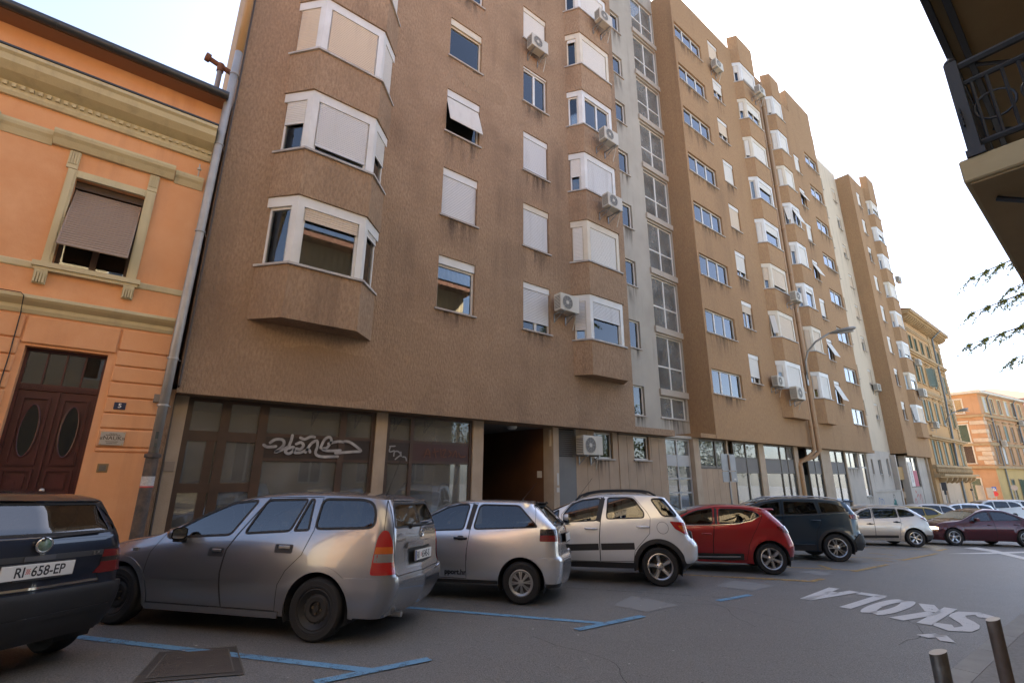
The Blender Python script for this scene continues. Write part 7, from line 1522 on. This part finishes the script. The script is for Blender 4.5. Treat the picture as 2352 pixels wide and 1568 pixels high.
letter([[(8.72, 3.09), (10.36, 3.09)], [(10.36, 3.04), (10.36, 3.42)]])
letter([arc(9.45, 2.74, .78, .13, .06, math.pi - .06), arc(9.45, 2.74, .78, .13, math.pi + .06, 2 * math.pi - .06)])
letter([[(8.5, 2.12), (10.15, 2.16)], [(8.52, 2.42), (9.5, 2.22)], [(9.55, 2.24), (10.2, 2.46)]])
letter([arc(8.85, 1.84, .34, .13, -math.pi * .35, -math.pi * 1.5, 10)[::1] + arc(9.6, 1.84, .38, .13, math.pi * 1.5 - math.pi, -math.pi * .75 + 0, 10)[::1]] if 0 else
       [[(8.75, 1.98), (8.55, 1.93), (8.46, 1.84), (8.55, 1.75), (8.8, 1.71), (9.02, 1.76), (9.22, 1.85), (9.42, 1.95), (9.65, 1.99), (9.9, 1.94), (10.0, 1.84), (9.9, 1.74), (9.7, 1.70)]])
letter([[(7.7, 1.96), (7.97, 1.84)], [(7.97, 1.86), (7.66, 1.72)]], .1)
b = MB(); gpoly(b, [(21.5, 4.4), (23.0, 3.55), (26.0, 2.6), (26.0, 2.9), (23.6, 3.75)], .007); gpoly(b, [(25.2, 4.62), (24.2, 3.75), (21.6, 2.62), (22.2, 2.55), (25.2, 3.75), (26.2, 4.4)], .0085); tag(b.obj('road_arrow', wp), kind='structure')
# cast iron cover
mcv = thing('manhole_cover', 'rectangular cast iron cover set in the asphalt by the blue line', 'manhole cover', (.75, 5.5, gz(.75, 5.5)))
irn = mat('cover_iron', (.055, .048, .042), .75, var=[((.085, .07, .055), 6., 1.2)], bump=(110, .6))
Pm = [np.array(p) for p in ((.31, 5.25), (.53, 6.06), (1.14, 5.88), (1.06, 4.98))]
def inset(P, f): c = sum(P) / 4; return [p + (c - p) * f for p in P]
b = MB(); gpoly(b, [tuple(p) for p in Pm][::-1], .005); b.obj('frame', irn, mcv)
Q = inset(Pm, .2); b = MB(); gpoly(b, [tuple(p) for p in Q][::-1], .009); lid = b.obj('lid', mat('lid_iron', (.07, .055, .045), .7, var=[((.1, .08, .06), 5., 1.2)], bump=(130, .9)), mcv)
b = MB()
for P in (Pm, Q):
    for i in range(4):
        a, c = P[i], P[(i + 1) % 4]; t = (c - a) / np.linalg.norm(c - a); n = np.array([-t[1], t[0]]) * .006; gpoly(b, [tuple(a + n), tuple(c + n), tuple(c - n), tuple(a - n)], .011)
for q in ((.72, 5.55), (.86, 5.35), (.66, 5.75)): gpoly(b, [(q[0] + .03 * math.cos(a), q[1] + .012 * math.sin(a)) for a in np.linspace(0, 6.28, 9)[:-1]], .012)
b.obj('cover_groove', mat('groove_dust', (.13, .12, .10), .9), mcv)
b = MB()
for i in range(46):
    x, y = RNG.uniform(-.2, 9), RNG.uniform(3.2, 6.4); s = RNG.uniform(.006, .016); gpoly(b, [(x + s * math.cos(a) * RNG.uniform(.6, 1.4), y + s * math.sin(a)) for a in np.linspace(0, 6.28, 6)[:-1]], .013)
tag(b.obj('litter', mat('litter_white', (.5, .49, .46), .8)), 'tiny pale scraps of litter scattered over the asphalt', 'litter', kind='stuff')
b = MB()
for i in range(5):                                                  # cracks and seams in the asphalt
    p = np.array([RNG.uniform(1, 12), RNG.uniform(1.9, 4.2)]); a = RNG.uniform(-.3, .3) + (0 if i % 2 else 1.4); L = [tuple(p)]
    for k in range(14): a += RNG.uniform(-.35, .35); p = p + .13 * np.array([math.cos(a), math.sin(a)]); L.append(tuple(p))
    for q, w_ in zip(L[:-1], L[1:]):
        t = np.array(w_) - np.array(q); t /= np.linalg.norm(t); n = np.array([-t[1], t[0]]) * .0025; gpoly(b, [tuple(np.array(q) + n), tuple(np.array(q) - n), tuple(np.array(w_) - n), tuple(np.array(w_) + n)], .003)
tag(b.obj('road_crack', mat('crack_dark', (.035, .034, .033), .95)), kind='structure')

# ================================================================ bollards, signs, lamps
bst = mat('bollard_steel', (.20, .20, .19), .4, metal=.85, var=[((.32, .32, .31), 5., 1.2), ((.12, .10, .085), 12., 1.1)], bump=(70, .2))
for x, y, ln, lab in ((3.1, .745, (.0, .0), 'steel bollard at the kerb with a slanted cut top, nearer and shorter in view'), (4.28, .725, (.0, .0), 'rusty steel bollard beside the kerb stones, taller of the two in view')):
    z0 = gz(x, 1.35) + .115; t = thing('bollard', lab, 'bollard', (x, y, z0), 'bollards on the near kerb'); b = MB(); r_ = .034; n = 20; V = []
    for h in (0, .72):
        for i in range(n): a = 2 * math.pi * i / n; V.append((x + r_ * math.cos(a) + h * .02, y + r_ * math.sin(a), z0 + h + (.012 * math.cos(a + 1) if h else 0)))
    b.add(V, [(i, (i + 1) % n, n + (i + 1) % n, n + i) for i in range(n)]); b.obj('post', bst if x < 4 else mat('bollard_rust', (.12, .085, .065), .6, metal=.5, var=[((.2, .16, .13), 7., 1.2)], bump=(70, .3)), t, smooth=True)
    b = MB(); b.add([(v[0], v[1], v[2] - .002) for v in V[n:]], [tuple(range(n))]); b.add([((v[0] - x) * 1.02 + x, (v[1] - y) * 1.02 + y, v[2]) for v in V[n:]], [tuple(range(n))]); b.obj('cap', mat('cut_steel', (.62, .60, .55), .45, metal=.7), t)
    b = MB(); b.lathe([(.038, 0), (.06, .002), (.06, .012), (.038, .015)], 16, 'z', (x, y, z0)); b.obj('base_ring', bst, t)
alu = mat('sign_back_grey', (.33, .335, .34), .55, metal=.4, var=[((.27, .275, .28), 3., 1.2)]); galv = mat('galvanised_pole', (.30, .30, .29), .5, metal=.6)
sg = thing('traffic_sign', 'grey backs of two stacked sign panels on a pole before the slab wall', 'traffic sign', (16.9, 9.0, gz(16.9, 8.9)))
b = MB(); b.tube([(16.88, 9.0, -1.), (16.9, 9.0, 2.2)], .03, 10); b.obj('pole', galv, sg, smooth=True)
for z0, z1 in ((1.62, 2.2), (1.24, 1.6)):
    b = MB(); b.bbox(16.4, 17.38, 8.955, 8.97, z0, z1, .004); p = b.obj('panel', alu, sg)
    b = MB(); b.box(16.42, 17.36, 8.972, 8.99, (z0 + z1) / 2 - .015 if z0 > 1.5 else z1 - .04, (z0 + z1) / 2 + .015 if z0 > 1.5 else z1 - .01); b.box(16.4, 17.38, 8.935, 8.954, z0 + .0, z0 + .025); b.obj('panel_rail', galv, p)
    b = MB(); b.box(16.86, 16.93, 8.92, 8.955, z0 + .02, z1 - .02); b.obj('clamp', mat('clamp_rust', (.22, .15, .10), .7), p)
b = MB(); b.box(17.14, 17.27, 8.945, 8.954, 1.3, 1.36); b.obj('sticker', mat('sticker_white', (.6, .6, .58), .6), sg)
def lamp(pts, head, lab, s=1.):
    t = thing('street_lamp', lab, 'street lamp', pts[0]); b = MB(); b.tube(pts, [.045 * s] * len(pts), 8); b.obj('arm', galv, t, smooth=True)
    b = MB(); b.bbox(pts[0][0] - .1, pts[0][0] + .1, pts[0][1] - .02, pts[0][1] + .03, pts[0][2] - .35, pts[0][2] + .25, .02); b.obj('wall_plate', galv, t)
    p, q = np.array(pts[-1]), np.array(head); b = MB(); d = q - p; k = [(0, .05), (.12, .09), (.35, .14), (.75, .15), (.95, .09), (1., .02)]
    for i in range(len(k)): pass
    V = []; n = 12
    for u, r_ in k:
        c = p + d * u
        for i in range(n): a = 2 * math.pi * i / n; V.append((c[0] + r_ * s * 1.1 * math.cos(a), c[1], c[2] + r_ * s * (.55 if math.sin(a) > 0 else .75) * math.sin(a)))
    b.add(V, [(i*n+j, i*n+(j+1)%n, (i+1)*n+(j+1)%n, (i+1)*n+j) for i in range(len(k)-1) for j in range(n)]); b.add(V[:n], [tuple(range(n))]); h = b.obj('lamp_head', mat('lamp_housing', (.26, .27, .27), .4, metal=.5), t, smooth=50)
    b = MB(); c = p + d * .6; b.bbox(c[0] - .10 * s, c[0] + .10 * s, c[1] - .3 * s, c[1] + .25 * s, c[2] - .135 * s, c[2] - .09 * s, .02); b.obj('lamp_glass', mat('lamp_cover', (.42, .42, .40), .3), h)
lamp([(28.78, 10.2, 6.6), (28.76, 10.15, 7.6), (28.76, 9.95, 8.15), (28.76, 9.5, 8.6), (28.76, 8.76, 8.93)], (28.76, 7.52, 8.97), 'curved street lamp arm fixed to the second block by its drainpipes', 1.25)
lamp([(62.4, 10.6, 6.5), (62.4, 10.2, 7.25), (62.4, 9.65, 7.55)], (62.4, 8.7, 7.75), 'street lamp fixed to the ornate ochre house', 1.3)
lamp([(97, 8.9, 8.2), (96.5, 8.2, 9.0)], (95.5, 6.9, 9.4), 'street lamp on the orange corner house front', 1.5)
def far_sign(x, y, lab, plates, z0=None):
    g0 = gz(x, y); t = thing('traffic_sign', lab, 'traffic sign', (x, y, g0)); top = max(p[3] for p in plates) if plates else z0
    b = MB(); b.tube([(x + .05, y, g0 - .2), (x + .05, y, top)], .035, 8); b.obj('pole', galv, t)
    for shape, w, za, zb, m_ in plates:
        b = MB()
        if shape == 'r': b.box(x - .0, x + .02, y - w / 2, y + w / 2, za, zb)
        else: b.T = TR(x, y, (za + zb) / 2, math.pi / 2); b.lathe([(0, .0), ((zb - za) / 2, .0), ((zb - za) / 2, .02), (0, .02)], 24, 'y'); b.T = None
        p = b.obj('panel', m_, t)
        if m_.name == 'sign_blue':
            b = MB(); b.add([(x - .004, y + .13, za + .04), (x - .004, y - .13, za + .04), (x - .004, y, zb - .06)], [(0, 1, 2)]); b.obj('triangle', mat('sign_white', (.75, .75, .75), .5), p)
            b = MB(); b.box(x - .008, x - .006, y - .03, y + .03, za + .14, zb - .16); b.box(x - .008, x - .006, y - .06, y - .02, za + .06, za + .15); b.box(x - .008, x - .006, y + .02, y + .06, za + .06, za + .15); b.obj('walking_figure', mat('sign_black', (.02, .02, .02), .5), p)
        if m_.name == 'sign_red':
            b = MB(); b.T = TR(x - .003, y, (za + zb) / 2, math.pi / 2); b.lathe([(0, .0), ((zb - za) * .36, .0)], 20, 'y'); b.T = None; b.obj('blue_disc', mat('sign_blue', (.02, .09, .38), .4), p)
            b = MB(); b.add([(x - .030, y + .15 * q, (za + zb) / 2 + .15 * r_) for q, r_ in ((-1, .8), (-.8, 1), (1, -.8), (.8, -1))], [(0, 1, 2, 3)]); b.obj('red_bar', m_, p)
    return t
dk = mat('sign_dark', (.07, .07, .072), .6); sblue = mat('sign_blue', (.02, .09, .38), .4); sred = mat('sign_red', (.45, .02, .03), .4)
far_sign(52, 9.83, 'dark back of a sign panel on a pole before the ornate house', [('r', .32, .37, 1.0, dk), ('r', .14, .05, .36, dk)])
far_sign(66, 10.45, 'short dark post by the corner of the ornate house', [('r', .2, .12, .3, dk)])
far_sign(70, 10.44, 'large grey sign back with a dark pole before the corner house', [('r', .58, -.85, .6, alu)]); far_sign(72, 9.98, 'grey sign back beside the pedestrian crossing sign', [('r', .52, -.7, .35, alu)])
far_sign(74, 9.88, 'blue pedestrian crossing sign above a round no stopping sign', [('r', .36, 0, .42, sblue), ('c', .5, -.56, -.06, sred)])
far_sign(78, 8.77, 'round grey sign back on a thin pole near the arched doorway', [('c', .56, .0, .58, alu)])

# ================================================================ cedar whose branches reach over the street
TC = thing('cedar_tree', 'dark cedar whose drooping branch tips reach into the white sky beside the balcony', 'tree', (23, -3.4, gz(23, 1)))
bark = mat('cedar_bark', (.09, .06, .045), .95, bump=(20, .8, .3)); need = mat('cedar_needles', (.15, .17, .05), .8, var=[((.22, .22, .07), 3., 1.2), ((.08, .11, .04), 9., 1.2)])
nt = need.node_tree; tl_ = nt.nodes.new('ShaderNodeBsdfTranslucent'); tl_.inputs[0].default_value = (.30, .32, .08, 1); mx_ = nt.nodes.new('ShaderNodeMixShader'); mx_.inputs[0].default_value = .55; pb_ = nt.nodes['Principled BSDF']; nt.links.new(pb_.outputs[0], mx_.inputs[1]); nt.links.new(tl_.outputs[0], mx_.inputs[2]); nt.links.new(mx_.outputs[0], nt.nodes['Material Output'].inputs[0])
b = MB(); b.tube([(23, -3.4, -1.2), (23.05, -3.4, 4), (23, -3.45, 9), (23.1, -3.4, 15)], [.34, .28, .2, .05], 10); b.obj('trunk', bark, TC, smooth=True)
lv_ = []
tips = [((20.2, 1.95, 7.62), 9.3), ((20.1, 2.15, 6.45), 8.0), ((20.0, 2.4, 5.45), 6.9), ((20.6, 1.55, 4.95), 6.1), ((21.0, .9, 8.1), 10.2), ((20.4, 1.2, 7.05), 8.6), ((20.5, 1.1, 6.0), 7.3), ((21.2, .6, 9.4), 11.4), ((24, 1.0, 6.2), 7.2), ((26, -.6, 7.4), 8.6), ((25.5, -6, 7), 8), ((21, -6.4, 8), 9), ((19.5, -5, 9.5), 10.5), ((22.5, .2, 11), 12.2), ((24, -5.5, 11.5), 12.6), ((23.5, -1.2, 13), 13.8)]
for (tx, ty, tz), z0 in tips:
    p0, p3 = np.array([23, -3.4, z0]), np.array([tx, ty, tz]); mid = (p0 + p3) / 2 + [0, 0, .25 + .12 * abs(z0 - tz)]
    P = [(1-t)**2 * p0 + 2*t*(1-t) * mid + t*t * p3 for t in np.linspace(0, 1, 16)]; b = MB(); b.tube(P, list(np.linspace(.075, .012, 16)), 6); br = b.obj('branch', bark, TC)
    for i in range(5, 16):
        t = i / 15; c = P[i]; ax = P[i] - P[i-1]; ax /= np.linalg.norm(ax); sd_ = np.cross(ax, [0, 0, 1]); sd_ /= np.linalg.norm(sd_)
        for sgn in (1, -1):
            for rep in range(3):
                L = RNG.uniform(.45, 1.25) * (1.15 - .68 * t); dr = sd_ * sgn * RNG.uniform(.6, 1.) + ax * RNG.uniform(.3, 1.); dr /= np.linalg.norm(dr); n = int(L / .04)
                for k in range(n):
                    q = c + dr * L * k / n + np.array([0, 0, -.50 * (k / n) ** 1.6 * L + RNG.uniform(-.02, .02)])
                    if RNG.rand() < .8: lv_.append((q, dr))
        for rep in range(5): lv_.append((c + RNG.uniform(-.05, .05, 3), ax))
b = MB(); V = []; F = []
for q, dr in lv_:
    for k in range(4):
        d = dr * RNG.uniform(-.3, .9) + RNG.uniform(-1, 1, 3) * [.8, .8, .75]; d[2] -= .2; d /= np.linalg.norm(d); s_ = np.cross(d, RNG.uniform(-1, 1, 3)); s_ /= np.linalg.norm(s_) + 1e-9; l = RNG.uniform(.06, .14); w_ = .014; i = len(V)
        V += [q - s_ * w_, q + s_ * w_, q + d * l]; F.append((i, i + 1, i + 2))
b.add(V, F); tag(b.obj('foliage', need, TC), kind='stuff')

# ================================================================ the saloon's driver
def skin_person(name, label, joints, bones, mats_, mw, root=0):
    me = bpy.data.meshes.new(name); me.from_pydata([j[:3] for j in joints], bones, []); o = bpy.data.objects.new(name, me); COL.objects.link(o)
    o.modifiers.new('skin', 'SKIN'); sk_ = me.skin_vertices[0].data
    for i, j in enumerate(joints): sk_[i].radius = (j[3], j[4] if len(j) > 4 else j[3]); sk_[i].use_root = (i == root)
    o.modifiers.new('sub', 'SUBSURF').levels = 2
    bpy.context.view_layer.update(); m2 = bpy.data.meshes.new_from_object(o.evaluated_get(bpy.context.evaluated_depsgraph_get())); bpy.data.objects.remove(o)
    for m_ in mats_: m2.materials.append(m_)
    m2.polygons.foreach_set('use_smooth', [True] * len(m2.polygons))
    for p in m2.polygons:
        z, x, y = p.center.z, p.center.x, p.center.y; p.material_index = 0 if z > .50 or (x > .34 and z > .05) else 1
    r_ = bpy.data.objects.new(name, m2); COL.objects.link(r_); r_.matrix_world = mw; ROOTLOC[r_.name] = (0, 0, 0); return r_
skin = mat('skin', (.42, .22, .15), .6); pink = mat('pink_shirt', (.50, .14, .17), .85); hair = mat('dark_hair', (.03, .02, .015), .7)
J = [(0, 0, 0, .16, .13), (.0, 0, .22, .17, .13), (-.01, 0, .42, .16, .10), (0, 0, .50, .06), (.015, 0, .56, .058), (.03, 0, .66, .085, .10), (.02, 0, .74, .075, .085),
     (.0, .19, .41, .065), (.13, .25, .20, .05), (.36, .15, .24, .035), (.43, .13, .27, .035, .02), (.0, -.19, .41, .065), (.13, -.25, .20, .05), (.36, -.15, .24, .035), (.43, -.13, .27, .035, .02), (.22, .1, -.02, .085), (.42, .11, .0, .07), (.22, -.1, -.02, .085), (.42, -.11, .0, .07)]
Bn = [(0, 1), (1, 2), (2, 3), (3, 4), (4, 5), (5, 6), (2, 7), (7, 8), (8, 9), (9, 10), (2, 11), (11, 12), (12, 13), (13, 14), (0, 15), (15, 16), (0, 17), (17, 18)]
pw = mzr.root.matrix_world @ Matrix.Translation((.74, .36, .46))
pr = skin_person('person', '', J, Bn, [skin, pink], pw); tag(pr, 'person in a pink shirt at the wheel of the maroon saloon', 'person')
b = MB(); b.lathe([(0, .09), (.06, .075), (.088, .03), (.085, -.03), (.07, -.06)], 14, 'z', (.012, 0, .725)); hp_ = put('hair', b.mesh('hair', hair, True), pr)
